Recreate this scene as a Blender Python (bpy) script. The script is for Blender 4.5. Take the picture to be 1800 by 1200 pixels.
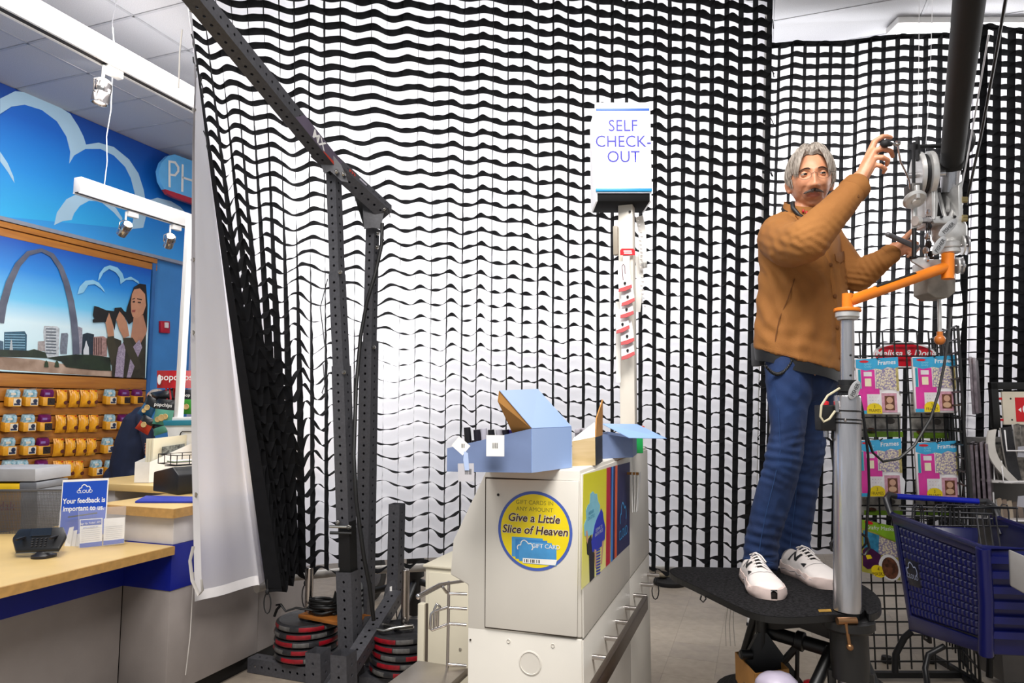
import bpy, bmesh, math, random
import numpy as np
from mathutils import Vector, Matrix, noise
random.seed(7)
for o in list(bpy.data.objects): bpy.data.objects.remove(o)
S = bpy.context.scene; COL = S.collection
# ---------------------------------------------------------------- camera, world, lamps, exposure
EYE = 1.63
cam = bpy.data.cameras.new('camera'); cam.sensor_width = 36; cam.lens = 24; cam.clip_end = 100
co = bpy.data.objects.new('camera', cam); COL.objects.link(co)
YAW, PITCH = math.radians(19.842), math.radians(5.474)
co.location = (0, 0, EYE); co.rotation_euler = (math.pi/2 + PITCH, 0, YAW)
S.camera = co
w = bpy.data.worlds.new('world'); S.world = w; w.use_nodes = True
w.node_tree.nodes['Background'].inputs[0].default_value = (0.9, 0.95, 1, 1)
w.node_tree.nodes['Background'].inputs[1].default_value = 0.34
S.view_settings.view_transform = 'Standard'; S.view_settings.look = 'None'
S.view_settings.gamma = 1; S.view_settings.use_curve_mapping = False
S.view_settings.exposure = 0.38
def lamp(name, loc, target, sx, sy, power, col=(1, 1, 1)):
    l = bpy.data.lights.new(name, 'AREA'); l.shape = 'RECTANGLE'; l.size = sx; l.size_y = sy; l.energy = power; l.color = col
    o = bpy.data.objects.new(name, l); COL.objects.link(o); o.location = loc
    o.rotation_euler = (Vector(target) - Vector(loc)).to_track_quat('-Z', 'Y').to_euler()
    return o
# ceiling troffers of the sales floor (out of frame) and the film lamps behind the diffusion curtains, plus an added flap lamp
lamp('troffer_light', (0.2, 0.2, 4.75), (0.2, 0.8, 0), 2.4, 1.6, 230, (1, .96, .92))
lamp('troffer_light', (-5.0, 4.2, 4.7), (-5.6, 5.0, 0), 1.4, 3.0, 95, (1, .97, .94))
lamp('troffer_light', (-2.2, 1.0, 4.75), (-2.0, 2.4, 0), 1.2, 1.2, 60, (1, .96, .92))
for lx, ly, lz, tx, ty, sx, sy, e in ((-2.6, 6.6, 3.5, -1.9, 4.5, 3.2, 2.2, 57), (0.0, 7.2, 3.5, -0.6, 5.0, 3.2, 2.2, 70), (1.5, 8.1, 3.6, 1.0, 5.9, 3.2, 2.2, 72), (3.9, 7.6, 3.6, 2.8, 5.2, 3.2, 2.2, 58), (-3.5, 5.0, 2.6, -2.95, 3.2, 0.7, 2.4, 20)):  # last lamp is added, to brighten the loose cloth flap at left
    l = lamp('film_or_flap_light', (lx, ly, lz), (tx, ty, lz-.1), sx, sy, e); l.data.spread = math.radians(145)
# ---------------------------------------------------------------- camera geometry used to place things
FH = Vector((-math.sin(YAW), math.cos(YAW), 0)); RH = Vector((math.cos(YAW), math.sin(YAW), 0)); ZZ = Vector((0, 0, 1))
CD = FH*math.cos(PITCH) + ZZ*math.sin(PITCH); CU = ZZ*math.cos(PITCH) - FH*math.sin(PITCH)
EY = Vector((0, 0, EYE))
def ray(px, py): return CD + RH*((px-900)/1200) + CU*((600-py)/1200)
def pt(px, py, X=None, Y=None, Z=None, f=None):
    v = ray(px, py)
    if X is not None: t = X/v.x
    elif Y is not None: t = Y/v.y
    elif Z is not None: t = (Z-EYE)/v.z
    else: t = f/v.dot(FH)
    return EY + v*t
def pf(px, py, f): return pt(px, py, f=f)
def V(*a): return Vector(a)
# ---------------------------------------------------------------- materials
def lin(h):
    if not isinstance(h, str): return (h[0], h[1], h[2], 1)
    h = h.lstrip('#'); c = [int(h[i:i+2], 16)/255 for i in (0, 2, 4)]
    return tuple([x/12.92 if x <= .04045 else ((x+.055)/1.055)**2.4 for x in c]) + (1,)
MATS = {}
def mat(name, col, rough=.5, metal=0, var=.08, scale=9, bump=0, bscale=60, col2=None, emit=0, spec=.5, trans=0, alpha=1, kind='noise', stretch=None):
    m = bpy.data.materials.new(name); m.use_nodes = True; nt = m.node_tree; b = nt.nodes['Principled BSDF']
    c = lin(col); c2 = lin(col2) if col2 else tuple(max(0, x*(1-var*2)) for x in c[:3]) + (1,)
    tc = nt.nodes.new('ShaderNodeTexCoord'); src = tc.outputs['Object']
    if stretch:
        mp = nt.nodes.new('ShaderNodeMapping'); mp.inputs['Scale'].default_value = stretch; nt.links.new(src, mp.inputs[0]); src = mp.outputs[0]
    tx = nt.nodes.new('ShaderNodeTexVoronoi' if kind == 'voronoi' else 'ShaderNodeTexNoise'); tx.inputs['Scale'].default_value = scale
    if kind != 'voronoi': tx.inputs['Detail'].default_value = 4
    nt.links.new(src, tx.inputs['Vector'])
    rp = nt.nodes.new('ShaderNodeValToRGB'); rp.color_ramp.elements[0].color = c2; rp.color_ramp.elements[1].color = c
    rp.color_ramp.elements[0].position = .3; rp.color_ramp.elements[1].position = .68
    nt.links.new(tx.outputs[0], rp.inputs[0]); nt.links.new(rp.outputs[0], b.inputs['Base Color'])
    b.inputs['Roughness'].default_value = rough; b.inputs['Metallic'].default_value = metal
    b.inputs['Specular IOR Level'].default_value = spec
    if trans: b.inputs['Transmission Weight'].default_value = trans
    if alpha < 1: b.inputs['Alpha'].default_value = alpha
    if emit: nt.links.new(rp.outputs[0], b.inputs['Emission Color']); b.inputs['Emission Strength'].default_value = emit
    if bump:
        n2 = nt.nodes.new('ShaderNodeTexNoise'); n2.inputs['Scale'].default_value = bscale; n2.inputs['Detail'].default_value = 3
        nt.links.new(src, n2.inputs['Vector'])
        bp = nt.nodes.new('ShaderNodeBump'); bp.inputs['Strength'].default_value = bump; bp.inputs['Distance'].default_value = .01
        nt.links.new(n2.outputs[0], bp.inputs['Height']); nt.links.new(bp.outputs[0], b.inputs['Normal'])
    MATS[name] = m; return m
def gradmat(name, stops, axis=2, z0=0., z1=1., rough=.45):
    m = bpy.data.materials.new(name); m.use_nodes = True; nt = m.node_tree; b = nt.nodes['Principled BSDF']
    tc = nt.nodes.new('ShaderNodeTexCoord'); sp = nt.nodes.new('ShaderNodeSeparateXYZ'); nt.links.new(tc.outputs['Object'], sp.inputs[0])
    mr = nt.nodes.new('ShaderNodeMapRange'); mr.inputs[1].default_value = z0; mr.inputs[2].default_value = z1
    nt.links.new(sp.outputs[axis], mr.inputs[0])
    rp = nt.nodes.new('ShaderNodeValToRGB'); e = rp.color_ramp.elements
    e[0].position = stops[0][0]; e[0].color = lin(stops[0][1]); e[1].position = stops[-1][0]; e[1].color = lin(stops[-1][1])
    for p, c in stops[1:-1]: q = e.new(p); q.color = lin(c)
    nt.links.new(mr.outputs[0], rp.inputs[0]); nt.links.new(rp.outputs[0], b.inputs['Base Color']); b.inputs['Roughness'].default_value = rough
    return m
# ---------------------------------------------------------------- mesh builder
def basis(d, up=None):
    d = Vector(d).normalized(); up = Vector(up) if up is not None else (ZZ if abs(d.z) < .95 else Vector((1, 0, 0)))
    s = d.cross(up)
    if s.length < 1e-6: s = d.cross(Vector((0, 1, 0)))
    s.normalize(); return d, s, s.cross(d).normalized()
class B:
    def __init__(s): s.v = []; s.f = []; s.m = []
    def add(s, vs, fs, m=0):
        k = len(s.v); s.v += [tuple(q) for q in vs]; s.f += [[i+k for i in f] for f in fs]; s.m += [m]*len(fs); return s
    def obox(s, c, ax, ay, az, m=0):
        c = Vector(c); vs = [c+ax*i+ay*j+az*k for k in (-1, 1) for j in (-1, 1) for i in (-1, 1)]
        return s.add(vs, [(0, 2, 3, 1), (4, 5, 7, 6), (0, 1, 5, 4), (2, 6, 7, 3), (0, 4, 6, 2), (1, 3, 7, 5)], m)
    def box(s, x0, x1, y0, y1, z0, z1, m=0):
        return s.obox(((x0+x1)/2, (y0+y1)/2, (z0+z1)/2), V(abs(x1-x0)/2, 0, 0), V(0, abs(y1-y0)/2, 0), V(0, 0, abs(z1-z0)/2), m)
    def bar(s, p0, p1, w, h, up=None, m=0):
        p0, p1 = Vector(p0), Vector(p1); d, a, u = basis(p1-p0, up)
        return s.obox((p0+p1)/2, a*(w/2), d*((p1-p0).length/2), u*(h/2), m)
    def cyl(s, p0, p1, r0, r1=None, n=14, m=0, caps=True):
        p0, p1 = Vector(p0), Vector(p1); r1 = r0 if r1 is None else r1; d, a, u = basis(p1-p0)
        vs = [p+(a*math.cos(2*math.pi*i/n)+u*math.sin(2*math.pi*i/n))*r for p, r in ((p0, r0), (p1, r1)) for i in range(n)]
        fs = [(i, (i+1) % n, n+(i+1) % n, n+i) for i in range(n)]
        if caps: fs += [tuple(range(n-1, -1, -1)), tuple(range(n, 2*n))]
        return s.add(vs, fs, m)
    def tube(s, pts, r, n=7, m=0, closed=False, flat=1.0, up=None):
        P = [Vector(p) for p in pts]; k = len(P); R = r if isinstance(r, (list, tuple)) else [r]*k
        vs = []; pa = None
        for i in range(k):
            if closed: d = P[(i+1) % k]-P[i-1]
            else: d = P[min(i+1, k-1)]-P[max(i-1, 0)]
            if d.length < 1e-9: d = Vector((0, 0, 1))
            d.normalize()
            if pa is None: _, a, _u = basis(d, up)
            else:
                a = pa-d*pa.dot(d)
                if a.length < 1e-6: _, a, _u = basis(d)
                a.normalize()
            pa = a; b = a.cross(d)
            vs += [P[i]+(a*math.cos(2*math.pi*j/n)+b*(flat*math.sin(2*math.pi*j/n)))*R[i] for j in range(n)]
        fs = []
        for i in range(k if closed else k-1):
            i2 = (i+1) % k
            fs += [(i*n+j, i*n+(j+1) % n, i2*n+(j+1) % n, i2*n+j) for j in range(n)]
        if not closed: fs += [tuple(range(n-1, -1, -1)), tuple((k-1)*n+j for j in range(n))]
        return s.add(vs, fs, m)
    def prism(s, poly, dv, m=0, m2=None):
        P = [Vector(p) for p in poly]; dv = Vector(dv); n = len(P)
        s.add(P+[p+dv for p in P], [tuple(range(n-1, -1, -1))] + [(i, (i+1) % n, n+(i+1) % n, n+i) for i in range(n)], m if m2 is None else m2)
        k = len(s.v)-n; s.f.append([k+i for i in range(n)]); s.m.append(m); return s
    def poly(s, P, m=0): return s.add(P, [tuple(range(len(P)))], m)
    def lathe(s, c, axis, prof, n=20, m=0, up=None):
        d, a, u = basis(axis, up); c = Vector(c); k = len(prof)
        vs = [c+d*h+(a*math.cos(2*math.pi*i/n)+u*math.sin(2*math.pi*i/n))*r for r, h in prof for i in range(n)]
        fs = [(q*n+i, q*n+(i+1) % n, (q+1)*n+(i+1) % n, (q+1)*n+i) for q in range(k-1) for i in range(n)]
        fs += [tuple(range(n-1, -1, -1)), tuple((k-1)*n+i for i in range(n))]
        return s.add(vs, fs, m)
    def sph(s, c, r, nu=14, nv=9, m=0, ax=None):
        c = Vector(c); rr = r if isinstance(r, (tuple, list)) else (r, r, r)
        A = ax or (V(1, 0, 0), V(0, 1, 0), V(0, 0, 1)); vs = []
        for j in range(nv+1):
            t = math.pi*(j/nv*.998+.001)
            for i in range(nu):
                p = 2*math.pi*i/nu
                vs.append(c+A[0]*(rr[0]*math.sin(t)*math.cos(p))+A[1]*(rr[1]*math.sin(t)*math.sin(p))+A[2]*(rr[2]*math.cos(t)))
        fs = [(j*nu+i, j*nu+(i+1) % nu, (j+1)*nu+(i+1) % nu, (j+1)*nu+i) for j in range(nv) for i in range(nu)]
        return s.add(vs, fs, m)
    def grid(s, fn, nu, nv, m=0, wrap=False):
        vs = [fn(i/nu, j/nv) for j in range(nv+1) for i in range(nu+1)]
        w = nu+1
        return s.add(vs, [(j*w+i, j*w+i+1, (j+1)*w+i+1, (j+1)*w+i) for j in range(nv) for i in range(nu)], m)
    def mesh(s, name, mats, smooth=None, bevel=0):
        me = bpy.data.meshes.new(name); me.from_pydata(s.v, [], s.f)
        for m in (mats if isinstance(mats, (list, tuple)) else [mats]): me.materials.append(m)
        me.polygons.foreach_set('material_index', s.m)
        if bevel:
            bm = bmesh.new(); bm.from_mesh(me); bmesh.ops.remove_doubles(bm, verts=bm.verts, dist=1e-6)
            ed = [e for e in bm.edges if len(e.link_faces) == 2 and e.calc_face_angle(0) > .5]
            bmesh.ops.bevel(bm, geom=ed, offset=bevel, segments=2, profile=.5, affect='EDGES', clamp_overlap=True)
            bm.to_mesh(me); bm.free(); smooth = 40 if smooth is None else smooth
        me.validate(); me.update()
        if smooth:
            me.polygons.foreach_set('use_smooth', [True]*len(me.polygons)); me.set_sharp_from_angle(angle=math.radians(smooth))
        return me
def props(o, label=None, cat=None, group=None, kind=None):
    if label: o['label'] = label
    if cat: o['category'] = cat
    if group: o['group'] = group
    if kind: o['kind'] = kind
    return o
def setpar(o, p):
    if p is not None: o.parent = p; o.matrix_parent_inverse = pmat(p).inverted()
def pmat(p):
    m = Matrix.LocRotScale(p.location, p.rotation_euler, p.scale)
    return (pmat(p.parent) @ p.matrix_parent_inverse @ m) if p.parent else m
def obj(name, b, mats, par=None, smooth=None, bevel=0, **k):
    me = b if isinstance(b, bpy.types.Mesh) else b.mesh(name, mats, smooth, bevel)
    o = bpy.data.objects.new(name, me); COL.objects.link(o); setpar(o, par); return props(o, **k)
def thing(name, loc, label, cat, group=None):
    o = bpy.data.objects.new(name, None); COL.objects.link(o); o.location = loc; o.empty_display_size = .05
    return props(o, label, cat, group)
def dup(root, mv, label=None, rotz=0, group=None):
    def cp(o, par):
        c = o.copy(); COL.objects.link(c)
        if par: c.parent = par
        for ch in list(o.children): cp(ch, c)
        return c
    r = cp(root, None); r.location = root.location + Vector(mv); r.rotation_euler.z += rotz
    if label: r['label'] = label
    return r
# flat print on a plane: frame = origin, u (right), v (up); n = outward
class Fr:
    def __init__(s, o, u, v): s.o = Vector(o); s.u = Vector(u).normalized(); s.v = Vector(v).normalized(); s.n = s.u.cross(s.v)
    def p(s, x, y, k=0): return s.o+s.u*x+s.v*y+s.n*k
def text(t, fr, x, y, size, mt, par, off=0., shear=0., align='CENTER', k=.0012, depth=.0, name='lettering', sx=1.0, rot=0):
    cu = bpy.data.curves.new('txt', 'FONT'); cu.body = t; cu.size = size; cu.offset = off*size; cu.shear = shear; cu.align_x = align; cu.resolution_u = 3
    cu.extrude = depth; cu.space_line = .95
    o = bpy.data.objects.new('txt', cu); me = bpy.data.meshes.new_from_object(o); bpy.data.objects.remove(o); bpy.data.curves.remove(cu)
    c, s_ = math.cos(rot), math.sin(rot)
    for v in me.vertices:
        a, b = v.co.x*sx, v.co.y
        v.co = fr.p(x+a*c-b*s_, y+a*s_+b*c, k+v.co.z)
    me.materials.clear(); me.materials.append(mt); me.name = name
    o = bpy.data.objects.new(name, me); COL.objects.link(o); setpar(o, par); return o
def arcpts(cx, cy, r, a0, a1, n=14, ry=None):
    ry = r if ry is None else ry
    return [(cx+r*math.cos(math.radians(a0+(a1-a0)*i/n)), cy+ry*math.sin(math.radians(a0+(a1-a0)*i/n))) for i in range(n+1)]
def strip2(pts, ws):
    L, Rr = [], []
    for i, (x, y) in enumerate(pts):
        a = pts[max(0, i-1)]; b = pts[min(len(pts)-1, i+1)]; dx, dy = b[0]-a[0], b[1]-a[1]; l = math.hypot(dx, dy) or 1
        wv = (ws[i] if isinstance(ws, (list, tuple)) else ws)/2
        L.append((x-dy/l*wv, y+dx/l*wv)); Rr.append((x+dy/l*wv, y-dx/l*wv))
    return L+Rr[::-1]
def strips(b, pts3, wvec_fn, m=0): pass
def interp(ctrl, u):
    xs = [c[0] for c in ctrl]; i = max(0, min(len(xs)-2, int(np.searchsorted(xs, u))-1))
    def tan(k, j):
        a, b = max(0, k-1), min(len(ctrl)-1, k+1); return (ctrl[b][j]-ctrl[a][j])/(ctrl[b][0]-ctrl[a][0])
    h = xs[i+1]-xs[i]; t = (u-xs[i])/h; out = []
    for j in range(1, len(ctrl[0])):
        p0, p1 = ctrl[i][j], ctrl[i+1][j]; m0, m1 = tan(i, j)*h, tan(i+1, j)*h
        out.append((2*t**3-3*t**2+1)*p0+(t**3-2*t**2+t)*m0+(-2*t**3+3*t**2)*p1+(t**3-t**2)*m1)
    return out
def ns(x, y=0, z=0): return noise.noise(Vector((x, y, z)))
ORD = ['first', 'second', 'third', 'fourth', 'fifth', 'sixth', 'seventh', 'eighth', 'ninth', 'tenth', 'eleventh', 'twelfth', 'thirteenth', 'fourteenth']
# ================================================================ SETTING
m_floor = mat('vinyl_floor', '#a89c8c', .34, var=.10, scale=14, col2='#978a7a', bump=.05, bscale=30)
m_floor2 = mat('vinyl_floor_b', '#a39787', .36, var=.10, scale=11, col2='#92867a', bump=.05, bscale=30)
m_joint = mat('floor_joint', '#6f655a', .8)
m_ceil = mat('ceiling_tile', '#cfcfd4', .95, var=.10, scale=160, bump=.12, bscale=220)
m_tbar = mat('ceiling_bar', '#b9b9bf', .6)
m_white = mat('white_paint', '#e9e7e4', .5, var=.03)
m_wallw = mat('pale_wall', '#c9c6da', .8, var=.04)
m_bluecol = mat('blue_column_paint', '#3f86c8', .6, var=.06, scale=3)
m_fascia = gradmat('fascia_print', [(0, '#3a9de2'), (.3, '#1d7fd2'), (.62, '#0f62b8'), (1, '#053a92')], 2, 3.45, 4.85)
m_fascia2 = mat('fascia_inner_blue', '#2089d8', .5, var=.10, scale=1.2)
m_cloud = mat('cloud_print', '#a9cbe2', .55, var=.05, scale=2)
m_wood = mat('slatwall_laminate', '#b9792f', .45, var=.14, scale=5, col2='#a56526', stretch=(1, .6, 8))
m_groove = mat('slatwall_groove', '#5a3512', .7)
m_grey = mat('grey_trim', '#8f95a4', .45)
FLX = -.0
b = B(); b.box(-7.2, 7, -1.5, 12.2, -.10, -.004)
floor = obj('floor', b, m_joint, kind='structure')
tb = B(); tb.box(-.1519, .1519, -.1519, .1519, -.0038, 0); tm = [tb.mesh('tile', m_floor), tb.mesh('tile', m_floor2)]
for i in range(16):
    for j in range(18):
        o = bpy.data.objects.new('tile', tm[random.random() < .4]); COL.objects.link(o)
        o.location = (-2.9+.3048*i, 2.75+.3048*j, 0); o.rotation_euler.z = random.choice([0, math.pi/2, math.pi]); setpar(o, floor)
def rest(x0, x1, y0, y1):
    bb = B()
    y = y0
    while y < y1-.01:
        x = x0
        while x < x1-.01:
            bb.box(x+.0008, min(x+.3040, x1), y+.0008, min(y+.3040, y1), -.0038, 0); x += .3048
        y += .3048
    return bb
bb = B()
for r in ((-2.9+.3048*15.5, 6, 0, 11.5), (-3.05, -2.9+.3048*15.5, 2.75+.3048*17.5, 11.5), (-2.9-.1524, -2.9+.3048*15.5, -.5, 2.75-.1524), (-7, -2.9-.1524, 4.3, 11.5)):
    q = rest(*r); bb.add(q.v, q.f)
obj('tile_field', bb, m_floor, floor, kind='stuff')
CH = 4.825
CH2 = 5.06; XS = -3.3
b = B(); b.box(-7.2, XS, 1.2, 12.2, CH+.02, CH+.1); b.box(XS, 7, 1.2, 12.2, CH2+.02, CH2+.1); b.box(XS-.02, XS, 1.2, 12.2, CH, CH2+.1)
ceil = obj('ceiling', b, m_ceil, kind='structure')
pb = B(); pb.box(-.605, .605, -.272, .272, 0, .014); pm = pb.mesh('panel', m_ceil)
tx = B(); tx.box(-.012, .012, -5.3, 5.3, 0, .02); txm = tx.mesh('ceiling_bar', m_tbar)
for i in range(11):
    X = -5.98+1.24*i-.62; hz = CH if X < XS else CH2
    for j in range(19):
        if X > -3.9 and (X < .2 or j < 4): continue
        o = bpy.data.objects.new('panel', pm); COL.objects.link(o); o.location = (X, 1.95+.575*j, hz+.004); setpar(o, ceil)
    o = bpy.data.objects.new('ceiling_bar', txm); COL.objects.link(o); o.location = (X+.62, 6.6, CH if X+.62 < XS else CH2); setpar(o, ceil)
for j in range(19):
    for x0, x1, hz in ((-6.95, XS-.03, CH), (XS+.02, 6.6, CH2)):
        ty = B(); ty.box(x0, x1, -.012, .012, 0, .02); o = obj('ceiling_bar', ty, m_tbar, ceil); o.location.y = 1.95+.575*j-.2875; o.location.z = hz
# walls
b = B(); b.box(-7.2, -7, 1.2, 12.2, -.1, CH+.1); wl = obj('wall_left', b, m_bluecol, kind='structure')
b = B(); b.box(-7.2, 7, 12, 12.2, -.1, 5.16); obj('wall_back', b, m_white, kind='structure')
b = B(); b.box(6.2, 6.4, 1.2, 12.2, -.1, 5.16); obj('wall_right', b, m_white, kind='structure')
b = B(); b.box(-7.0, -6.3, 6.95, 7.15, 0, CH); obj('wall_return', b, m_wallw, kind='structure')
WX = -6.965
ce = 6.83
b = B(); b.box(-7.01, WX, 2, ce, 3.49, CH); fas = obj('wall_fascia', b, m_fascia, kind='structure')
b = B(); b.box(-7.01, WX+.03, 2, ce, 3.455, 3.495); obj('trim_1', b, m_grey, kind='structure')
def wp(pts, X): return [pt(x, y, X=X) for x, y in pts]
def z1(L): return [(x/3, y/3) for x, y in L]
# cloud outline graphics of the fascia (flat print), inner sky panels a little lighter
def wallprint(name, pts, mt, X, par, t=.002):
    P = wp(pts, X); bb = B(); bb.prism(P, (t, 0, 0)); return obj(name, bb, mt, par)
inner = z1([(0, 610), (60, 565), (130, 552), (220, 580), (300, 640), (350, 720), (372, 800), (368, 850), (390, 820), (450, 785), (530, 785), (600, 820), (660, 880), (700, 960), (712, 1060), (705, 1150), (620, 1200), (0, 1140)])
wallprint('cloud_sky', inner, gradmat('inner_sky', [(0, '#35b2ea'), (.5, '#168adb'), (1, '#0f62c4')], 2, 3.5, 4.55), WX-.001, fas)
wallprint('cloud_outline', z1([(0, 520), (80, 480), (160, 490), (240, 525), (310, 562), (370, 600), (412, 665), (440, 720), (453, 762), (520, 752), (600, 775), (680, 840), (730, 915), (757, 1000), (767, 1060),
    (772, 1130), (755, 1200), (745, 1202), (700, 1206), (668, 1236), (700, 1170), (712, 1090), (710, 1020), (690, 940), (660, 880), (600, 820), (530, 785), (450, 785), (390, 820), (365, 862), (370, 800), (350, 720), (300, 640), (220, 580), (130, 552), (60, 562), (0, 600)]), m_cloud, WX+.001, fas)
wallprint('cloud_outline', z1([(285, 1187), (300, 1120), (350, 1050), (410, 1020), (470, 1030), (550, 1055), (610, 1095), (645, 1150), (640, 1165), (600, 1120), (530, 1062), (470, 1058), (420, 1085), (390, 1125), (377, 1160), (330, 1165)]), m_cloud, WX+.001, fas)
wallprint('cloud_outline', z1([(0, 800), (40, 860), (70, 930), (76, 965), (40, 905), (0, 850)]), m_cloud, WX+.001, fas)
wallprint('cloud_outline', z1([(768, 1060), (830, 1042), (900, 1060), (950, 1090), (985, 1130), (975, 1140), (930, 1105), (870, 1085), (820, 1095), (790, 1130), (772, 1130)]), m_cloud, WX+.001, fas)
# blue oval department sign
m_oval = mat('sign_light_blue', '#62b0e8', .4, var=.04); m_redb = mat('sign_red_band', '#b0283c', .4)
t = thing('department_sign', pt(300, 300, X=-6.75), 'light blue rounded PH sign with red lower band on the blue fascia', 'sign')
ov = z1([(905, 816), (870, 825), (835, 860), (820, 905), (828, 960), (850, 1000), (995, 1048), (1100, 1080), (1150, 1040), (1160, 950), (1130, 890), (1020, 858)])
b = B(); b.prism(wp(ov, -6.80), (.05, 0, 0)); obj('sign_panel', b, m_oval, t, 40)
b = B(); b.prism(wp(z1([(850, 998), (868, 1025), (900, 1042), (995, 1076), (1090, 1105), (1125, 1075), (995, 1046)]), -6.80), (.052, 0, 0)); obj('sign_band', b, m_redb, t)
lt = lambda L: wp(z1(L), -6.745)
b = B()
for P in ([(888, 985), (888, 845), (898, 848), (899, 988)], [(888, 845), (925, 850), (945, 880), (945, 905), (925, 930), (895, 925), (895, 915), (920, 918), (934, 900), (934, 882), (920, 862), (895, 857)],
          [(955, 1010), (958, 865), (968, 868), (966, 1012)], [(1025, 1030), (1028, 885), (1038, 888), (1036, 1034)], [(962, 930), (1030, 952), (1030, 963), (962, 941)]): b.prism(lt(P), (.003, 0, 0))
obj('lettering', b, m_white, t)
# slatwall: planks
planks = []
def plank(z0, z1_, y1=6.26):
    bb = B(); bb.box(-6.99, -6.945, 2.2, y1, z0+.006, z1_-.006); return obj('plank', bb, m_wood, wl, bevel=.004)
b = B(); b.box(-6.998, -6.975, 2.2, 6.25, .5, 3.45); obj('slatwall_backing', b, m_groove, wl)
plank(3.385, 3.455, 6.33); plank(3.295, 3.385, 6.33)
z = 1.965
while z > .7: plank(z-.142, z); z -= .142
b = B(); b.box(-6.99, -6.93, 6.255, 6.30, .6, 3.385); obj('trim_2', b, mat('blue_edge_trim', '#2f68a8', .5), kind='structure')
# poster: skyline photograph print
PX = -6.935
t = thing('skyline_poster', pt(130, 560, X=PX), 'large skyline photo poster with steel arch and woman holding camera', 'poster')
b = B(); Y1 = 6.235; b.box(-6.945, PX, 2.6, Y1, 1.975, 3.298)
obj('print', b, gradmat('poster_sky', [(0, '#cfeef6'), (.32, '#d8f0f8'), (.5, '#6cc4ee'), (.75, '#1d84d8'), (1, '#0a4db0')], 2, 2.1, 3.3, .35), t)
def z2(L): return [(x/3, 380+y/3) for x, y in L]
LAY = [PX+.0004]
def art(name, L, col, rough=.4, var=.06, scale=12, col2=None):
    LAY[0] += .0003; bb = B(); bb.poly(wp(z2(L), LAY[0])); 
    return obj(name, bb, mat('print_'+name, col, rough, var=var, scale=scale, col2=col2), t)
art('river_bank', [(-200, 745), (0, 740), (200, 755), (400, 790), (600, 815), (740, 820), (740, 853), (590, 846), (300, 828), (0, 808), (-200, 800)], '#c2a793', col2='#8f7460', scale=5)
bl = [([(20, 712), (22, 610), (130, 606), (142, 625), (140, 708)], '#2f6580'), ([(235, 720), (228, 610), (232, 578), (300, 580), (314, 592), (310, 745), (236, 745)], '#cfd6dc'),
      ([(315, 700), (322, 617), (355, 615), (360, 625), (352, 728), (318, 728)], '#7f8796'), ([(198, 710), (200, 660), (236, 657), (238, 712)], '#b3a9a8'), ([(410, 690), (412, 580), (434, 590), (436, 725), (412, 725)], '#a8a4b2'),
      ([(430, 728), (436, 622), (460, 614), (496, 622), (492, 735)], '#1d3040'), ([(490, 735), (493, 636), (545, 632), (566, 645), (564, 740)], '#b58f8a'), ([(-200, 700), (-40, 640), (0, 655), (18, 660), (18, 705)], '#4a6a84')]
for L, c in bl: art('skyline_tower', L, c, col2=None, var=.2, scale=40)
for L in ([(243, 585), (296, 585), (300, 735), (243, 735)],):
    for k in range(9): art('window_band', [(242, 590+k*16), (296, 592+k*16), (296, 598+k*16), (242, 596+k*16)], '#5a6470')
for k in range(4): art('window_band', [(495+k*12, 640), (500+k*12, 640), (500+k*12, 730), (495+k*12, 730)], '#5a3c3a')
for k in range(6): art('window_band', [(26, 620+k*14), (132, 622+k*14), (132, 626+k*14), (26, 624+k*14)], '#8fc0d8')
art('dome', [(440, 735), (440, 705), (446, 690), (452, 660), (456, 655), (460, 672), (468, 690), (470, 732)], '#d9dee4')
art('church_spire', [(50, 705), (56, 660), (60, 645), (64, 662), (68, 705)], '#b9c3c8')
art('tree_line', [(-200, 700), (-60, 705), (0, 702), (60, 705), (100, 706), (150, 708), (180, 700), (240, 718), (250, 745), (330, 735), (400, 728), (480, 730), (540, 738), (580, 745), (585, 815), (520, 812), (440, 805), (350, 795), (325, 765), (250, 748), (150, 742), (0, 740), (-200, 742)], '#23331f', col2='#0f1a10', scale=9)
for x in (245, 300): art('tree', [(x-12, 795), (x-8, 770), (x, 758), (x+9, 772), (x+12, 796)], '#2c3f24')
arch = [(-14, 430), (-2, 560), (15, 470), (50, 350), (95, 255), (150, 195), (220, 178), (275, 205), (320, 270), (350, 350), (375, 450), (390, 550), (398, 640), (402, 728)]
art('steel_arch', strip2(arch[1:], [48, 42, 38, 32, 26, 19, 24, 27, 30, 33, 35, 36, 36]), '#6a6e80', .35, col2='#3f445a', scale=4)
art('cloud_logo', [(408, 412), (420, 370), (450, 340), (490, 335), (522, 350), (548, 385), (553, 402), (530, 378), (500, 358), (465, 362), (440, 402)], '#8cc6e6')
art('cloud_logo', [(517, 340), (525, 300), (550, 268), (580, 258), (620, 270), (645, 300), (655, 330), (690, 318), (730, 342), (735, 358), (700, 335), (665, 335), (635, 358), (632, 325), (610, 295), (575, 278), (545, 298), (528, 330)], '#8cc6e6')
art('long_hair', [(770, 360), (735, 355), (705, 375), (690, 420), (670, 480), (660, 530), (680, 570), (720, 540), (775, 600), (778, 470)], '#1d1412', col2='#0f0a0a')
art('neck_skin', [(705, 530), (755, 520), (775, 600), (760, 660), (720, 690), (690, 640)], '#b98468')
art('face_skin', [(708, 385), (738, 380), (765, 410), (770, 470), (755, 515), (722, 538), (700, 530), (692, 505), (690, 460), (696, 410)], '#c48d6e')
art('brow', [(697, 435), (712, 430), (712, 436), (698, 440)], '#3a2219'); art('brow', [(722, 432), (748, 436), (748, 443), (724, 438)], '#3a2219')
art('eye', [(699, 448), (712, 446), (712, 454), (700, 455)], '#20150f'); art('eye', [(726, 450), (744, 452), (742, 459), (727, 457)], '#20150f')
art('lips', [(696, 494), (716, 492), (712, 506), (697, 505)], '#9c4f48')
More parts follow.
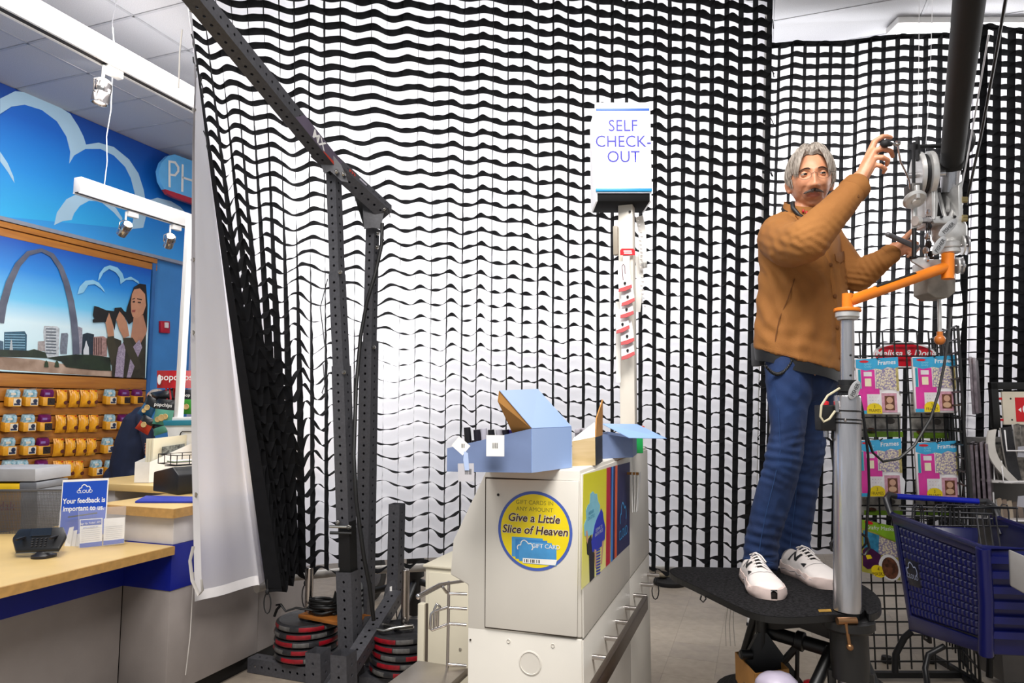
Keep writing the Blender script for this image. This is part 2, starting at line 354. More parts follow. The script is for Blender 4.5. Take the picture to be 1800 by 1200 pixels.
art('cardigan', [(640, 690), (660, 640), (700, 640), (730, 690), (770, 620), (765, 853), (590, 846), (590, 770), (565, 650), (575, 620), (600, 640), (640, 655)], '#3a3527', col2='#2a261c')
art('blouse', [(625, 690), (650, 665), (662, 700), (650, 850), (605, 846), (615, 740)], '#b7a9bd', scale=60, col2='#7d6f86')
art('blouse', [(700, 690), (735, 650), (750, 690), (720, 760), (690, 850), (668, 850)], '#b7a9bd', scale=60, col2='#7d6f86')
art('sleeve', [(570, 620), (600, 625), (612, 700), (600, 790), (585, 780), (562, 660)], '#3f3a2a')
art('sleeve', [(648, 640), (680, 640), (735, 760), (745, 800), (720, 810), (660, 700)], '#3f3a2a')
art('hand_skin', [(556, 560), (575, 510), (600, 505), (608, 540), (598, 590), (602, 630), (570, 635)], '#c08a6b')
art('hand_skin', [(612, 545), (632, 497), (650, 520), (670, 560), (682, 630), (652, 642), (630, 600)], '#c08a6b')
art('camera_body', [(497, 472), (520, 478), (560, 495), (602, 500), (605, 482), (640, 480), (655, 500), (690, 515), (680, 560), (630, 500), (612, 545), (605, 600), (575, 505), (558, 558), (490, 560), (488, 545), (498, 540), (490, 520)], '#141416')
# wooden sill under the poster already the first plank; fire alarm
t = thing('fire_alarm', pt(287, 575, X=-6.97), 'small red fire alarm with white strobe on the blue column', 'alarm')
b = B(); b.prism(wp(z2([(836, 552), (884, 554), (884, 618), (836, 614)]), -6.999), (.04, 0, 0)); obj('alarm_housing', b, mat('alarm_red', '#b3122e', .4), t, bevel=.006)
b = B(); b.prism(wp(z2([(866, 560), (884, 561), (884, 590), (866, 588)]), -6.96), (.02, 0, 0)); obj('strobe', b, mat('strobe_white', '#e6dfe0', .3), t, bevel=.004)
# ---------------------------------------------------------------- packs on the slatwall
m_teal = mat('pack_teal', '#4f97ac', .35, var=.2, scale=40, col2='#cfdfe6'); m_yel = mat('pack_yellow', '#eda726', .4, var=.12, scale=25)
m_pur = mat('pack_purple', '#6b1259', .35, var=.15, scale=30); m_pou = mat('pack_orange', '#f7b52a', .3, var=.12, scale=25, col2='#ea9c1c')
m_prd = mat('pack_red', '#cf2a1c', .35); m_pbl = mat('pack_print_dark', '#26345a', .4, var=.3, scale=60); m_pwh = mat('pack_white', '#ecdfc8', .4); m_steel = mat('peg_steel', '#a9a9ab', .3, 1)
m_pbk = mat('pack_black', '#241512', .4)
def camera_pack(purple):
    t = thing('camera_pack', (0, 0, 0), 'pack', 'pack', 'single use camera packs on the slatwall')
    b = B(); b.prism([(.02, -.062, -.155), (.09, -.062, -.165), (.085, -.062, -.075), (.02, -.062, -.065)], (0, .124, 0)); obj('carton', b, m_yel, t, bevel=.004)
    b = B(); b.prism([(.02, -.058, -.07), (.085, -.058, -.078), (.085, -.05, -.03), (.055, -.04, 0.0), (.02, -.045, .008)], (0, .105, 0)); obj('blister_top', b, m_pur if purple else m_teal, t, bevel=.008)
    b = B()
    b.obox((.0895, .022, -.12), V(.001, 0, 0), V(0, .038, 0), V(0, 0, .036))
    obj('print_panel', b, m_pwh if not purple else m_pbk, t)
    b = B(); b.lathe((.092, .03, -.112), (1, 0, 0), [(.022, 0), (.02, .003)], 12); b.obox((.0905, .02, -.142), V(.001, 0, 0), V(0, .03, 0), V(0, 0, .009)); obj('camera_picture', b, m_pbl if not purple else m_pbk, t)
    b = B(); b.obox((.088, -.02, -.04), V(.001, 0, 0), V(0, .024, 0), V(0, 0, .011)); obj('label_oval', b, m_pwh if not purple else mat('label_lilac', '#8f6fb0', .4) if 'label_lilac' not in MATS else MATS['label_lilac'], t)
    b = B(); b.tube([(-.01, 0, .01), (.13, 0, .012), (.14, 0, .02)], .003, 6); obj('peg', b, m_steel, t)
    return t
def pouch():
    t = thing('photo_pouch', (0, 0, 0), 'pouch', 'pouch', 'yellow pouches on the slatwall')
    b = B()
    def fn(u, v):
        y = (u-.5)*.086; zz = -.185*v
        th = .05*(math.sin(math.pi*min(1, max(0, v)))**.5)*math.sin(math.pi*min(.98, max(.02, u)))**.5
        return V(.035+th, y*(1-.05*math.sin(math.pi*v)), zz)
    b.grid(fn, 6, 8); b.grid(lambda u, v: V(.034, (.5-u)*.086, -.185*v), 1, 1); obj('bag', b, m_pou, t, 60)
    for dx in (-.022,):
        b = B(); b.grid(lambda u, v: fn(u, v)+V(dx, -.008, -.002), 5, 5); obj('rear_bag', b, m_pou, t, 60)
    b = B(); b.poly([fn(x, y)+V(.002, 0, 0) for x, y in ((.08, .04), (.9, .02), (.95, .09), (.5, .13), (.1, .16))]); obj('red_print', b, m_prd, t); b = B(); b.poly([fn(x, y)+V(.003, 0, 0) for x, y in ((.2, .24), (.8, .22), (.82, .5), (.2, .54))]); obj('pale_label', b, mat('pouch_label', '#f6d98a', .4) if 'pouch_label' not in MATS else MATS['pouch_label'], t)
    b = B(); b.lathe(fn(.62, .72)+V(.001, 0, 0), (1, 0, 0), [(.022, 0), (.02, .004)], 10); obj('mug_picture', b, mat('pouch_brown', '#5a1f12', .4) if 'pouch_brown' not in MATS else MATS['pouch_brown'], t)
    b = B(); b.tube([(-.01, 0, .002), (.13, 0, .006)], .003, 6); obj('peg', b, m_steel, t)
    return t
src = {'t': camera_pack(False), 'p': camera_pack(True), 'o': pouch()}; used = set()
rows = [(685, 't17 t47 p77 o106 o128 o147 o160 t187 p212 p235'), (729, 't11 t43 p72 o104 o124 o144 o162 t187 p210 p233'), (770, 't8 t43 p69 o100 o121 o140 o158 t183 p207'), (809, 't9 t31 p66 o100 o118 o135 t163 t188 p207')]
nm = {'t': 'teal and yellow camera pack', 'p': 'purple and yellow camera pack', 'o': 'orange yellow pouch'}
for ri, (py, s) in enumerate(rows):
    cnt = {}
    for w_ in s.split():
        k, px = w_[0], int(w_[1:]); cnt[k] = cnt.get(k, 0)+1
        p = pt(px, py, X=-6.94); lab = f"{nm[k]}, {ORD[cnt[k]-1]} from left in the {['top', 'second', 'third', 'bottom'][ri]} peg row"
        if k in used: o = dup(src[k], p - src[k].location, lab)
        else: o = src[k]; used.add(k); o['label'] = lab
        o.location = p
        if random.random() < .6 and False: pass
# ---------------------------------------------------------------- track lighting
m_track = mat('track_white', '#f2f0ee', .4, var=.02); m_chrome = mat('chrome', '#c9c3c0', .18, 1, var=.1); m_wire = mat('white_wire', '#d9d9de', .5)
m_dark = mat('track_slot', '#2a2420', .6)
def track(X, z0, z1_, y0, y1, wd, label):
    t = thing('track_rail', (X, (y0+y1)/2, z0), label, 'light rail')
    b = B(); b.box(X-wd/2, X+wd/2, y0, y1, z0+.012, z1_); obj('rail', b, m_track, t, bevel=.003)
    b = B(); b.box(X-wd/2, X-wd/2+.022, y0, y1, z0, z0+.012); b.box(X+wd/2-.022, X+wd/2, y0, y1, z0, z0+.012); obj('rail_lip', b, m_track, t)
    b = B(); b.box(X-wd/2+.022, X+wd/2-.022, y0, y1, z0+.006, z0+.0119); obj('slot', b, m_dark, t); return t
t = track(-4.62, 4.235, 4.42, 2.2, 7.5, .10, 'long white track light rail crossing above the counter')
p = pt(200, 95, X=-4.62)
for Y in (p.y, 4.9): b = B(); b.tube([(-4.62, Y, 4.42), (-4.63, Y-.02, 4.6), (-4.62, Y, CH+.01)], .004, 5); obj('hanging_wire', b, m_wire, t)
q = pt(135, 333, X=-5.7)
t = track(-5.7, q.z-.035, q.z+.115, q.y, 6.6, .09, 'short white track light rail hanging low before the blue fascia')
p = pt(183, 330, X=-5.7)
b = B(); b.tube([p, p+V(.02, 0, .25), p+V(-.02, .01, .5), p+V(.03, 0, .75), (p.x+.02, p.y, CH+.01)], .005, 5); obj('hanging_wire', b, m_wire, t)
m_bulb = mat('lamp_glow', '#fff0dc', .4, emit=4, var=.01)
def spot(loc, aim, label, s=1.0):
    t = thing('track_spotlight', loc, label, 'spotlight', 'track spotlights'); L = Vector(loc); A = Vector(aim).normalized()
    b = B(); b.obox(L+V(0, .03, -.03*s), V(.03*s, 0, 0), V(0, .07*s, 0), V(0, 0, .03*s)); b.cyl(L+V(0, -.05*s, -.01), L+V(0, -.05*s, -.12*s), .012*s, n=8); obj('adapter', b, m_track, t, bevel=.004)
    c = L+V(0, -.05*s, -.22*s); d, a, u = basis(A)
    b = B(); b.tube([c+a*.065*s+A*.03*s, c+a*.07*s+V(0, 0, .06*s), c+V(0, 0, .11*s), c-a*.07*s+V(0, 0, .06*s), c-a*.065*s+A*.03*s], .007*s, 6); obj('yoke', b, m_chrome, t, 50)
    b = B(); b.lathe(c-A*.08*s, A, [(.02*s, 0), (.055*s, .015*s), (.06*s, .05*s), (.06*s, .085*s), (.056*s, .09*s), (.056*s, .1*s), (.06*s, .105*s), (.06*s, .18*s), (.053*s, .18*s), (.045*s, .12*s)], 18); obj('lamp_can', b, m_chrome, t, 40)
    b = B(); b.lathe(c+A*.05*s, A, [(.045*s, 0), (.03*s, .025*s), (.005*s, .03*s)], 12); obj('bulb', b, m_bulb, t, 60)
    b = B(); b.lathe(c-A*.088*s, A, [(.018*s, -.012*s), (.04*s, 0), (.05*s, .012*s)], 12); obj('rear_glow', b, m_bulb, t, 60)
    return t
L0 = pt(192, 131, X=-4.62); L0.z = 4.235
spot(L0, (-.1, -.1, -1), 'chrome spotlight hanging from the long upper rail', 1.0)
spot(pt(228, 372, X=-5.7), (-.75, .1, -.6), 'chrome spotlight on the low rail, the left one of two', .8)
spot(pt(305, 395, X=-5.7), (-.6, .35, -.6), 'chrome spotlight on the low rail beside the white curtain edge', .8)
# ---------------------------------------------------------------- service counter
m_birch = mat('worktop_laminate', '#d6b779', .35, var=.05, scale=6); m_edge = mat('worktop_edge', '#b98f52', .5, var=.12, scale=30); m_panel = mat('counter_panel', '#968e8a', .55, var=.07, scale=5, bump=.04, bscale=120)
m_navy = mat('counter_blue_band', '#071a86', .4, var=.06); m_kick = mat('black_kick', '#12100f', .6); m_cw = mat('counter_white_panel', '#c9c4c2', .5, var=.05)
def seam(name, x0, x1, y0, y1, z0, z1_, mt, par): bb = B(); bb.box(x0, x1, y0, y1, z0, z1_); return obj(name, bb, mt, par, bevel=.0025)
XF, XL, YC, YE = -3.03, -3.37, 2.95, 4.19
t = thing('service_counter', (-3.5, 3, 0), 'grey panelled service counter with navy blue band and stepped front', 'counter')
for y0, y1 in ((.6, 1.9), (1.9, YC-.001)): seam('panel', XL-.03, XL, y0+.002, y1-.002, .09, .64, m_panel, t)
seam('panel', XL, XF-.001, YC, YC+.03, .09, .64, m_panel, t)
for y0, y1 in ((YC, 3.66), (3.66, YE)): seam('panel', XF-.03, XF, y0+.002, y1-.002, .09, .64, m_panel, t)
b = B(); b.box(XL-.03, XL+.004, .6, YC, .64, .83); b.box(XL+.004, XF-.0301, YC-.004, YC+.03, .64, .88); b.box(XF-.03, XF+.004, YC-.004, YE, .64, .88); obj('blue_band', b, m_navy, t)
b = B(); b.box(-3.56, XF-.006, YC+.01, YE, .881, 1.03); obj('upper_panel', b, m_cw, t, bevel=.003)
b = B(); b.box(-4.4, XL-.03, .6, YC, .05, .83); b.box(-4.4, XF-.031, YC+.031, YE, .05, .83); obj('carcass', b, m_kick, t)
b = B(); b.box(-4.4, XL-.05, .6, YC+.05, 0, .09); b.box(-4.4, XF-.04, YC+.05, YE-.02, 0, .09); obj('toe_kick', b, m_kick, t)
t = thing('worktop', (-3.4, 2, .88), 'lower pale birch worktop under the card terminal', 'worktop')
b = B(); b.box(-4.3, -3.015, .6, YC-.006, .84, .88); b.box(-4.3, -3.57, YC-.0059, 3.7, .84, .88); obj('top', b, m_birch, t); b = B(); b.box(-3.0155, -3.004, .6, YC-.006, .835, .879); obj('edge_band', b, m_edge, t)
t = thing('worktop', (-3.4, 3.5, 1.08), 'upper pale birch worktop holding the black printer', 'worktop')
b = B(); b.box(-3.58, -3.01, YC-.02, YE+.01, 1.032, 1.08); obj('top', b, m_birch, t, bevel=.003); b = B(); b.box(-3.0105, -2.998, YC-.02, YE+.01, 1.03, 1.079); b.box(-3.58, -3.0, YC-.031, YC-.0195, 1.03, 1.079); obj('edge_band', b, m_edge, t)
t = thing('worktop', (-4.9, 4.3, 1.08), 'pale birch back worktop under the white magazine file', 'worktop')
b = B(); b.box(-4.8, -3.60, 3.72, 4.7, 1.03, 1.078); obj('top', b, m_birch, t, bevel=.003)
b = B(); b.box(-4.75, -4.42, 3.76, 4.65, 0, 1.03); obj('carcass', b, m_cw, t)
# ================================================================ SOFT EGG CRATE CURTAINS (black grid strips on white diffusion cloth)
m_strip = mat('black_strip_fabric', '#0e0e11', .85, var=.2, scale=20, spec=.2)
def cloth_mat(name, col):
    m = mat(name, col, .9, var=.03, scale=3, bump=.15, bscale=5); nt = m.node_tree; p = nt.nodes['Principled BSDF']; out = nt.nodes['Material Output']
    tr = nt.nodes.new('ShaderNodeBsdfTranslucent'); tr.inputs[0].default_value = lin(col); mx = nt.nodes.new('ShaderNodeMixShader'); mx.inputs[0].default_value = .6
    nt.links.new(p.outputs[0], mx.inputs[1]); nt.links.new(tr.outputs[0], mx.inputs[2]); nt.links.new(mx.outputs[0], out.inputs[0]); return m
m_cloth = cloth_mat('diffusion_cloth', '#f0eef2')
m_hem = mat('cloth_hem', '#e2dfe0', .8, var=.03)
class Curtain:
    def __init__(s, ctrl, yt, yb, ztop, zbot, pitch, skew, depth, A):
        s.ctrl = ctrl; s.yt, s.yb = yt, yb; s.ztop, s.zbot = ztop, zbot; s.pitch = pitch; s.skew = skew; s.depth = depth; s.A = A
        s.N = int(ctrl[-1][0]); s.cache = {}; s.lean = lambda u, z: 0.; s.tw = lambda u: .004+.009*min(1, max(0, (u-14)/8))
    def ends(s, u):
        k = round(u, 4)
        if k not in s.cache:
            a, fa, c, fb = interp(s.ctrl, u); s.cache[k] = (pf(a, s.yt, fa), pf(c, s.yb, fb))
        return s.cache[k]
    def pos(s, u, z, out=0.):
        P, Q = s.ends(u); t = max(-.3, min(1.25, (P.z-z)/(P.z-Q.z))); p = P.lerp(Q, t)
        if out or True:
            P2, Q2 = s.ends(min(s.N, u+.05)); P1, Q1 = s.ends(max(0, u-.05)); d = P2.lerp(Q2, t)-P1.lerp(Q1, t); d.z = 0; d.normalize()
            n = Vector((d.y, -d.x, 0))
            if out > .02: th = s.lean(u, z); n = n*math.cos(th)+d*math.sin(th)
            p = p+n*out
        return Vector((p.x, p.y, z))
    def sk(s, u): return s.skew(u)
    def build(s, label, cat_label):
        t = thing('egg_crate_curtain', s.pos(s.N/2, s.zbot), label, 'curtain')
        SUB = 8; rows = int((s.ztop-s.zbot)/s.pitch)
        s.rows = rows; wav = lambda u, j: s.A(u, s.ztop-j*s.pitch)
        def rowz(u, j):
            a = wav(u, j); ph = .9*ns(u*.13, j*.09, 3.1)*6+j*.35*ns(u*.05, 9.2)
            return a*math.sin(2*math.pi*u/2.35+ph)+a*.5*math.sin(2*math.pi*u/3.9+1.3*ph+1)
        for j in range(rows+1):
            b = B(); vs = []; n = s.N*SUB
            for i in range(n+1):
                u = i/SUB; z0 = s.ztop-j*s.pitch+s.sk(u); a = wav(u, j)
                fr = abs((u % 1)-.5)
                zb = z0+rowz(u, j)*.85
                zf = z0+rowz(u+.07, j)*1.0+(.12 if u < 14 else .3)*a*math.sin(2*math.pi*u)+s.tw(u)*(1-.45*max(0, min(1, (z0-2.2)/1.5)))*math.sin(2*math.pi*u+2.2*ns(u*.31, j*.5))
                vs += [s.pos(u, zb, .004), s.pos(u+.0, zf, s.depth)]
            b.add(vs, [(2*i, 2*i+2, 2*i+3, 2*i+1) for i in range(n)]); obj('strip', b, m_strip, t, 80)
        for i in range(s.N+1):
            b = B(); vs = []; n = rows*4
            for k in range(n+1):
                z = s.ztop-k/4*s.pitch+s.sk(i); w_ = .07*ns(i*.7, k*.11, 5)+.05*math.sin(k*math.pi/2)*s.A(i, z)*20
                vs += [s.pos(i, z, .004), s.pos(min(s.N, max(0, i+w_*.6)), z, s.depth)]
            b.add(vs, [(2*k, 2*k+2, 2*k+3, 2*k+1) for k in range(n)]); obj('strip', b, m_strip, t, 80)
        return t
    def cloth(s, name, label, ulo, uhi, ztop, zbot, off=-.03):
        b = B(); nu, nv = (uhi-ulo)*3, 40
        def fn(x, y):
            u = ulo+(uhi-ulo)*x; z = ztop+(zbot-ztop)*y+s.sk(max(0, min(s.N, u)))
            uu = max(0, min(s.N, u)); e = u-uu
            p = s.pos(uu, z, off+.006*ns(u*.35, z*.4, 2)+.004*ns(u*.9, z*1.2, 7))
            if e:
                q = s.pos(min(s.N, uu+.2) if e < 0 else uu-.2, z, off); d = (p-q); d.z = 0; p = p+d.normalized()*abs(e)*.105
            return p
        b.grid(fn, nu, nv); o = obj(name, b, m_cloth, None, 80); props(o, label, 'cloth'); return o
K = 1.05
ctrl = [(0, 345, 4.20, 455, 3.98), (1, 369, 4.24, 461, 4.02), (2, 391, 4.27, 467, 4.07), (3, 415, 4.30, 474, 4.12), (4, 441, 4.33, 481, 4.18), (5, 467, 4.36, 490, 4.24), (6, 493, 4.39, 504, 4.30), (7, 519, 4.41, 523, 4.35), (8, 545, 4.43, 545, 4.38), (10, 599, 4.46, 595, 4.44), (12, 653, 4.50, 644, 4.49), (17, 789, 4.59, 779, 4.58), (19, 841, 4.62, 833, 4.62), (20, 866, 4.63, 860, 4.63), (27, 1048, 4.71, 1048, 4.71), (39, 1346, 4.86, 1332, 4.86)]
ctrl = [(u, a, f*K, c, g*K) for u, a, f, c, g in ctrl]
def skm(u): return -.0085*max(0, u-19.3) if u > 19 else -.001*(19-u)
def amp(u, z):
    l = max(0., 1-u/20.); low = max(0., min(1., (4.0-z)/2.2))
    return .010+.036*l*(.30+low)+.004*low
main = Curtain(ctrl, 120, 950, 4.97, .57, .1045, skm, .097, amp)
main.tw = lambda u: .001+.012*min(1, max(0, (u-14)/8))
main.lean = lambda u, z: math.radians(15)*max(0, min(1, (11.5-u)/3))*max(0, min(1, (u-4.5)/2.5))*max(0, min(1, (3.0-z)/1.3))
mc = main.build('huge black egg crate grid curtain hanging behind the rack and kiosk', '')
# diffusion cloth with a grommeted loose edge flap at its left side
def edge(y):   # left silhouette of the flap, px as a function of the row
    return np.interp(y, [-80, 0, 60, 140, 200, 300, 600, 800, 1010], [318, 322, 328, 336, 340, 336, 335, 338, 344])
def cloth_main():
    b = B(); nu, nv = 46*3, 44
    zt, zb = 4.97, .60
    def fn(x, y):
        u = -7+46*x; z = zt+(zb-zt)*y; uu = max(0., min(39., u)); z += skm(uu)
        p = main.pos(uu, z, -.03+.006*ns(u*.35, z*.4, 2)+.004*ns(u*.9, z*1.2, 7))
        if u < 0:
            P = main.pos(0, z, 0); d0 = (P-EY); fz = d0.dot(CD); py = 600-1200*d0.dot(CU)/fz
            q = pf(float(edge(py)), py, 3.80+.02*math.sin(z*2.2)); tt = -u/7
            q.z = z; fold = math.sin(tt*math.pi*2.2+z*.35)*.05*(1-tt)*min(1, (4.6-z)/2)
            p = p.lerp(q, tt)+FH*fold; p.z = z
        return p
    b.grid(fn, nu, nv); return b, fn
b, cfn = cloth_main()
cl = thing('diffusion_cloth', main.pos(0, .6), 'white diffusion cloth behind the large black grid, loose grommeted edge at left', 'cloth')
obj('sheet', b, m_cloth, cl, 80)
# bottom hem, side hem, grommets
b = B(); b.grid(lambda u, v: cfn(u*.153, 1-.012*v)+FH*-.004, 16, 1); b.grid(lambda u, v: cfn(u*.153, 1-.012*v)+FH*.003, 16, 1); obj('bottom_hem', b, m_hem, cl, 80)
b = B(); b.grid(lambda u, v: cfn(u*.016, v)+FH*-.004, 2, 40); obj('side_hem', b, m_hem, cl, 80)
m_brass = mat('grommet_metal', '#b9b4aa', .25, 1)
for v in (.045, .115, .225, .365, .57, .665, .87):
    p = cfn(.008, v); b = B(); b.lathe(p-FH*.012, FH, [(.004, 0), (.011, 0), (.013, .003), (.011, .006)], 12); obj('grommet', b, m_brass, cl, 40)
# ties and cords along the curtain edge
def edgepx(y): return float(edge(y))
m_cord = mat('black_cord', '#141416', .7); m_rope = mat('white_rope', '#cfcac4', .8)
o = obj('tie_ribbon', B().tube([pf(340, 960, 3.76), pf(334, 985, 3.75), pf(338, 1020, 3.75), pf(350, 1046, 3.75), pf(356, 1038, 3.75), pf(354, 1018, 3.76)], .012, 6, flat=.15), m_rope, cl, 60)
o = obj('tie_cord', B().tube([pf(341, 1005, 3.86), pf(338, 1050, 3.86), pf(334, 1120, 3.86), pf(328, 1170, 3.86), pf(326, 1186, 3.86)], .003, 5), m_rope, cl)
o = obj('tie_cord', B().tube([pf(320, 52, 3.95), pf(316, 90, 3.96), pf(314, 155, 3.97)], .005, 5), m_rope, cl)
rnd = random.Random(3)
tops = [(338, 60), (342, 100), (352, 135), (360, 230)]
for i, (x, y) in enumerate(tops):
    pts = [pf(x+rnd.uniform(-3, 3)+k*1.2, y+k*9, 3.95) for k in range(5)]
    o = obj('tie_cord', B().tube(pts, .004, 5), m_cord, mc)
def loop_cord(x, y, l, f, label):
    c = [pf(x, y, f), pf(x, y+l*.35, f)]
    n = 12; L = [pf(x+6*math.sin(2*math.pi*i/n), y+l*.7-l*.3*math.cos(2*math.pi*i/n), f) for i in range(n+1)]
    b = B(); b.tube(c+L, .004, 5); b.sph(pf(x, y+l*.36, f), (.012, .012, .018), 8, 6)
    return obj('bungee_loop', b, m_cord, mc, 60)
loop_cord(470, 1018, 60, 4.1, 'black bungee loop hanging under the lower left grid corner')
loop_cord(537, 1000, 68, 4.5, 'black bungee loop hanging beside the left chrome pin')
loop_cord(703, 1010, 90, 4.72, 'black bungee loop hanging behind the short back post')
loop_cord(1152, 1003, 50, 4.9, 'black bungee loop hanging right of the kiosk')
b = B(); p0, p1 = main.pos(5, .50, -.10), main.pos(36, .40, -.10); b.tube([p0.lerp(p1, i/6)+V(0, 0, .02*math.sin(i)) for i in range(7)], .035, 8, flat=1); b = B()
pts = [main.pos(u, .515+skm(u)*.6, -.12) for u in range(4, 38, 3)]; b.tube(pts, .028, 8); o = obj('hem_pipe', b, mat('hem_pipe_white', '#b9b3ab', .6), None, 60); props(o, 'pale pipe along the bottom of the white diffusion cloth', 'pipe')
# upright pipe at the right end
t = thing('pipe_stand', pf(1332, 1000, 5.28), 'white upright pipe with black ties at the right edge of the big curtain', 'pipe')
pa, pb_ = pf(1344, 20, 5.3), pf(1322, 1000, 5.3); pb_ = pb_+(pb_-pa)*((pb_.z-.02)/(pa.z-pb_.z))
b = B(); b.cyl(V(pa.x, pa.y, pa.z), pb_, .026, n=12); obj('upright', b, m_white, t, 50)
b = B(); b.lathe(pb_-V(0, 0, .02), ZZ, [(.034, 0), (.034, .012), (.03, .02)], 16); obj('base_plate', b, m_kick, t, 40)
for k in range(9):
    z = pa.z-.1-k*.42; b = B(); c = pa.lerp(pb_, (pa.z-z)/(pa.z-pb_.z))
    for a in range(5): 
        g = rnd.uniform(0, 6.28); b.tube([c+V(.03*math.cos(g), .03*math.sin(g), 0), c+V(.07*math.cos(g), .05*math.sin(g), .03), c+V(.09*math.cos(g+.3), .06*math.sin(g), -.05)], .004, 4)
    b.lathe(c-V(0, 0, .012), ZZ, [(.0265, 0), (.034, .006), (.0265, .024)], 10); obj('tie_knot', b, m_cord, t)
# right hand curtain farther back
ctrl2 = [(0, 1345, 5.84, 1318, 5.84), (1, 1367, 5.83, 1342, 5.83), (8, 1525, 5.78, 1508, 5.78), (14, 1672, 5.72, 1656, 5.72), (15, 1697, 5.72, 1682, 5.72), (16, 1708, 5.63, 1695, 5.63), (17, 1722, 5.62, 1712, 5.62), (20, 1795, 5.66, 1783, 5.66), (26, 1945, 5.72, 1930, 5.72)]
p = pf(1500, 84, 5.8)
rc = Curtain(ctrl2, 90, 950, p.z, .42, .1035, lambda u: .012*math.sin(u*.8)+.004*min(u, 15)-.004*max(0, u-15), .094, lambda u, z: .007+.002*math.sin(u))
rc.tw = lambda u: .007
rt = rc.build('black egg crate grid curtain behind the man and the wire rack', '')
rc.cloth('diffusion_cloth', 'white diffusion cloth behind the right hand black grid', 0, 26, p.z+.02, .40)
b = B(); b.tube([rc.pos(u, p.z+.012+rc.sk(u), .03) for u in range(0, 27)], .022, 6); o = obj('top_binding', b, m_strip, rt, 60)
# fluorescent ceiling fixture beyond the right curtain
pc = pt(1690, 62, Z=CH2-.12)
t = thing('fluorescent_fixture', pc, 'bright fluorescent ceiling fixture above the right hand curtain', 'ceiling light')
b = B(); b.obox(pc+V(0, 0, .09), RH*.62, FH*.10, ZZ*.03); obj('housing', b, m_white, t, bevel=.01)
for s_ in (-.045, .045): b = B(); b.cyl(pc-RH*.6+FH*s_, pc+RH*.6+FH*s_, .02, n=10); obj('fluorescent_tube', b, mat('tube_light', '#ffffff', .4, emit=8, var=.01) if 'tube_light' not in MATS else MATS['tube_light'], t, 60)

pb3 = pt(1178, 1024, Z=.01); t = thing('stand_base', V(pb3.x, pb3.y, 0), 'round black stand base with beige sandbag left of the platform edge', 'stand base')
b = B(); b.lathe(V(pb3.x, pb3.y, 0), ZZ, [(.15, 0), (.155, .01), (.15, .035), (.04, .045), (.03, .06)], 28); obj('base_disc', b, m_kick, t, 40)
b = B(); b.sph(V(pb3.x-.05, pb3.y+.06, .075), (.11, .08, .035), 18, 10, ax=(RH, FH, ZZ)); obj('sandbag', b, mat('sandbag_canvas', '#b9aa8e', .9, var=.15, scale=12), t, 60)
b = B(); b.cyl(V(pb3.x+.03, pb3.y+.12, .03), V(pb3.x+.03, pb3.y+.12, .55), .016, n=10); obj('short_post', b, m_kick, t, 50)
# ================================================================ RACK WITH PERFORATED UPRIGHTS
m_rack = mat('rack_steel', '#4a4a4f', .45, .0, var=.15, scale=60, bump=.05, bscale=300); m_rackd = mat('rack_black', '#0c0c0d', .5)
m_bolt = mat('bolt_steel', '#b5b3ae', .25, 1)
def perf(b, p0, p1, w, up=(1, 0, 0), pitch=.05, hr=.0085, off=.03, faces=(0, 1, 2, 3), wall=.004):
    p0, p1 = Vector(p0), Vector(p1); d, a, u = basis(p1-p0, up); L = (p1-p0).length; n = max(1, int((L-2*off)/pitch)); pitch = (L-2*off)/n
    nrm = [(-u, a), (a, u), (u, -a), (-a, -u)]
    for k in range(4):
        nn, tt = nrm[k]; c0 = p0+nn*(w/2)
        def P(x, y, dd=0): return c0+tt*x+d*y-nn*dd
        h = w/2
        if k not in faces: b.add([P(-h, 0), P(h, 0), P(h, L), P(-h, L)], [(0, 1, 2, 3)]); continue
        b.add([P(-h, 0), P(h, 0), P(h, off), P(-h, off)], [(0, 1, 2, 3)]); b.add([P(-h, L-off), P(h, L-off), P(h, L), P(-h, L)], [(0, 1, 2, 3)])
        for i in range(n):
            y0 = off+i*pitch; yc = y0+pitch/2
            vs = [P(-h, y0), P(h, y0), P(h, y0+pitch), P(-h, y0+pitch)]
            ring = [(hr*math.cos(math.pi/4*j+math.pi/8-math.pi*.75), yc+hr*math.sin(math.pi/4*j+math.pi/8-math.pi*.75)) for j in range(8)]
            vs += [P(x, y) for x, y in ring]+[P(x, y, wall) for x, y in ring]
            f = [(0, 1, 6, 5, 4), (1, 2, 8, 7, 6), (2, 3, 10, 9, 8), (3, 0, 4, 11, 10)]
            f = [(0, 1, 5, 4), (1, 6, 5), (1, 2, 7, 6), (2, 8, 7), (2, 3, 9, 8), (3, 10, 9), (3, 0, 11, 10), (0, 4, 11)]
            f += [(4+j, 4+(j+1) % 8, 12+(j+1) % 8, 12+j) for j in range(8)]
            b.add(vs, f)
    return b
t = thing('power_rack', pf(620, 1230, 4.15), 'dark grey perforated steel rack with slanted top beam before the black grid', 'rack')
def R(name, p0, p1, w, up=(1, 0, 0), **k): b = B(); perf(b, p0, p1, w, up, **k); return obj(name, b, m_rack, t)
fl, fr2 = 4.12, 4.42
R('upright', pf(586, 293, fl), pf(593, 484, fl), .066); R('upright_sleeve', pf(592.5, 482, fl), pf(600, 645, fl), .073); R('upright_sleeve', pf(600, 643, fl), pf(609, 925, fl), .083)
b = B(); b.bar(pf(610, 915, fl), pf(613, 1010, fl), .075, .075, (1, 0, 0)); obj('inner_post', b, m_rackd, t)
R('base_post', pf(612, 1002, fl), pf(621, 1262, fl), .102)
R('upright', pf(655, 402, fr2), pf(650, 603, fr2), .064); R('upright_sleeve', pf(649, 601, fr2), pf(641, 1085, fr2), .088)
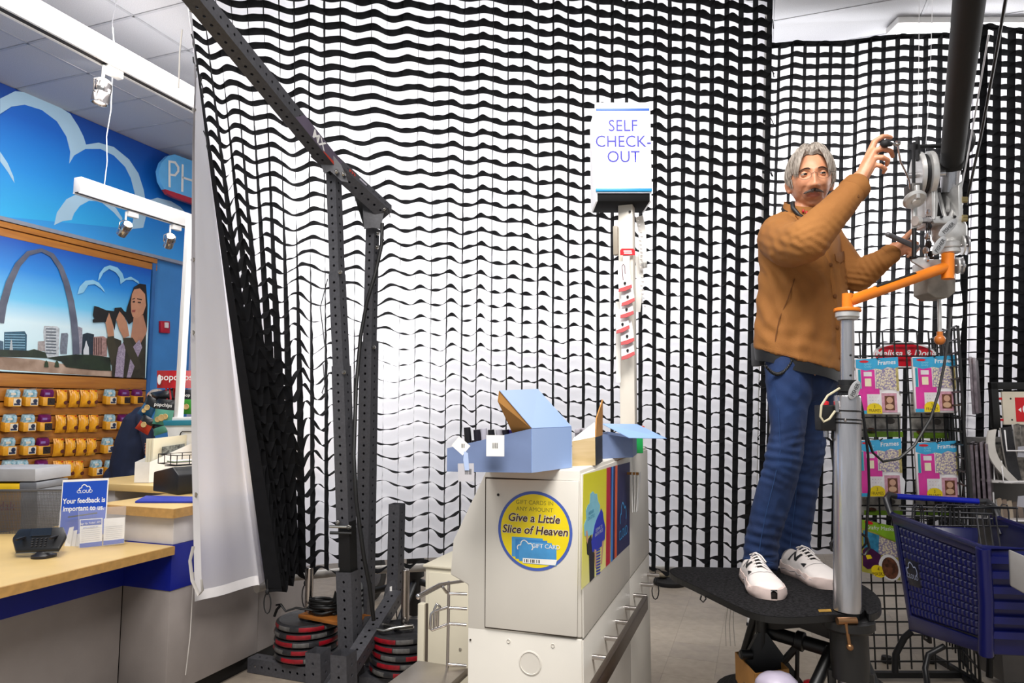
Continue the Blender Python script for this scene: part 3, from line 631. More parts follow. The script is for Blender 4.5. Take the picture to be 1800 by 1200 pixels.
# slanted beam in two pieces
ba, bb_ = pf(322, -32, 3.0), pf(578, 283, 4.05)
upb = V(0, -1, .35)
R('top_beam', ba, bb_, .085, V(-1, -.9, .3)); R('top_beam_end', pf(556, 262, 4.03), pf(680, 374, 4.38), .09, V(-1, -.9, .3))
# gussets
def plate(name, pix, f, th=.008, mt=m_rack, par=None): b = B(); b.prism([pf(x, y, f) for x, y in pix], FH*th); return obj(name, b, mt, par or t)
plate('gusset', [(563, 268), (577, 262), (600, 290), (612, 320), (600, 318), (580, 300), (570, 305), (564, 290)], 4.02); plate('gusset', [(566, 270), (582, 272), (580, 305), (568, 302)], 4.06, mt=m_rackd)
plate('gusset', [(636, 345), (655, 350), (678, 362), (668, 402), (656, 400), (640, 402)], 4.33); plate('gusset', [(618, 330), (650, 348), (652, 396), (640, 400)], 4.4, mt=m_rackd)
# decal on the beam
m_dec = mat('decal_purple', '#5e5566', .4); m_decr = mat('decal_red', '#c2402e', .4)
dv = (bb_-ba).normalized(); _, sa, su = basis(dv, V(-1, -.9, .3))
c = ba.lerp(bb_, .86)
nrm_ = max([n for n in (sa, -sa, su, -su) if n.dot(EY-c-n*.05) > 0], key=lambda n: n.dot(RH+ZZ))
side = dv.cross(nrm_)
df = Fr(c+nrm_*.0435, dv, nrm_.cross(dv)); df.n = nrm_
b = B(); b.prism([df.p(-.22, -.041), df.p(.24, -.041), df.p(.24, .041), df.p(-.16, .041)], nrm_*.0008); obj('decal', b, m_dec, t)
b = B(); b.prism([df.p(.06, -.041, .001), df.p(.24, -.041, .001), df.p(.24, -.012, .001), df.p(.06, -.034, .001)], nrm_*.0006); obj('decal_stripe', b, m_decr, t)
text('MX', df, .0, -.03, .085, m_white, t, off=.02, k=.002)
e0, e1 = pf(556, 262, 4.03), pf(680, 374, 4.38); d2 = (e1-e0).normalized(); _, sa, su = basis(d2, V(-1, -.9, .3)); n2 = max([n for n in (sa, -sa, su, -su) if n.dot(EY-e0-n*.05) > 0], key=lambda n: n.dot(RH+ZZ)); df2 = Fr(e0.lerp(e1, .42)+n2*.0465, d2, n2.cross(d2)); df2.n = n2
text('m', df2, -.0, -.025, .07, m_decr, t, off=.02, k=.002)
b = B(); b.prism([df2.p(.06, -.01, .001), df2.p(.12, -.01, .001), df2.p(.12, .012, .001), df2.p(.06, .012, .001)], n2*.0005); obj('decal_caption', b, mat('decal_pale', '#b9b5c0', .5), t)
# bolts, pins
for x, y, f in ((592, 302, 4.0), (604, 306, 4.0), (676, 368, 4.3), (664, 410, 4.36), (598, 478, 4.06), (663, 434, 4.36), (605, 654, 4.06), (657, 610, 4.36), (594, 918, 4.06), (613, 926, 4.06)):
    b = B(); b.lathe(pf(x, y, f), -FH, [(.013, -.01), (.013, .008), (.008, .012), (.004, .02)], 8); obj('bolt', b, m_bolt, t, 40)
for x, y, f in ((583, 925, 4.06), (584, 936, 4.06)): b = B(); b.cyl(pf(x-4, y, f), pf(x+34, y+1, f), .009, n=8); obj('pull_pin', b, m_bolt if y < 930 else m_rackd, t, 40)
# diagonal braces, back post, floor members
R('back_post', pf(698, 885, 4.45), pf(694, 1052, 4.45), .078)
R('diagonal_brace', pf(696, 1046, 4.42), pf(588, 1215, 3.75), .082, V(0, 1, 1)); R('diagonal_brace', pf(650, 1088, 4.3), pf(560, 1218, 3.9), .05, V(0, 1, 1), hr=.006)
R('socket_post', pf(559, 1142, 3.95), pf(562, 1290, 3.95), .098); R('socket_post', pf(604, 1146, 3.75), pf(607, 1320, 3.75), .098)
p = pf(622, 1250, 4.15); R('foot_beam', V(p.x, p.y, .045), V(p.x-.75, p.y+.02, .045), .085, V(0, 0, 1)); q = pf(642, 1100, 4.42); R('foot_beam', V(p.x, p.y, .045), V(p.x+.2, p.y+.9, .045), .085, V(0, 0, 1))
R('foot_beam', V(p.x+.05, p.y, .045), V(p.x+.75, p.y+.1, .045), .085, V(0, 0, 1)); 
b = B(); p0 = pf(648, 1090, 4.42); b.bar(pf(642, 1080, 4.42), V(p0.x, p0.y+.05, .04), .08, .08, (1, 0, 0)); obj('post_foot', b, m_rack, t)
plate('round_gusset', [(693, 1018), (684, 1022), (677, 1034), (674, 1050), (675, 1066), (694, 1048), (697, 1030)], 4.40)
plate('sticker', [(685, 1031), (689, 1030), (689, 1044), (685, 1045)], 4.395, .001, m_white)
# hanging black hose / cables on the rack
o = obj('cable', B().tube([pf(672, 392, 4.3), pf(671, 430, 4.3), pf(660, 480, 4.28), pf(645, 530, 4.28), pf(634, 590, 4.3), pf(626, 680, 4.2), pf(622, 800, 4.02), pf(626, 880, 4.0), pf(640, 980, 4.0), pf(650, 1030, 4.0), pf(657, 1090, 4.02)], .012, 7), m_rackd, t, 60)
for pts in ([(576, 490), (563, 540), (570, 600), (576, 640)], [(578, 655), (566, 690), (573, 700), (568, 640)], [(678, 374), (686, 382), (682, 365), (676, 372)], [(668, 400), (672, 415), (676, 425)]):
    obj('safety_wire', B().tube([pf(x, y, 4.05) for x, y in pts], .003, 5), m_rackd, t)
# ---------------------------------------------------------------- weight plates
m_pl = mat('plate_iron', '#3b3b3e', .4, .3, var=.2, scale=30, bump=.1, bscale=120); m_plr = mat('plate_red', '#9e0d20', .4, var=.25, scale=30, col2='#6d1018'); m_plg = mat('plate_grey_mark', '#6c6a68', .5, var=.25, scale=40)
def wplate(rot):
    t = thing('weight_plate', (0, 0, 0), 'x', 'weight plate', 'iron weight plates stacked on the pins')
    b = B(); b.lathe((0, 0, 0), ZZ, [(.028, 0), (.175, 0), (.195, .006), (.2, .018), (.195, .034), (.178, .041), (.165, .034), (.06, .034), (.055, .044), (.028, .044)], 40); obj('disc', b, m_pl, t, 40)
    n = 8
    for k in range(n):
        b = B(); a0 = 2*math.pi*k/n+rot; a1 = a0+2*math.pi/n*(.97 if k % 2 == 0 else .62)
        N = 8
        def fn(u, v):
            a = a0+(a1-a0)*u; r, h = [(.1955, .0075), (.2008, .018), (.1958, .0335)][int(round(v*2))]
            return V(r*math.cos(a), r*math.sin(a), h)
        b.grid(fn, N, 2); obj('rim_mark', b, m_plr if k % 2 == 0 else m_plg, t, 60)
    return t
def stack(p, n, zb, side):
    src = wplate(rnd.uniform(0, 1))
    for k in range(n):
        o = src if k == 0 else dup(src, (0, 0, 0))
        o.location = V(p.x+rnd.uniform(-.008, .008), p.y, zb+k*.0455); o.rotation_euler.z = rnd.uniform(0, 6)
        o['label'] = f"iron weight plate with red rim marks, {ORD[n-1-k]} from the top of the {side} stack"
pl = pf(541, 1125, 4.42); stack(pl, 5, .10, 'left'); pr = pf(711, 1150, 4.2); stack(pr, 5, .10, 'right')
for p, z1_, s_ in ((pl, 1.63-(1010-715)/1200*4.6, 'left'), (pr, .66, 'right')):
    tt = thing('plate_pin', (p.x, p.y, 0), f'chrome plate storage pin standing in the {s_} weight stack', 'pin')
    zt = pf(0, 0, 1).z
    b = B(); b.cyl((p.x, p.y, .095), (p.x, p.y, max(z1_, .62)), .0245, n=14); b.lathe((p.x, p.y, max(z1_, .62)-.002), ZZ, [(.0245, 0), (.022, .006), (.012, .008)], 14); obj('pin', b, m_chrome, tt, 40)
    b = B(); b.box(p.x-.06, p.x+.06, p.y-.06, p.y+.06, 0, .095); obj('pin_base', b, m_rack, tt, bevel=.005)
# spring collar lying on the right stack
tt = thing('barbell_collar', (pr.x-.06, pr.y-.08, .34), 'grey steel clamp collar lying on the right weight stack', 'clamp'); zc = .1+5*.0455+.002
b = B(); pp = [(pr.x-.15, pr.y-.13), (pr.x-.13, pr.y-.05), (pr.x-.05, pr.y-.06), (pr.x+.02, pr.y-.09), (pr.x+.08, pr.y-.04)]
b.tube([V(x, y, zc+.016) for x, y in pp], .013, 8); obj('jaw', b, m_bolt, tt, 50)
b = B(); b.tube([V(pr.x-.15, pr.y-.13, zc+.012), V(pr.x-.05, pr.y-.15, zc+.016), V(pr.x+.0, pr.y-.12, zc+.03), V(pr.x+.08, pr.y-.05, zc+.03)], .011, 8); obj('lever', b, m_bolt, tt, 50)
# wooden board with cables and a small motor on the left stack
zt = .1+5*.0455+.004
tt = thing('wooden_board', (pl.x+.15, pl.y, zt), 'orange wooden board lying across the left weight stack', 'board')
b = B(); b.obox((pl.x+.19, pl.y-.0, zt+.012), V(.2, -.03, 0), V(.015, .1, 0), ZZ*.011); obj('board', b, mat('orange_wood', '#a9672a', .5, var=.25, scale=4, stretch=(1, 14, 14)), tt, bevel=.003)
tt = thing('cable_coil', (pl.x+.1, pl.y, zt+.03), 'tangled black cable coil lying on the orange board', 'cable')
b = B(); L = []
for k in range(90):
    a = k*.42; r = .07+.045*ns(k*.2, 3); L.append(V(pl.x+.12+r*1.2*math.cos(a), pl.y-.02+r*.7*math.sin(a), zt+.035+.0009*k+.01*ns(k*.3, 8)))
b.tube(L, .009, 6); obj('coil', b, m_rackd, tt, 60)
b = B(); b.tube([L[0], V(pl.x-.02, pl.y-.1, zt+.07), V(pl.x-.08, pl.y-.12, zt+.05), V(pl.x-.11, pl.y-.13, zt+.09), V(pl.x-.15, pl.y-.12, zt+.08)], .007, 6); obj('loose_end', b, m_rackd, tt, 60)
b = B(); b.tube([V(pl.x-.11, pl.y-.13, zt+.085), V(pl.x-.13, pl.y-.14, zt+.06), V(pl.x-.14, pl.y-.15, zt+.02)], .009, 6); obj('plug', b, m_rackd, tt, 60)
b = B(); b.add([V(pl.x+.17, pl.y, zt+.1), V(pl.x+.22, pl.y+.02, zt+.1), V(pl.x+.19, pl.y, zt+.17), V(pl.x+.2, pl.y-.03, zt+.1)], [(0, 1, 2), (1, 3, 2), (3, 0, 2), (0, 3, 1)]); obj('torn_wrapper', b, m_rackd, tt)
mc_ = V(pl.x+.27, pl.y+.06, zt+.024)
tt = thing('electric_motor', mc_, 'grey slotted electric motor standing on the board beside the rack', 'motor')
b = B(); b.lathe(mc_, ZZ, [(.085, 0), (.085, .02), (.08, .03), (.072, .17), (.06, .19), (.02, .195)], 24); obj('housing', b, mat('motor_grey', '#8d8f90', .4, .3), tt, 40)
for r_ in range(4):
    for k in range(24):
        if k % 6 == 5: continue
        a = 2*math.pi*k/24; h = .045+r_*.03; rr = .0795-(h-.03)*.057; b = B(); c = mc_+V(rr*math.cos(a), rr*math.sin(a), h+.008); b.obox(c, V(-math.sin(a), math.cos(a), 0)*.008, V(math.cos(a), math.sin(a), 0)*.003, ZZ*.006); obj('slot', b, m_rackd, tt)
# stuff behind the curtain: dark wheel and stand leg on the far floor
pw = pt(652, 1022, Z=.16); tt = thing('dolly_wheel', (pw.x, pw.y, 0), 'black rubber dolly wheel on the floor behind the curtain', 'wheel')
b = B(); b.lathe(V(pw.x-.05, pw.y, .2), (1, 0, 0), [(.08, 0), (.17, 0), (.198, .02), (.198, .08), (.17, .1), (.08, .1)], 28); obj('tyre', b, m_rackd, tt, 40)
b = B(); b.lathe(V(pw.x-.052, pw.y, .2), (1, 0, 0), [(.03, -.01), (.08, 0), (.08, .1), (.03, .115)], 16); obj('hub', b, m_rack, tt, 40)
tt = thing('light_stand', pf(740, 1060, 5.6), 'black stand with low diagonal leg behind the curtain near the beige cabinet', 'stand')
ps = pf(730, 1000, 5.5); b = B(); b.cyl(V(ps.x, ps.y, .02), V(ps.x, ps.y, 1.4), .045, n=10); obj('column', b, m_rackd, tt, 50)
b = B(); b.lathe(V(ps.x, ps.y, .3), ZZ, [(.03, 0), (.07, .01), (.07, .2), (.03, .22)], 10); obj('gear_head', b, m_rackd, tt, 40)
for dx, dy in ((-.8, .05), (.7, .3), (.1, -.5)): b = B(); b.cyl(V(ps.x, ps.y, .28), V(ps.x+dx, ps.y+dy, .025), .025, n=8); obj('leg', b, m_rackd, tt, 50)
# ---------------------------------------------------------------- beige cabinet with chrome bag rack
m_beige = mat('beige_cabinet', '#cfc8b4', .5, var=.04, scale=4); m_beige2 = mat('kiosk_cream', '#dad5cb', .42, var=.03, scale=5); m_gap = mat('dark_gap', '#4c4238', .8)
cx0 = pf(738, 993, 3.3); cx1 = pf(838, 993, 3.1)
tt = thing('bagging_cabinet', V(cx0.x, cx0.y, 0), 'beige bagging cabinet with door left of the self checkout kiosk', 'cabinet')
xa, xb, yf = pt(737, 1100, Y=3.05).x, pt(850, 1100, Y=3.05).x, 3.05; ztop = pt(738, 995, Y=3.05).z
b = B(); b.box(xa+.03, xb, yf, yf+.55, .06, ztop); obj('body', b, m_beige, tt, bevel=.004)
b = B(); b.box(xa+.02, xb, yf-.01, yf+.56, ztop, ztop+.012); obj('top', b, m_beige, tt, bevel=.003)
b = B(); b.box(xa, xa+.035, yf-.02, yf+.02, .07, ztop-.17); obj('door_edge', b, m_beige, tt, bevel=.004); b = B(); b.box(xa+.036, xa+.05, yf-.006, yf+.01, .07, ztop-.17); obj('door_gap', b, m_gap, tt)
b = B(); b.box(xa+.05, xb, yf-.008, yf, .07, ztop-.02); obj('door', b, m_beige, tt, bevel=.003)
for zz in (ztop-.36, ztop-.52): b = B(); b.lathe(V(xa+.22, yf-.008, zz), (0, -1, 0), [(.008, 0), (.006, .004)], 10); obj('screw', b, m_bolt, tt)
tt = thing('bag_rack', pf(790, 1100, 2.75), 'chrome wire bag rack in front of the beige cabinet', 'rack')
def wires(par, L, f, r, mt, name='wire'):
    for pts in L: obj(name, B().tube([pf(x, y, f) if len(q_) == 2 else pf(x, y, q_[2]) for q_ in pts for x, y in (q_[:2],)], r, 7), mt, par, 60)
FB = 2.72
wires(tt, [[(789, 1022), (788, 1100), (786, 1190)], [(735, 1050, 2.5), (768, 1033, 2.62), (789, 1023)], [(736, 1046, 2.5), (772, 1027, 2.62), (822, 1020)], [(778, 1031, 2.65), (785, 1041)], [(789, 1043), (821, 1044)], [(789, 1068), (821, 1070)], [(789, 1096), (820, 1098)], [(788, 1167), (820, 1170)],
    [(789, 1066), (763, 1074), (758, 1079), (756, 1104), (759, 1107), (789, 1096)], [(763, 1104), (764, 1070), (768, 1061), (773, 1066), (774, 1072)], [(769, 1100), (770, 1070)], [(786, 1176), (800, 1195), (806, 1205)]], FB, .0058, m_chrome)
b = B(); b.sph(pf(736, 1048, 2.5), .011, 10, 7); obj('end_knob', b, m_chrome, tt, 60)
for x, y in ((779, 1112), (779, 1163)): pass
tt = thing('bag_shelf', pt(760, 1190, Z=.52), 'stainless low shelf under the chrome bag rack', 'shelf')
zs = pf(740, 1168, 2.75).z; P = [pf(735, 1165, 2.8), pf(823, 1175, 2.72)]
b = B(); a_, c_ = P; a_.z = c_.z = zs; b.prism([a_, c_, c_+V(.0, -.55, 0), a_+V(.0, -.55, 0)], V(0, 0, -.03)); obj('shelf_plate', b, mat('stainless', '#b7ada0', .3, .8), tt, bevel=.004)
b = B(); b.box(a_.x+.02, a_.x+.06, a_.y-.3, a_.y-.26, 0, zs-.03); b2 = B(); b2.box(c_.x-.12, c_.x-.08, a_.y-.3, a_.y-.26, 0, zs-.03); obj('leg', b, m_beige, tt); obj('leg', b2, m_beige, tt)
# ================================================================ SELF CHECKOUT KIOSK
YK = 2.10; k0 = pt(1020, 826, Y=YK); XR = k0.x; YB = 3.42
def kp(x, y): return pt(x, y, Y=YK)
tt = thing('checkout_kiosk', V(-.75, 2.7, 0), 'cream self checkout kiosk with round gift card decal on its front', 'kiosk')
kt = thing  # alias
zc_ = pt(940, 1110, Y=YK).z
zTop = k0.z
def prof(zlo, zhi, xl): return None
pA = [kp(857, 826), kp(1022, 828)]
up_poly = [V(kp(857, 826).x, YK, zTop), V(XR, YK, zTop), V(XR, YK, kp(1017, 1121).z), V(kp(822, 1106).x, YK, kp(822, 1106).z), V(kp(822, 1028).x, YK, kp(822, 1028).z), V(kp(791, 1010).x, YK, kp(791, 1010).z), V(kp(796, 950).x, YK, kp(796, 950).z)]
b = B(); b.prism(up_poly[::-1], (0, YB-YK, 0)); obj('upper_body', b, m_beige2, tt, bevel=.006)
zs2 = kp(1017, 1121).z-.004; xl = kp(822, 1106).x
b = B(); b.box(xl, XR, YK, YB, .04, zs2); obj('lower_body', b, m_beige2, tt, bevel=.006)
b = B(); b.prism([V(x.x, YK+.0005, x.z) for x in [kp(853, 838), kp(1018, 845), kp(1015, 1121), kp(852, 1103)]][::-1], (0, -.0012, 0)); obj('door_gap', b, m_gap, tt)
b = B(); b.prism([V(x.x, YK-.0005, x.z) for x in [kp(855.5, 841), kp(1018.5, 845), kp(1015, 1118.5), kp(854, 1100.5)]][::-1], (0, -.006, 0)); obj('front_door', b, m_beige2, tt, bevel=.002)
b = B(); b.lathe(V(kp(877, 869).x, YK-.0065, kp(877, 869).z), (0, -1, 0), [(.0045, 0), (.004, .002), (.001, .0025)], 10); obj('lock', b, m_kick, tt)
for x, y, r in ((932, 1165, .037), (894, 1126, .006), (972, 1134, .006), (827, 1124, .003)):
    p = kp(x, y); b = B(); b.lathe(V(p.x, YK, p.z), (0, -1, 0), [(r, 0), (r, .0015), (r*.9, .0025), (r*.88, .0008), (.0005, .0008)], 24); obj('knockout', b, m_beige2 if r > .005 else m_gap, tt, 30)
# right side: panels, rail, seam
def ks(x, y): return pt(x, y, X=XR)
sB = ks(1103, 860).y
b = B(); b.box(XR-.0005, XR+.006, YK+.004, sB-.002, zs2+.004, zTop-.012); obj('side_panel', b, m_beige2, tt, bevel=.002)
b = B(); b.box(XR-.0005, XR+.006, sB+.002, YB, zs2+.004, zTop-.012); obj('side_panel', b, m_beige2, tt, bevel=.002)
b = B(); b.box(XR-.0005, XR+.004, YK+.004, sB-.002, .05, zs2-.004); obj('side_panel', b, m_beige2, tt, bevel=.002)
b = B(); b.box(XR-.0005, XR+.004, sB+.002, YB, .05, zs2-.004); obj('side_panel', b, m_beige2, tt, bevel=.002)
XQ = XR+.075; r0, r1 = pt(1046, 1200, X=XQ), pt(1139, 1050, X=XQ); m_rail = mat('bumper_rail', '#4b4037', .3, .5)
zr = (r0.z+r1.z)/2
b = B(); b.box(XQ-.02, XQ, YK-.3, pt(1139, 1050, X=XQ).y, zr-.055, zr); obj('bumper_rail', b, m_rail, tt, bevel=.004)
for k in range(7): y = YK+.12+k*.19; b = B(); b.cyl(V(XR, y, zr-.02), V(XQ-.015, y, zr-.02), .009, n=8); obj('rail_standoff', b, m_chrome, tt, 50)
# round decal
m_dby = mat('decal_yellow', '#f2d914', .4, var=.03); m_dbb = mat('decal_blue', '#4a63b8', .4); m_dtx = mat('decal_text', '#4a2a14', .5); m_dcard = mat('card_blue', '#4fa0dc', .4, var=.15, scale=12); m_dlb = mat('card_pale', '#8cc4ec', .4)
pc = kp(941, 932); yd = YK-.0068; fd = Fr(V(pc.x, yd, pc.z), (1, 0, 0), (0, 0, 1)); r = (kp(1006, 932).x-kp(876, 932).x)/2
dec = tt
b = B(); b.prism([fd.p(x, y) for x, y in arcpts(0, 0, r, 0, 357, 63)], fd.n*.0008); obj('round_decal', b, m_dbb, dec)
b = B(); b.prism([fd.p(x, y, .0008) for x, y in arcpts(0, 0, r*.925, 0, 357, 63)], fd.n*.0003); obj('decal_face', b, m_dby, dec)
m_olive = mat('decal_olive', '#8d8420', .5); m_kw = mat('decal_white', '#f4f2ee', .4)
text('GIFT CARDS IN', fd, 0, r*.66, r*.15, m_olive, dec); text('ANY AMOUNT', fd, 0, r*.49, r*.15, m_olive, dec)
for s_, yy, x0 in (('Give a Little', .22, -.03), ('Slice of Heaven', -.08, .0)):
    text(s_, fd, r*x0, r*yy, r*.285, m_kw, dec, off=.045, shear=.18, k=.0012, name='letter_halo'); text(s_, fd, r*x0, r*yy, r*.285, m_dtx, dec, off=.016, shear=.18, k=.0019)
for k in range(4):
    b = B(); dx, dy = .1*k, -.05*k
    b.prism([fd.p(r*(-.62+dx), r*(-.18+dy), .0012+k*.0001), fd.p(r*(-.62+dx), r*(-.68+dy), .0012+k*.0001), fd.p(r*(.22+dx*1.2), r*(-.68+dy), .0012+k*.0001), fd.p(r*(.22+dx*1.2), r*(-.18+dy), .0012+k*.0001)], fd.n*.0001); obj('card_print', b, [m_dcard, mat('card_mid', '#3b8cd0', .4) if k == 1 else m_dcard][k % 2], dec)
b = B(); b.prism([fd.p(r*-.32, r*-.7, .0018), fd.p(r*-.32, r*-.82, .0018), fd.p(r*.55, r*-.82, .0018), fd.p(r*.6, r*-.68, .0018)], fd.n*.0001); obj('card_strip', b, m_kw, dec)
b = B()
for k, wv in enumerate((3, 5, 2, 4, 6, 2, 3, 5)): b.poly([fd.p(r*(-.28+k*.055), r*-.8, .0021), fd.p(r*(-.28+k*.055+wv*.006), r*-.8, .0021), fd.p(r*(-.28+k*.055+wv*.006), r*-.72, .0021), fd.p(r*(-.28+k*.055), r*-.72, .0021)])
obj('card_barcode', b, m_kick, dec, kind='stuff')
text('GIFT CARD', fd, r*.3, r*-.42, r*.15, m_kw, dec, off=.01, k=.0022)
def cloudline(fr, x, y, s, wv, mt, par, k=.002, name='cloud_logo'):
    P = [(-1, -.35), (-1.08, -.05), (-.9, .2), (-.62, .25), (-.55, .6), (-.2, .85), (.2, .7), (.42, .45), (.75, .5), (1.0, .2), (1.0, -.15), (.8, -.35)]
    S_ = []
    for i in range(len(P)-1):
        for j in range(4):
            u = i+j/4; S_.append(interp([(q, a, c) for q, (a, c) in enumerate(P)], u))
    b = B(); b.prism([fr.p(x+a*s, y+c*s, k) for a, c in strip2(S_, wv/s)], fr.n*.0002); return obj(name, b, mt, par)
cloudline(fd, r*-.25, r*-.42, r*.2, r*.025, m_kw, dec)
# side poster
m_py = gradmat('poster_yellow', [(0, '#f4f0b8'), (.5, '#f0ea58'), (1, '#e6e013')], 2, 1.0, 1.4); m_pn = mat('poster_navy', '#161a56', .4); m_pr = mat('poster_red', '#c9103c', .4); m_pb = mat('poster_blue', '#3f8ae0', .4); m_po = mat('poster_orange', '#e8602e', .4)
pst = tt
XP = XR+.0065
def sp(L, dx=0): return [pt(1010+x*120/655, 820+y*220/1200, X=XP+dx) for x, y in L]
def sprint(name, L, mt, dx): b = B(); b.prism(sp(L, dx), (.0004, 0, 0)); return obj(name, b, mt, pst)
sprint('poster_sheet', [(85, 75), (530, -45), (528, 745), (65, 1178)], m_py, 0)
sprint('poster_panel', [(345, 3), (530, -45), (528, 745), (345, 916)], m_pn, .0006); sprint('poster_stripe', [(308, 12), (345, 3), (340, 922), (300, 960)], m_pr, .0008); sprint('poster_stripe', [(358, 0), (372, -4), (364, 900), (348, 915)], m_pb, .001); sprint('poster_stripe', [(392, -10), (411, -14), (404, 862), (384, 882)], m_po, .001)
m_lb = mat('poster_pale_blue', '#8fd6ec', .4); m_rb = mat('poster_royal', '#2336c0', .4)
sprint('paper_cloud', [(150, 260), (175, 235), (195, 262), (215, 258), (225, 330), (245, 370), (238, 450), (215, 520), (190, 640), (120, 670), (95, 660), (90, 560), (112, 500), (108, 420), (125, 370), (145, 350)], m_lb, .0008)
sprint('figure', [(115, 720), (160, 650), (175, 800), (190, 830), (190, 1060), (145, 1110), (138, 850), (120, 840)], mat('figure_dark', '#15131f', .5), .0009)
sprint('paper_cloud', [(240, 440), (256, 400), (272, 440), (278, 500), (295, 580), (290, 690), (262, 760), (225, 790), (170, 820), (160, 720), (178, 640), (192, 560), (212, 500)], m_rb, .0012)
m_skin2 = mat('print_skin', '#d3a58a', .5)
sprint('printed_arm', [(108, 620), (122, 610), (132, 690), (122, 740), (112, 690)], m_skin2, .0012); sprint('printed_leg', [(190, 790), (208, 800), (215, 960), (200, 970)], m_skin2, .0014); sprint('printed_arm', [(265, 720), (280, 700), (262, 930), (250, 930)], m_skin2, .0014)
for k in range(9): sprint('figure_stripe', [(208, 800+k*28), (248, 782+k*28), (246, 797+k*28), (208, 815+k*28)], m_rb, .0015)
fs = Fr(pt(1010+160*120/655, 820+470*220/1200, X=XP+.0016), (0, 1, 0), (0, 0, 1))
text('HIGHER\nON STYLE', fs, 0, .006, .016, mat('poster_teal_text', '#3f9fc0', .5), pst, sx=1.3, k=.0004); fs2 = Fr(pt(1010+235*120/655, 820+620*220/1200, X=XP+.002), (0, 1, 0), (0, 0, 1)); text('DOWN TO\nEARTH PRICES', fs2, 0, .006, .015, mat('poster_white_text', '#cfd6ea', .5), pst, sx=1.3, k=.0004)
fs3 = Fr(pt(1010+465*120/655, 820+620*220/1200, X=XP+.002), (0, 1, 0), (0, 0, 1)); m_cy = mat('poster_cyan', '#2a9de0', .4); cloudline(fs3, 0, .06, .062, .007, m_cy, pst); text('CLOUD', fs3, 0, -.022, .052, m_cy, pst, sx=1.0)
# receipt clip on the kiosk side
tt2 = thing('receipt_clip', pt(1117, 880, X=XR+.02), 'bunch of white paper slips on a hook at the kiosk side', 'paper slips')
p = pt(1112, 832, X=XR+.03); b = B(); b.cyl(V(XR+.006, p.y, p.z), V(XR+.055, p.y, p.z), .006, n=8); obj('hook', b, mat('brass', '#b98a55', .3, .9), tt2, 50)
for k in range(3): b = B(); b.obox(V(XR+.03+k*.010, p.y+.01*k, p.z-.075), V(.0008, 0, 0), V(0, .022, 0), V(.004*k, 0, .08)); obj('slip', b, m_kw, tt2)
# things on the kiosk
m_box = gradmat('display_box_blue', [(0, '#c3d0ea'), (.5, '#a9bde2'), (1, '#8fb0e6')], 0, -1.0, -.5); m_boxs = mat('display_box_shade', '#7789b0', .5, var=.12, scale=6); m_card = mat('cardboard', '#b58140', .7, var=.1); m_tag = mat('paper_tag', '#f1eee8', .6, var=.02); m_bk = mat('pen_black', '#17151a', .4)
zt = zTop
bxA, bxB = pf(786, 813, 2.06), pf(934, 824, 2.02)     # front-left corner and front-right corner of the box base
tt = thing('display_box', V((bxA.x+bxB.x)/2, YK+.05, zt), 'pale blue cardboard display box with raised lid on top of the kiosk', 'box')
def q(x, y, f): return pf(x, y, f)
# corners: A front-left, C front-right (nearest), D right-back
A0, C0, D0 = q(786, 815, 2.10), q(934, 824, 2.06), q(1004, 818, 2.24)
for P_ in (A0, C0, D0): P_.z = zt+.001
hA, hC, hD = q(786, 788, 2.10).z-zt, q(934, 752, 2.06).z-zt, q(1004, 752, 2.24).z-zt
hR = (hC+hD)/2; E0 = A0+(D0-C0)
up = lambda p, h: V(p.x, p.y, p.z+h)
def sheet(name, P, mt, th=.003, par=None): b = B(); P = [Vector(x) for x in P]; n = (P[1]-P[0]).cross(P[2]-P[0]).normalized(); b.prism(P, n*th); return obj(name, b, mt, par or tt)
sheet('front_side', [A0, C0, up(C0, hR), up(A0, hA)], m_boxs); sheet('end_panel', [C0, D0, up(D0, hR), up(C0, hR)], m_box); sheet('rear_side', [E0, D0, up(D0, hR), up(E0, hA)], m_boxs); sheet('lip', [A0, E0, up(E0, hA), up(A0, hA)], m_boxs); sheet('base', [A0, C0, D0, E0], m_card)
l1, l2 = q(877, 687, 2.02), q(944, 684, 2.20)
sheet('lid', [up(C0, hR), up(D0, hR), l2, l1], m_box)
sheet('lid_flap', [l1, l1+(up(C0, hR)-l1)*.0+V(-.004, .0, -.03), q(905, 770, 2.10), up(C0, hR)], m_card, .002)
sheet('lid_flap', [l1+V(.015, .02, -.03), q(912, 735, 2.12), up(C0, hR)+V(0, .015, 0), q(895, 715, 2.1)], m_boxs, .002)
# tag stuck on the front of the box
frb = Fr(A0.lerp(C0, .5)+V(0, 0, .03), (C0-A0), ZZ); frb.n = frb.u.cross(frb.v)
def card(par, fr, x, y, w_, h, mt, k=.004, rot=0, name='price_tag'):
    c, s_ = math.cos(rot), math.sin(rot); b = B(); b.prism([fr.p(x+a*c-bb*s_, y+a*s_+bb*c, k) for a, bb in ((-w_, -h), (w_, -h), (w_, h), (-w_, h))], fr.n*.0006); return obj(name, b, mt, par)
fn_ = Fr(q(871, 783, 2.045), C0-A0, ZZ)
card(tt, fn_, 0, 0, .027, .031, m_tag)
def barcode(par, fr, x, y, w_, h, k):
    b = B(); xx = -w_
    r_ = random.Random(5)
    while xx < w_: e = r_.uniform(.0008, .0022); b.poly([fr.p(x+xx, y-h, k), fr.p(x+xx+e, y-h, k), fr.p(x+xx+e, y+h, k), fr.p(x+xx, y+h, k)]); xx += e+r_.uniform(.0008, .002)
    return obj('barcode', b, m_kick, par, kind='stuff')
barcode(tt, fn_, 0, -.0, .008, .008, .0049)
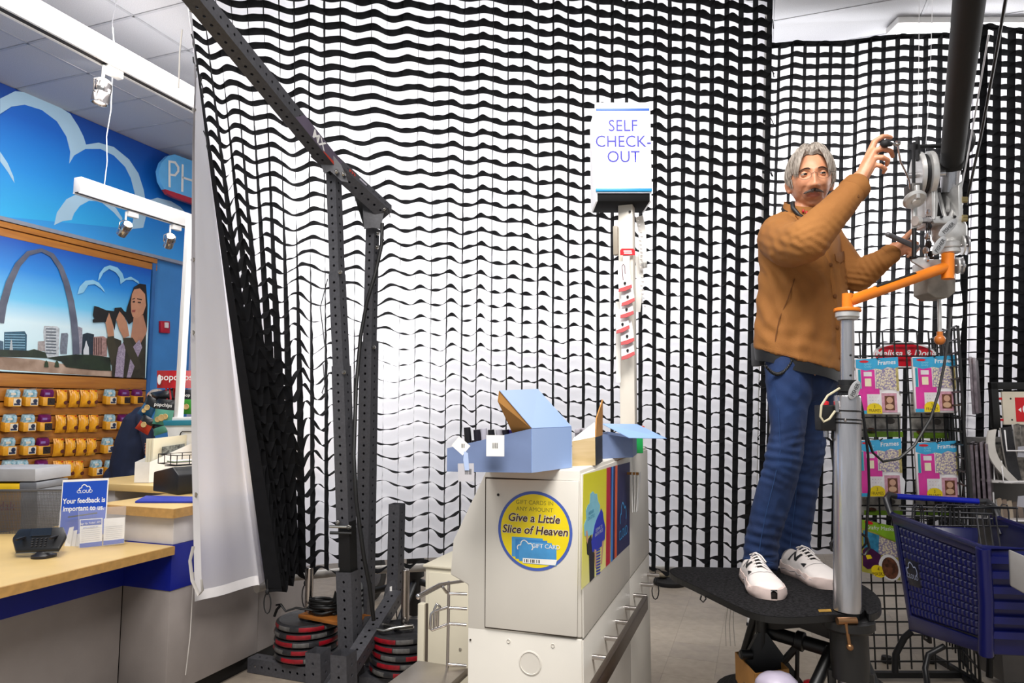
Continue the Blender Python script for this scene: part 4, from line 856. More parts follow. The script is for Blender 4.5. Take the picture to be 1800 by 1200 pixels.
# markers inside the box
for k, (x, y, cl_) in enumerate(((821, 764, '#141216'), (838, 768, '#1a1420'), (850, 766, '#b9b6c2'), (863, 768, '#141216'), (877, 768, '#c8c4cc'), (889, 768, '#1a1626'), (900, 768, '#3a2a7a'))):
    f = 2.13; base = V(q(x+6, 800, f).x, q(x+6, 800, f).y, zt+.01); top = q(x, y-13, f); mk = thing('marker_pen', base, f"marker pen with {'pale' if k in (2, 4) else 'violet' if k == 6 else 'black'} cap, {ORD[k]} from left in the blue display box", 'pen', 'marker pens in the display box')
    b = B(); b.cyl(base, base.lerp(top, .55), .0095, n=10); obj('barrel', b, m_tag, mk, 50); b = B(); b.cyl(base.lerp(top, .55), top, .0115, .0105, n=10); obj('cap', b, mat('cap_%d' % k, cl_, .35), mk, 50)
# hang tags at the left of the box
mk = thing('hang_tag', q(814, 765, 2.02), 'white folded paper tag leaning on the left end of the display box', 'tag'); ft = Fr(q(811, 783, 2.035), C0-A0, ZZ); card(mk, ft, 0, 0, .022, .018, m_tag, .006, -.7); barcode(mk, ft, .006, 0, .004, .006, .0068)
mk = thing('hang_tag', q(820, 830, 2.02), 'clear barcode tag hanging below the left end of the display box', 'tag'); ft2 = Fr(q(820, 826, 2.03), C0-A0, ZZ); card(mk, ft2, 0, -.006, .024, .026, mat('clear_tag', '#d5d2d6', .3, alpha=.75), .006, .03); barcode(mk, ft2, .006, -.004, .009, .008, .0068)
b = B(); b.prism([ft2.p(x, y, .0075) for x, y in ((-.006, .055), (.006, .05), (.01, .0), (-.003, .0), (-.008, .03))], ft2.n*.001); obj('tag_strap', b, m_box, mk)
# brown box with dark spine and kraft flap
fA, fB_ = q(1006, 820, 2.3), q(1046, 818, 2.33); fA.z = fB_.z = zt; fC = q(1058, 812, 2.5); fC.z = zt
tt = thing('kraft_box', fA, 'kraft paper box with wood print and black spine behind the display box', 'box'); m_kraft = mat('kraft_print', '#d9c095', .6, var=.12, scale=3, col2='#c4a873', stretch=(2, 2, 14))
hK = q(1046, 768, 2.33).z-zt
sheet('front_face', [fA, fB_, up(fB_, hK), up(fA, hK*.86)], m_kraft, .003); sheet('spine', [fB_, fC, up(fC, hK), up(fB_, hK)], m_bk, .003); fD = fA+(fC-fB_); sheet('rear_face', [fD, fC, up(fC, hK), up(fD, hK)], m_kraft); sheet('left_face', [fA, fD, up(fD, hK), up(fA, hK*.86)], m_kraft)
sheet('flap', [up(fB_, hK), up(fC, hK), q(1058, 702, 2.5), q(1047, 735, 2.42)], m_card, .004); sheet('flap_edge', [up(fA, hK*.86), up(fB_, hK), q(1045, 742, 2.35), q(1008, 770, 2.32)], m_tag, .002)
fk = Fr(fA.lerp(fB_, .5)+V(0, 0, hK*.45), fB_-fA, ZZ); b = B(); [b.poly([fk.p(-.03, y, .001), fk.p(-.03+l_, y, .001), fk.p(-.03+l_, y+.0022, .001), fk.p(-.03, y+.0022, .001)]) for y, l_ in ((.012, .05), (.006, .035), (-.006, .045), (-.012, .03))]; obj('small_print', b, m_dtx, tt, kind='stuff')
for k in range(3):
    c = fA.lerp(fB_, .15+.35*k)+(fC-fB_)*.5+V(0, 0, hK*.78); mk = thing('plastic_case', c, f'clear plastic case standing in the kraft box, {ORD[k]} from left', 'case', 'clear cases in the kraft box'); b = B(); b.obox(c, (fB_-fA)*.12, (fC-fB_)*.3, ZZ*.045); obj('shell', b, mat('smoky_plastic', '#6d6770', .15, alpha=.8) if 'smoky_plastic' not in MATS else MATS['smoky_plastic'], mk, bevel=.008); b = B(); b.obox(c+V(0, 0, .04), (fB_-fA)*.124, (fC-fB_)*.31, ZZ*.008); obj('case_lid', b, mat('case_grey', '#a5a0a8', .3) if 'case_grey' not in MATS else MATS['case_grey'], mk, bevel=.003)
# second blue box with open flap
gA, gB = q(1056, 808, 2.62), q(1111, 806, 2.70); gA.z = gB.z = zt; gC = gB+(fC-fB_).normalized()*.2; gD = gA+(gC-gB); hG = q(1111, 770, 2.70).z-zt
tt = thing('display_box', gA, 'second blue display box with flap folded open to the right on the kiosk', 'box')
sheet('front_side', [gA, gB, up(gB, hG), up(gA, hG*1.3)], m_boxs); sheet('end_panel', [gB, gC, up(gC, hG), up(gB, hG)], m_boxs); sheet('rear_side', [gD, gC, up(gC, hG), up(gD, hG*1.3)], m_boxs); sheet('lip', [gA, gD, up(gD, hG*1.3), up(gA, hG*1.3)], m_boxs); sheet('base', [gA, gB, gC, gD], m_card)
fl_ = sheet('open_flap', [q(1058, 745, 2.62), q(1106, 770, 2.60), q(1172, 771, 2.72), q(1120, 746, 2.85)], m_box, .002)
sheet('window_diamond', [q(1080, 752, 2.655), q(1096, 758, 2.66), q(1117, 755, 2.73), q(1100, 750, 2.75)], mat('diamond_grey', '#6f7890', .5), .003)
# green and orange packet at the back
pg = q(1120, 785, 2.95); mk = thing('marker_packet', pg, 'green packet with white label and orange top behind the second blue box', 'packet'); bz = V(pg.x, pg.y, zt+.048)
b = B(); b.obox(bz, RH*.022, FH*.02, ZZ*.048); obj('packet', b, mat('packet_green', '#129a4a', .4), mk, bevel=.003); b = B(); b.obox(bz+V(0, 0, .055), RH*.03, FH*.02, ZZ*.012); obj('packet_top', b, mat('packet_orange', '#c9562e', .4), mk, bevel=.003); b = B(); b.obox(bz-FH*.0205-V(.004, 0, .01), RH*.012, FH*.0008, ZZ*.02); obj('packet_label', b, m_tag, mk)
# ---------------------------------------------------------------- sign pole and sign
FS = 3.06
m_pole = mat('pole_cream', '#e6e0d4', .4, var=.03)
pa_, pb2 = pf(1101, 345, FS), pf(1106, 800, FS); pole_x, pole_y = (pa_.x+pb2.x)/2, (pa_.y+pb2.y)/2
tt = thing('sign_pole', V(pole_x, pole_y, zt), 'tall cream square pole rising behind the kiosk with product strip', 'pole')
b = B(); b.bar(V(pb2.x, pb2.y, zt+.001), pa_, .066, .066, V(0, -1, 0)); obj('post', b, m_pole, tt, bevel=.004)
for x, y in ((1095, 352), (1107, 372)): b = B(); b.lathe(pf(x, y, FS-.04), -FH, [(.0055, 0), (.005, .003)], 10); obj('hole_screw', b, m_kick, tt)
b = B(); b.box(pa_.x-.055, pa_.x-.034, pa_.y-.05, pa_.y-.02, pf(0, 450, FS).z, pf(0, 400, FS).z); obj('side_channel', b, mat('channel_grey', '#a59c8c', .4), tt, bevel=.003)
m_snw = mat('sign_white', '#fbfbff', .4, var=.01, emit=.15); m_sblk = mat('sign_black', '#09090b', .7, spec=.2); m_scy = mat('sign_cyan_edge', '#2f9fd8', .35); m_sblue = mat('sign_letter_blue', '#2420b4', .4)  # white sign panels carry a faint emission
ts = thing('checkout_sign', pf(1097, 345, FS), 'white box sign reading SELF CHECK-OUT on the pole', 'sign')
s0, s1, s2, s3 = pf(1046, 190, FS-.09), pf(1143, 186, FS-.09), pf(1145, 332, FS-.09), pf(1047, 336, FS-.09)
uu = (s1-s0).normalized(); uu = V(uu.x, uu.y, 0).normalized(); w2 = (s1-s0).length/2; sc = (s0+s1+s2+s3)/4; h2 = (s0.z-s3.z)/2; fsn = Fr(sc, uu, ZZ); dp = -fsn.n
def sbox(name, x0, x1, y0, y1, k0, k1, mt, bev=.002): b = B(); b.obox(fsn.p((x0+x1)/2, (y0+y1)/2, (k0+k1)/2), fsn.u*((x1-x0)/2), fsn.v*((y1-y0)/2), fsn.n*(abs(k1-k0)/2)); return obj(name, b, mt, ts, bevel=bev)
sbox('panel', -w2, w2, -h2, h2+.02, -.004, .004, m_snw); sbox('panel', -w2, w2, -h2, h2, -.195, -.187, m_snw)
sbox('side_wall', -w2, -w2+.008, -h2-.05, h2, -.187, -.004, m_snw); sbox('side_wall', w2-.008, w2, -h2-.05, h2, -.187, -.004, m_snw); sbox('bottom_tray', -w2+.008, w2-.008, -h2-.05, -h2-.012, -.187, -.006, m_sblk)
sbox('edge_strip', -w2, w2, -h2-.008, -h2+.006, -.006, .008, m_scy); sbox('edge_strip', -w2+.004, w2-.004, h2-.02, h2-.008, .004, .0052, mat('sign_blue_edge', '#3d6fd0', .4))
for s_, yy in (('SELF', .078), ('CHECK-', .005), ('OUT', -.066)): text(s_, fsn, 0, yy, .076, m_sblue, ts, off=-.002, k=.0055, sx=.92)
# clip strip of needle packets and paper strip
m_rp = mat('packet_red', '#d81e2c', .4); m_pw = mat('packet_white', '#f3f1f2', .35)
ck = thing('clip_strip', pf(1100, 450, FS-.1), 'clip strip hanging on the sign pole, full of packets', 'clip strip')
b = B(); b.bar(pf(1101, 440, FS-.055), pf(1099, 625, FS-.055), .03, .002, FH); obj('strip', b, m_pw, ck)
b = B(); c = pf(1103, 443, FS-.058); fk = Fr(c, RH, ZZ); b.prism([fk.p(x, y) for x, y in ((-.033, -.014), (.033, -.014), (.033, .008), (.026, .016), (-.026, .016), (-.033, .008))], fk.n*.002); obj('header', b, m_rp, ck); b = B(); [b.poly([fk.p(x0, y0, .0024), fk.p(x1, y0, .0024), fk.p(x1, y0+.006, .0024), fk.p(x0, y0+.006, .0024)]) for x0, x1, y0 in ((-.018, .018, .001), (-.016, .020, -.008))]; obj('white_print', b, m_pw, ck, kind='stuff')
for k, (x, y, ln) in enumerate(((1098, 499, 52), (1103, 523, 36), (1101, 545, 36), (1094, 571, 36), (1102, 592, 34), (1103, 617, 36))):
    mk = thing('needle_packet', pf(x, y, FS-.075), f'white needle packet with red foot on the clip strip, {ORD[k]} from the top', 'packet', 'needle packets on the clip strip')
    fp = Fr(pf(x, y, FS-.088), RH+ZZ*(.2 if k % 2 else .12), ZZ); fp.v = (ZZ+FH*.35).normalized(); fp.n = fp.u.cross(fp.v).normalized()
    b = B(); b.prism([fp.p(-.028, -.02), fp.p(.03, -.012), fp.p(.026, ln*.0022), fp.p(-.024, ln*.0022)], fp.n*.002); obj('card', b, m_pw, mk)
    b = B(); b.prism([fp.p(-.030, -.037, .001), fp.p(.0, -.036, .001), fp.p(.031, -.024, .001), fp.p(.03, -.008, .001), fp.p(-.028, -.022, .001)], fp.n*.003); obj('foot_print', b, mat('packet_foot_red', '#b00c18', .5) if 'packet_foot_red' not in MATS else MATS['packet_foot_red'], mk)
    b = B(); b.sph(fp.p(.0, .0, .008), (.006, .006, .007), 8, 6); obj('hook_tip', b, m_kick, mk, 60)
    if k == 0: b = B(); b.tube([fp.p(-.006, .02, .003), fp.p(-.006, .09, .003), fp.p(.0, .1, .003), fp.p(.006, .09, .003), fp.p(.006, .05, .003)], .0022, 5); obj('needle_print', b, mat('needle_maroon', '#5a2a35', .4), mk)
ck = thing('receipt_strip', pf(1128, 430, FS+.02), 'long curling paper strip with print hanging right of the sign pole', 'paper')
b = B(); b.grid(lambda u, v: pf(1117+13*u+10*v+2*math.sin(v*5), 382+92*v-4*u, FS+.02+.01*math.sin(v*6)), 2, 12); obj('sheet', b, m_tag, ck, 60)
b = B(); b.grid(lambda u, v: pf(1116+12*u+3*math.sin(v*4), 450+98*v, FS+.03+.008*math.sin(v*7)), 2, 10); obj('sheet', b, m_tag, ck, 60)
b = B()
for k in range(22): 
    x = 1119+rnd.uniform(0, 5)+k*.35; y = 386+k*7.2; b.poly([pf(x, y, FS+.0), pf(x+rnd.uniform(3, 6), y, FS+.0), pf(x+4, y+3, FS+.0), pf(x+1, y+2, FS+.0)])
obj('print_marks', b, mat('faint_print', '#b9b5b4', .6), ck, kind='stuff')
fq = Fr(pf(1133, 466, FS-.0), RH, ZZ); barcode(ck, fq, 0, 0, .012, .012, .001)
ck = thing('price_strip', pf(1086, 620, FS), 'narrow white price strip with small print on the left face of the pole', 'paper'); b = B(); b.bar(pf(1086, 530, FS-.037), pf(1087, 672, FS-.037), .02, .002, FH); obj('strip', b, m_tag, ck)
# ================================================================ THE MAN ON THE PLATFORM
PZ = .92                                         # platform top
DF = .05                                         # his distance offset
def hp(x, y, f): return pf(x, y, f+DF)
def remesh(b, voxel, it=3, fac=.5):
    me = bpy.data.meshes.new('tmp'); me.from_pydata(b.v, [], b.f); o = bpy.data.objects.new('tmp', me); COL.objects.link(o)
    m = o.modifiers.new('r', 'REMESH'); m.mode = 'VOXEL'; m.voxel_size = voxel; m.use_smooth_shade = True
    if it: m2 = o.modifiers.new('s', 'SMOOTH'); m2.factor = fac; m2.iterations = it
    bpy.context.view_layer.update(); dg = bpy.context.evaluated_depsgraph_get()
    r = bpy.data.meshes.new_from_object(o.evaluated_get(dg), depsgraph=dg); bpy.data.objects.remove(o); bpy.data.meshes.remove(me)
    r.polygons.foreach_set('use_smooth', [True]*len(r.polygons)); return r
def chain(b, pts, n=12):
    P = [(Vector(p), r) for p, r in pts]
    for i, (p, r) in enumerate(P):
        b.sph(p, r, n, 8)
        if i: b.cyl(P[i-1][0], p, P[i-1][1], r, n=n)
    return b
def co_np(me): a = np.empty(len(me.vertices)*3); me.vertices.foreach_get('co', a); return a.reshape(-1, 3)
def no_np(me): a = np.empty(len(me.vertices)*3, dtype=np.float32); me.vertex_normals.foreach_get('vector', a); return a.reshape(-1, 3).astype(float)
def set_co(me, a): me.vertices.foreach_set('co', a.reshape(-1)); me.update()
def toimg(P):
    d = P-np.array(EY); z = d@np.array(CD); return 900+1200*(d@np.array(RH))/z, 600-1200*(d@np.array(CU))/z, d@np.array(FH)
m_skin = mat('skin', '#d69b78', .45, var=.07, scale=22, col2='#c4825f', bump=.05, bscale=160); m_lip = mat('lip_skin', '#b06a58', .45); m_stub = mat('shaved_skin', '#c98e70', .5, var=.1, scale=60)
m_hair = mat('grey_hair', '#b5aba0', .55, var=.2, scale=22, col2='#5f554c', stretch=(9, 5, 1.0)); m_must = mat('moustache_hair', '#55443a', .6, var=.25, scale=50); m_brow = mat('eyebrow_hair', '#4d3e34', .6, var=.2, scale=60)
b = B()
# --- head (local frame: x to his left = viewer right, y out of the face, z up)
HC = hp(1424, 316, 2.78); yw, pit = math.radians(-15), math.radians(-6)
hy = (-FH*math.cos(yw)+RH*math.sin(yw)); hx = Vector((-hy.y, hy.x, 0)); hy = (hy*math.cos(pit)+ZZ*math.sin(pit)).normalized(); hz = hx.cross(hy); hx = hy.cross(hz)
if hz.z < 0: hz = -hz
if hx.dot(RH) < 0: hx = -hx
HS = 1.10
def H(x, y, z): return HC+(hx*x+hy*y+hz*z)*HS
def g(d, s): return math.exp(-(d/s)**2)
def headpt(th, ph, extra=0):
    # th polar from top, ph azimuth: 0 = +x, 90 = +y (face)
    X, Y, Z = math.sin(th)*math.cos(ph), math.sin(th)*math.sin(ph), math.cos(th)
    x, z = .077*X, .119*Z; y = .098*Y-.004
    low = max(0., -Z)
    x *= 1-.30*low**1.7
    if Y > 0: y = y*(1-.10*low)+.012*low*(1-low)*Y
    else: y *= 1-.42*low**1.2
    if Y > .05:
        w_ = min(1, (Y-.05)/.4); ax = abs(x)
        y += w_*(.0065*g(z-.026, .010)*g(ax-.026, .022) - .0135*g(z-.006, .011)*g(ax-.031, .014) + .006*g(z+.03, .020)*g(ax-.043, .016))
        nz = max(0, min(1, (.012-z)/.05))
        wd = .0085+.0080*g(z+.038, .012)
        nose = (.004+.021*nz**1.1 if z > -.043 else .025*g(z+.043, .008)) if z < .014 else .004*g(z-.014, .010)
        y += w_*nose*g(ax, wd)
        y += w_*.006*g(ax-.0125, .0055)*g(z+.041, .008)
        y += w_*(.0065*g(z+.072, .016)*g(ax, .028) + .0035*g(z+.066, .0045)*g(ax, .020) + .0045*g(z+.0785, .0055)*g(ax, .018) - .0030*g(z+.0715, .0025)*g(ax, .026) - .005*g(z+.090, .007)*g(ax, .024) + .009*g(z+.106, .013)*g(ax, .022))
        y -= w_*.004*g(ax-.030-.25*max(0, -.03-z), .006)*(1 if -.078 < z < -.04 else 0)
        y -= w_*.004*max(0, z-.05)/.05
    return x, y, z
nu, nv = 110, 80
b.grid(lambda u, v: H(*headpt(math.pi*(v*.996+.002), 2*math.pi*u)), nu, nv)
# close the poles
for s_ in (-1, 1):   # ears
    c = H(s_*.079, -.010, -.014); b.sph(c, (.010, .019, .031), 12, 8, ax=(hx, (hy*.85+hx*s_*-.5).normalized(), hz)); b.sph(H(s_*.076, -.004, -.040), .009, 10, 7)
# --- neck, trunk and limbs (mostly inside the clothes)
NK = hp(1412, 385, 2.82)
chain(b, [(H(0, -.022, -.085), .058), (NK, .060), (hp(1408, 420, 2.82), .075)])
chain(b, [(hp(1380, 415, 2.74), .075), (hp(1440, 415, 2.88), .075)]); chain(b, [(hp(1408, 440, 2.80), .115), (hp(1410, 520, 2.80), .12), (hp(1407, 600, 2.80), .115), (hp(1408, 645, 2.80), .10)])
RA = [(hp(1367, 418, 2.70), .062), (hp(1388, 432, 2.56), .055), (hp(1416, 424, 2.46), .045), (hp(1466, 372, 2.46), .040), (hp(1503, 326, 2.48), .030), (hp(1511, 313, 2.48), .0285)]
chain(b, RA)
LA = [(hp(1452, 425, 2.90), .060), (hp(1500, 488, 2.84), .044), (hp(1535, 466, 2.79), .040), (hp(1566, 442, 2.74), .028), (hp(1572, 437, 2.74), .027)]
chain(b, LA)
chain(b, [(hp(1390, 655, 2.78), .06), (hp(1380, 790, 2.77), .045), (hp(1352, 900, 2.84), .04), (hp(1338, 985, 2.88), .038), (hp(1338, 1010, 2.86), .035)])
chain(b, [(hp(1430, 655, 2.88), .06), (hp(1418, 790, 2.94), .045), (hp(1404, 900, 3.02), .04), (hp(1394, 975, 3.04), .038), (hp(1396, 1000, 3.02), .035)])
# right hand: back of the hand towards the viewer, fingers closing on the crank knob
F1 = 2.475
def fing(pts, rs): chain(b, [(hp(*p), r) for p, r in zip(pts, rs)], 10)
wr = [(1510, 316, F1+.004), (1513, 318, F1-.006), (1507, 312, F1+.012)]
fing([(1511, 314, F1+.004), (1523, 284, F1+.008), (1537, 250, F1+.004)], (.022, .017, .0125)); fing([(1512, 314, F1-.002), (1525, 288, F1-.006), (1537, 265, F1-.010)], (.022, .018, .0128)); fing([(1513, 315, F1-.004), (1526, 294, F1-.008), (1536, 277, F1-.012)], (.021, .018, .0122)); fing([(1514, 317, F1+.002), (1527, 300, F1-.002), (1536, 289, F1-.006)], (.020, .017, .0115))
fing([(1537, 249, F1+.004), (1550, 240.5, F1-.004), (1558, 239.5, F1+.004), (1566, 241.5, F1+.012)], (.0112, .0102, .0094, .0080))
fing([(1537, 265, F1-.010), (1552, 261, F1-.026), (1566, 265.5, F1-.018), (1569, 275, F1-.004)], (.0118, .0104, .0096, .0080))
fing([(1536, 277, F1-.012), (1551, 276.5, F1-.030), (1561, 281.5, F1-.020), (1559, 290, F1-.006)], (.0112, .0100, .0092, .0078))
fing([(1536, 289, F1-.006), (1548, 291.5, F1-.020), (1556.5, 297, F1-.012), (1553, 303, F1+.002)], (.0102, .0090, .0082, .0070))
fing([(1515, 306, F1+.018), (1527, 284, F1+.036), (1541, 266, F1+.044), (1551, 257, F1+.036)], (.017, .0135, .0110, .0092))
# left hand: grips the grey handle, thumb up
F2 = 2.735
fing([(1572, 437, F2), (1583, 431, F2+.004), (1593, 426, F2+.010)], (.024, .020, .0125)); fing([(1573, 440, F2), (1584, 435, F2+.002), (1594, 432, F2+.008)], (.023, .020, .0125)); fing([(1575, 443, F2), (1585, 440, F2), (1593, 438, F2+.004)], (.021, .018, .012)); fing([(1575, 446, F2), (1584, 444, F2-.004), (1591, 443, F2)], (.018, .015, .0105))
fing([(1593, 426, F2+.010), (1604, 425, F2+.016), (1612, 428, F2+.004), (1611, 434, F2-.012)], (.0112, .0100, .0092, .0080))
fing([(1594, 432, F2+.008), (1606, 433, F2+.014), (1613.5, 437, F2-.002), (1609, 441, F2-.016)], (.0114, .0102, .0094, .0080))
fing([(1593, 438, F2+.004), (1603, 440, F2+.008), (1608, 444, F2-.006), (1602, 446, F2-.018)], (.0108, .0098, .0090, .0078))
fing([(1591, 443, F2), (1598, 446, F2+.002), (1601, 450, F2-.008), (1596, 450.5, F2-.016)], (.0096, .0086, .0080, .0068))
fing([(1577, 434, F2-.012), (1587, 422, F2-.022), (1596, 413, F2-.024), (1603, 405.5, F2-.018)], (.0165, .0135, .0112, .0090))
me = remesh(b, .0033, 2, .5); me.materials.clear()
for m in (m_skin, m_lip, m_stub): me.materials.append(m)
P = co_np(me); hl = (P-np.array(HC))/HS; lx, ly, lz = hl@np.array(hx), hl@np.array(hy), hl@np.array(hz)
fc = np.empty(len(me.polygons)*3); me.polygons.foreach_get('center', fc); fc = fc.reshape(-1, 3); q_ = (fc-np.array(HC))/HS; qx, qy, qz = q_@np.array(hx), q_@np.array(hy), q_@np.array(hz)
mi = np.zeros(len(me.polygons), dtype=np.int32); near = (np.abs(qx) < .09) & (qy > .05) & (np.abs(qz) < .13)
mi[near & (np.abs(qx) < .024) & (np.abs(qz+.0725) < .0085*(1-(np.abs(qx)/.026)**2))] = 1
mi[near & (mi == 0) & (qz < -.052) & (np.abs(qx) < .06)] = 2
me.polygons.foreach_set('material_index', mi); me.update(); me.name = 'person'
man = bpy.data.objects.new('person', me); COL.objects.link(man)
props(man, 'grey haired man in brown jacket and jeans standing on the carpeted platform, turning a crank', 'person')
def part(name, b, mt, smooth=60, par=None, bevel=0): return obj(name, b, mt, par or man, smooth, bevel)
# --- face details
m_eye = mat('eye_white', '#b0a59b', .25, var=.02); m_iris = mat('iris', '#241f1a', .2); m_pup = mat('pupil', '#0b0908', .15)
gaze = (hy*1+hx*.22+hz*.06).normalized()
for s_ in (-1, 1):
    yy = headpt(math.acos(max(-1, min(1, .007/.119))), math.radians(90-s_*24))[1]
    c = H(s_*.0315, .0742, .006); r = .0122*HS
    b = B(); b.sph(c, r, 18, 12); e = part('eye', b, m_eye)
    b = B(); b.lathe(c+gaze*(r*.86), gaze, [(r*.56, 0), (r*.48, r*.11), (.0003, r*.16)], 16); part('iris', b, m_iris, 60, e)
    b = B(); b.lathe(c+gaze*(r*1.012), gaze, [(r*.2, 0), (.0003, r*.02)], 12); part('pupil', b, m_pup, 60, e)
    for up_, a0, a1 in ((1, 15, 100), (-1, 17, 95)):
        b = B()
        def lid(u, v):
            az = math.radians(-75+150*u); el = math.radians((a0+(a1-a0)*v) if up_ > 0 else -(a0+(a1-a0)*v)); el *= (1-.25*(abs(u-.5)*2)**2) if v < .5 else 1
            d = hy*(math.cos(el)*math.cos(az))+hx*(math.cos(el)*math.sin(az))+hz*math.sin(el); return c+d*(r*1.13)
        b.grid(lid, 10, 6); part('eyelid', b, m_skin)
    b = B()
    for k in range(26):
        t_ = k/25; x = s_*(.014+.036*t_); z = .0235+.003*math.sin(math.pi*min(1, t_*1.2))-.003*t_; th = math.acos(z/.119); y = None
        # surface depth
        ph_ = math.acos(max(-1, min(1, x/(.077*math.sin(th))))); y = headpt(th, ph_)[1]
        p = H(x, y+.0005, z); d = (hx*s_*.8+hz*(.5-t_*.7)+hy*.25).normalized(); b.cyl(p-hz*.001, p+d*.008, .0017*(1-.4*t_), .0003, n=5)
    part('eyebrow', b, m_brow)
b = B(); rm = random.Random(4)
for k in range(260):
    t_ = rm.uniform(-1, 1); x = .031*t_; z = -.0535-.0075*abs(t_)**1.5+rm.uniform(-.003, .003)*(1-.5*abs(t_)); th = math.acos(z/.119); ph_ = math.acos(max(-1, min(1, x/(.077*math.sin(th)*.93)))); y = headpt(th, ph_)[1]
    p = H(x, y+.001, z); sg = 1 if t_ > 0 else -1; d = (hx*sg*(.35+.6*abs(t_))-hz*(1-.3*abs(t_))+hy*.28).normalized(); b.cyl(p, p+d*rm.uniform(.009, .0135)*(1-.25*abs(t_)), .0019, .0004, n=4)
part('moustache', b, m_must)
# --- hair: a shell of combed, parted grey hair built from the head form
def hairline(x, ph):   # lowest hair z at azimuth ph (deg, 90 = face)
    a = abs(((ph+90) % 360)-180)      # 0 in front, 180 at the back
    return np.interp(a, [0, 20, 36, 50, 64, 78, 92, 110, 140, 180], [.078, .082, .072, .050, .012, -.032, -.004, -.022, -.056, -.062])
def hairpt(u, v):
    phd = 360*u; zl = hairline(0, phd); th_max = math.acos(max(-1, min(1, zl/.119))); th = .002+th_max*v
    x, y, z = headpt(th, math.radians(phd)); a = abs(((phd+90) % 360)-180)
    n = Vector((x/.077**2, y/.098**2, z/.119**2)).normalized()
    t_ = .006+(.008+.009*g(a-10, 50)+.004*(a > 120))*math.sin(math.pi*min(1, v*.82))**.8+.005*g(a-40, 22)*math.sin(math.pi*v)
    part_ = g(x+.004, .006)*(1 if y > -.02 else .3)*(v > .05)
    t_ = t_-.008*part_ + .0030*ns(phd*.22, v*1.6, 1)+.0016*ns(phd*.6, v*2.5, 4)
    if v > .93: t_ *= .25+.75*(1-(v-.93)/.07)
    # forelock falls outwards and down beside the parting
    return H(*(Vector((x, y, z))+n*t_))
b = B(); b.grid(hairpt, 220, 36); hair = part('hair', b, m_hair, 80)
b = B()
for k in range(260):
    phd = rm.uniform(0, 360); v0 = rm.uniform(.05, .75); v1 = min(.995, v0+rm.uniform(.18, .34)); sw = rm.uniform(-6, 6)
    L = [hairpt((phd+sw*q)/360, v0+(v1-v0)*q)+(hairpt((phd+sw*q)/360, v0+(v1-v0)*q)-HC).normalized()*.0012 for q in (0, .25, .5, .75, 1)]
    b.tube(L, [.0006, .0022, .0026, .002, .0004], 4)
obj('hair_strands', b, m_hair, hair, 70, kind='stuff')
b = B()
for s_ in (-1, 1):
    for k in range(34):
        q_ = k/33; x0 = -.004+s_*.003; a0 = (90-s_*rm.uniform(2, 7)); e_ = 62-26*q_+rm.uniform(-4, 4); zt_ = .045-.05*q_+rm.uniform(-.008, .008); th0 = math.radians(10+30*(1-q_)*.9); L = []
        for i in range(9):
            w_ = i/8; phd = a0*(1-w_**.8)+(90-s_*(e_+8*w_))*w_**.8 if True else 0; th = th0+(math.acos(zt_/.119)-th0)*(w_**1.1); x, y, z = headpt(th, math.radians(phd)); n = Vector((x/.077**2, y/.098**2, z/.119**2)).normalized(); L.append(H(*(Vector((x, y, z))+n*(.013+.012*math.sin(math.pi*w_)-.007*w_))))
        b.tube(L, [.0015, .0042, .0052, .0055, .0055, .005, .0042, .003, .0008], 5)
obj('forelock', b, m_hair, hair, 70, kind='stuff')
b = B()
for s_ in (-1, 1):
    for k in range(18):
        z0 = -.012-.002*k; x, y, z = headpt(math.acos(max(-1, min(1, (.02-.0028*k)/.119))), math.radians(90-s_*(72+rm.uniform(-8, 6)))); p = H(x*1.02, y, z); b.cyl(p, p+(-hz+hx*s_*.05)*.016, .003, .0006, n=5)
obj('sideburns', b, m_hair, hair, 70, kind='stuff')
# --- glasses
m_rim = mat('glasses_wire', '#8b8178', .25, .9)
gl = thing('glasses', H(0, .1, .004), '', ''); del_ = None
COLg = []
b0 = B()
for s_ in (-1, 1):
    c = H(s_*.033, .0985, -.001); L = [c+(hx*(.0235*math.cos(a))+hz*(.0165*math.sin(a)))*HS for a in [2*math.pi*i/24 for i in range(24)]]
    b0.tube(L, .0007, 5, closed=True)
    b0.tube([H(s_*.0565, .0985, .004), H(s_*.073, .088, .006), H(s_*.082, .03, .006), H(s_*.083, -.01, .002)], .0009, 5)
b0.tube([H(-.0095, .0985, .004), H(0, .103, .008), H(.0095, .0985, .004)], .0009, 5)
bpy.data.objects.remove(gl); part('glasses', b0, m_rim)
# --- jacket
m_jack = mat('brown_canvas', '#9c672f', .85, var=.10, scale=5, col2='#875522', bump=.25, bscale=340); m_jdark = mat('jacket_seam', '#6f431a', .9)
rowsJ = [(366, 1413, 25, 2.82, .070, 3), (374, 1411, 33, 2.82, .080, 4), (384, 1408, 50, 2.815, .098, 3), (396, 1406, 63, 2.81, .115, 1), (412, 1405, 69, 2.81, .13, 0), (440, 1406, 72.5, 2.80, .145, 0), (480, 1409, 76, 2.80, .15, 0), (525, 1410, 79.5, 2.80, .155, 2), (570, 1406, 79, 2.80, .16, 8), (600, 1404, 79, 2.80, .16, 15), (632, 1402, 77.5, 2.80, .16, 21)]
def torso(a, t):
    y, cx, hw, fc_, df, tl = interp([(i,)+r for i, r in enumerate(rowsJ)], t*(len(rowsJ)-1))
    s_ = math.sin(a); c_ = math.cos(a)
    return hp(cx+hw*c_, y+tl*c_, fc_-df*s_)
b = B(); NJ = 40
b.grid(lambda u, v: torso(2*math.pi*u, v), NJ, 30); k = len(b.v); b.f.append(list(range(NJ))); b.m.append(0); w1 = NJ+1; b.f.append([30*w1+i for i in range(NJ)][::-1]); b.m.append(0)
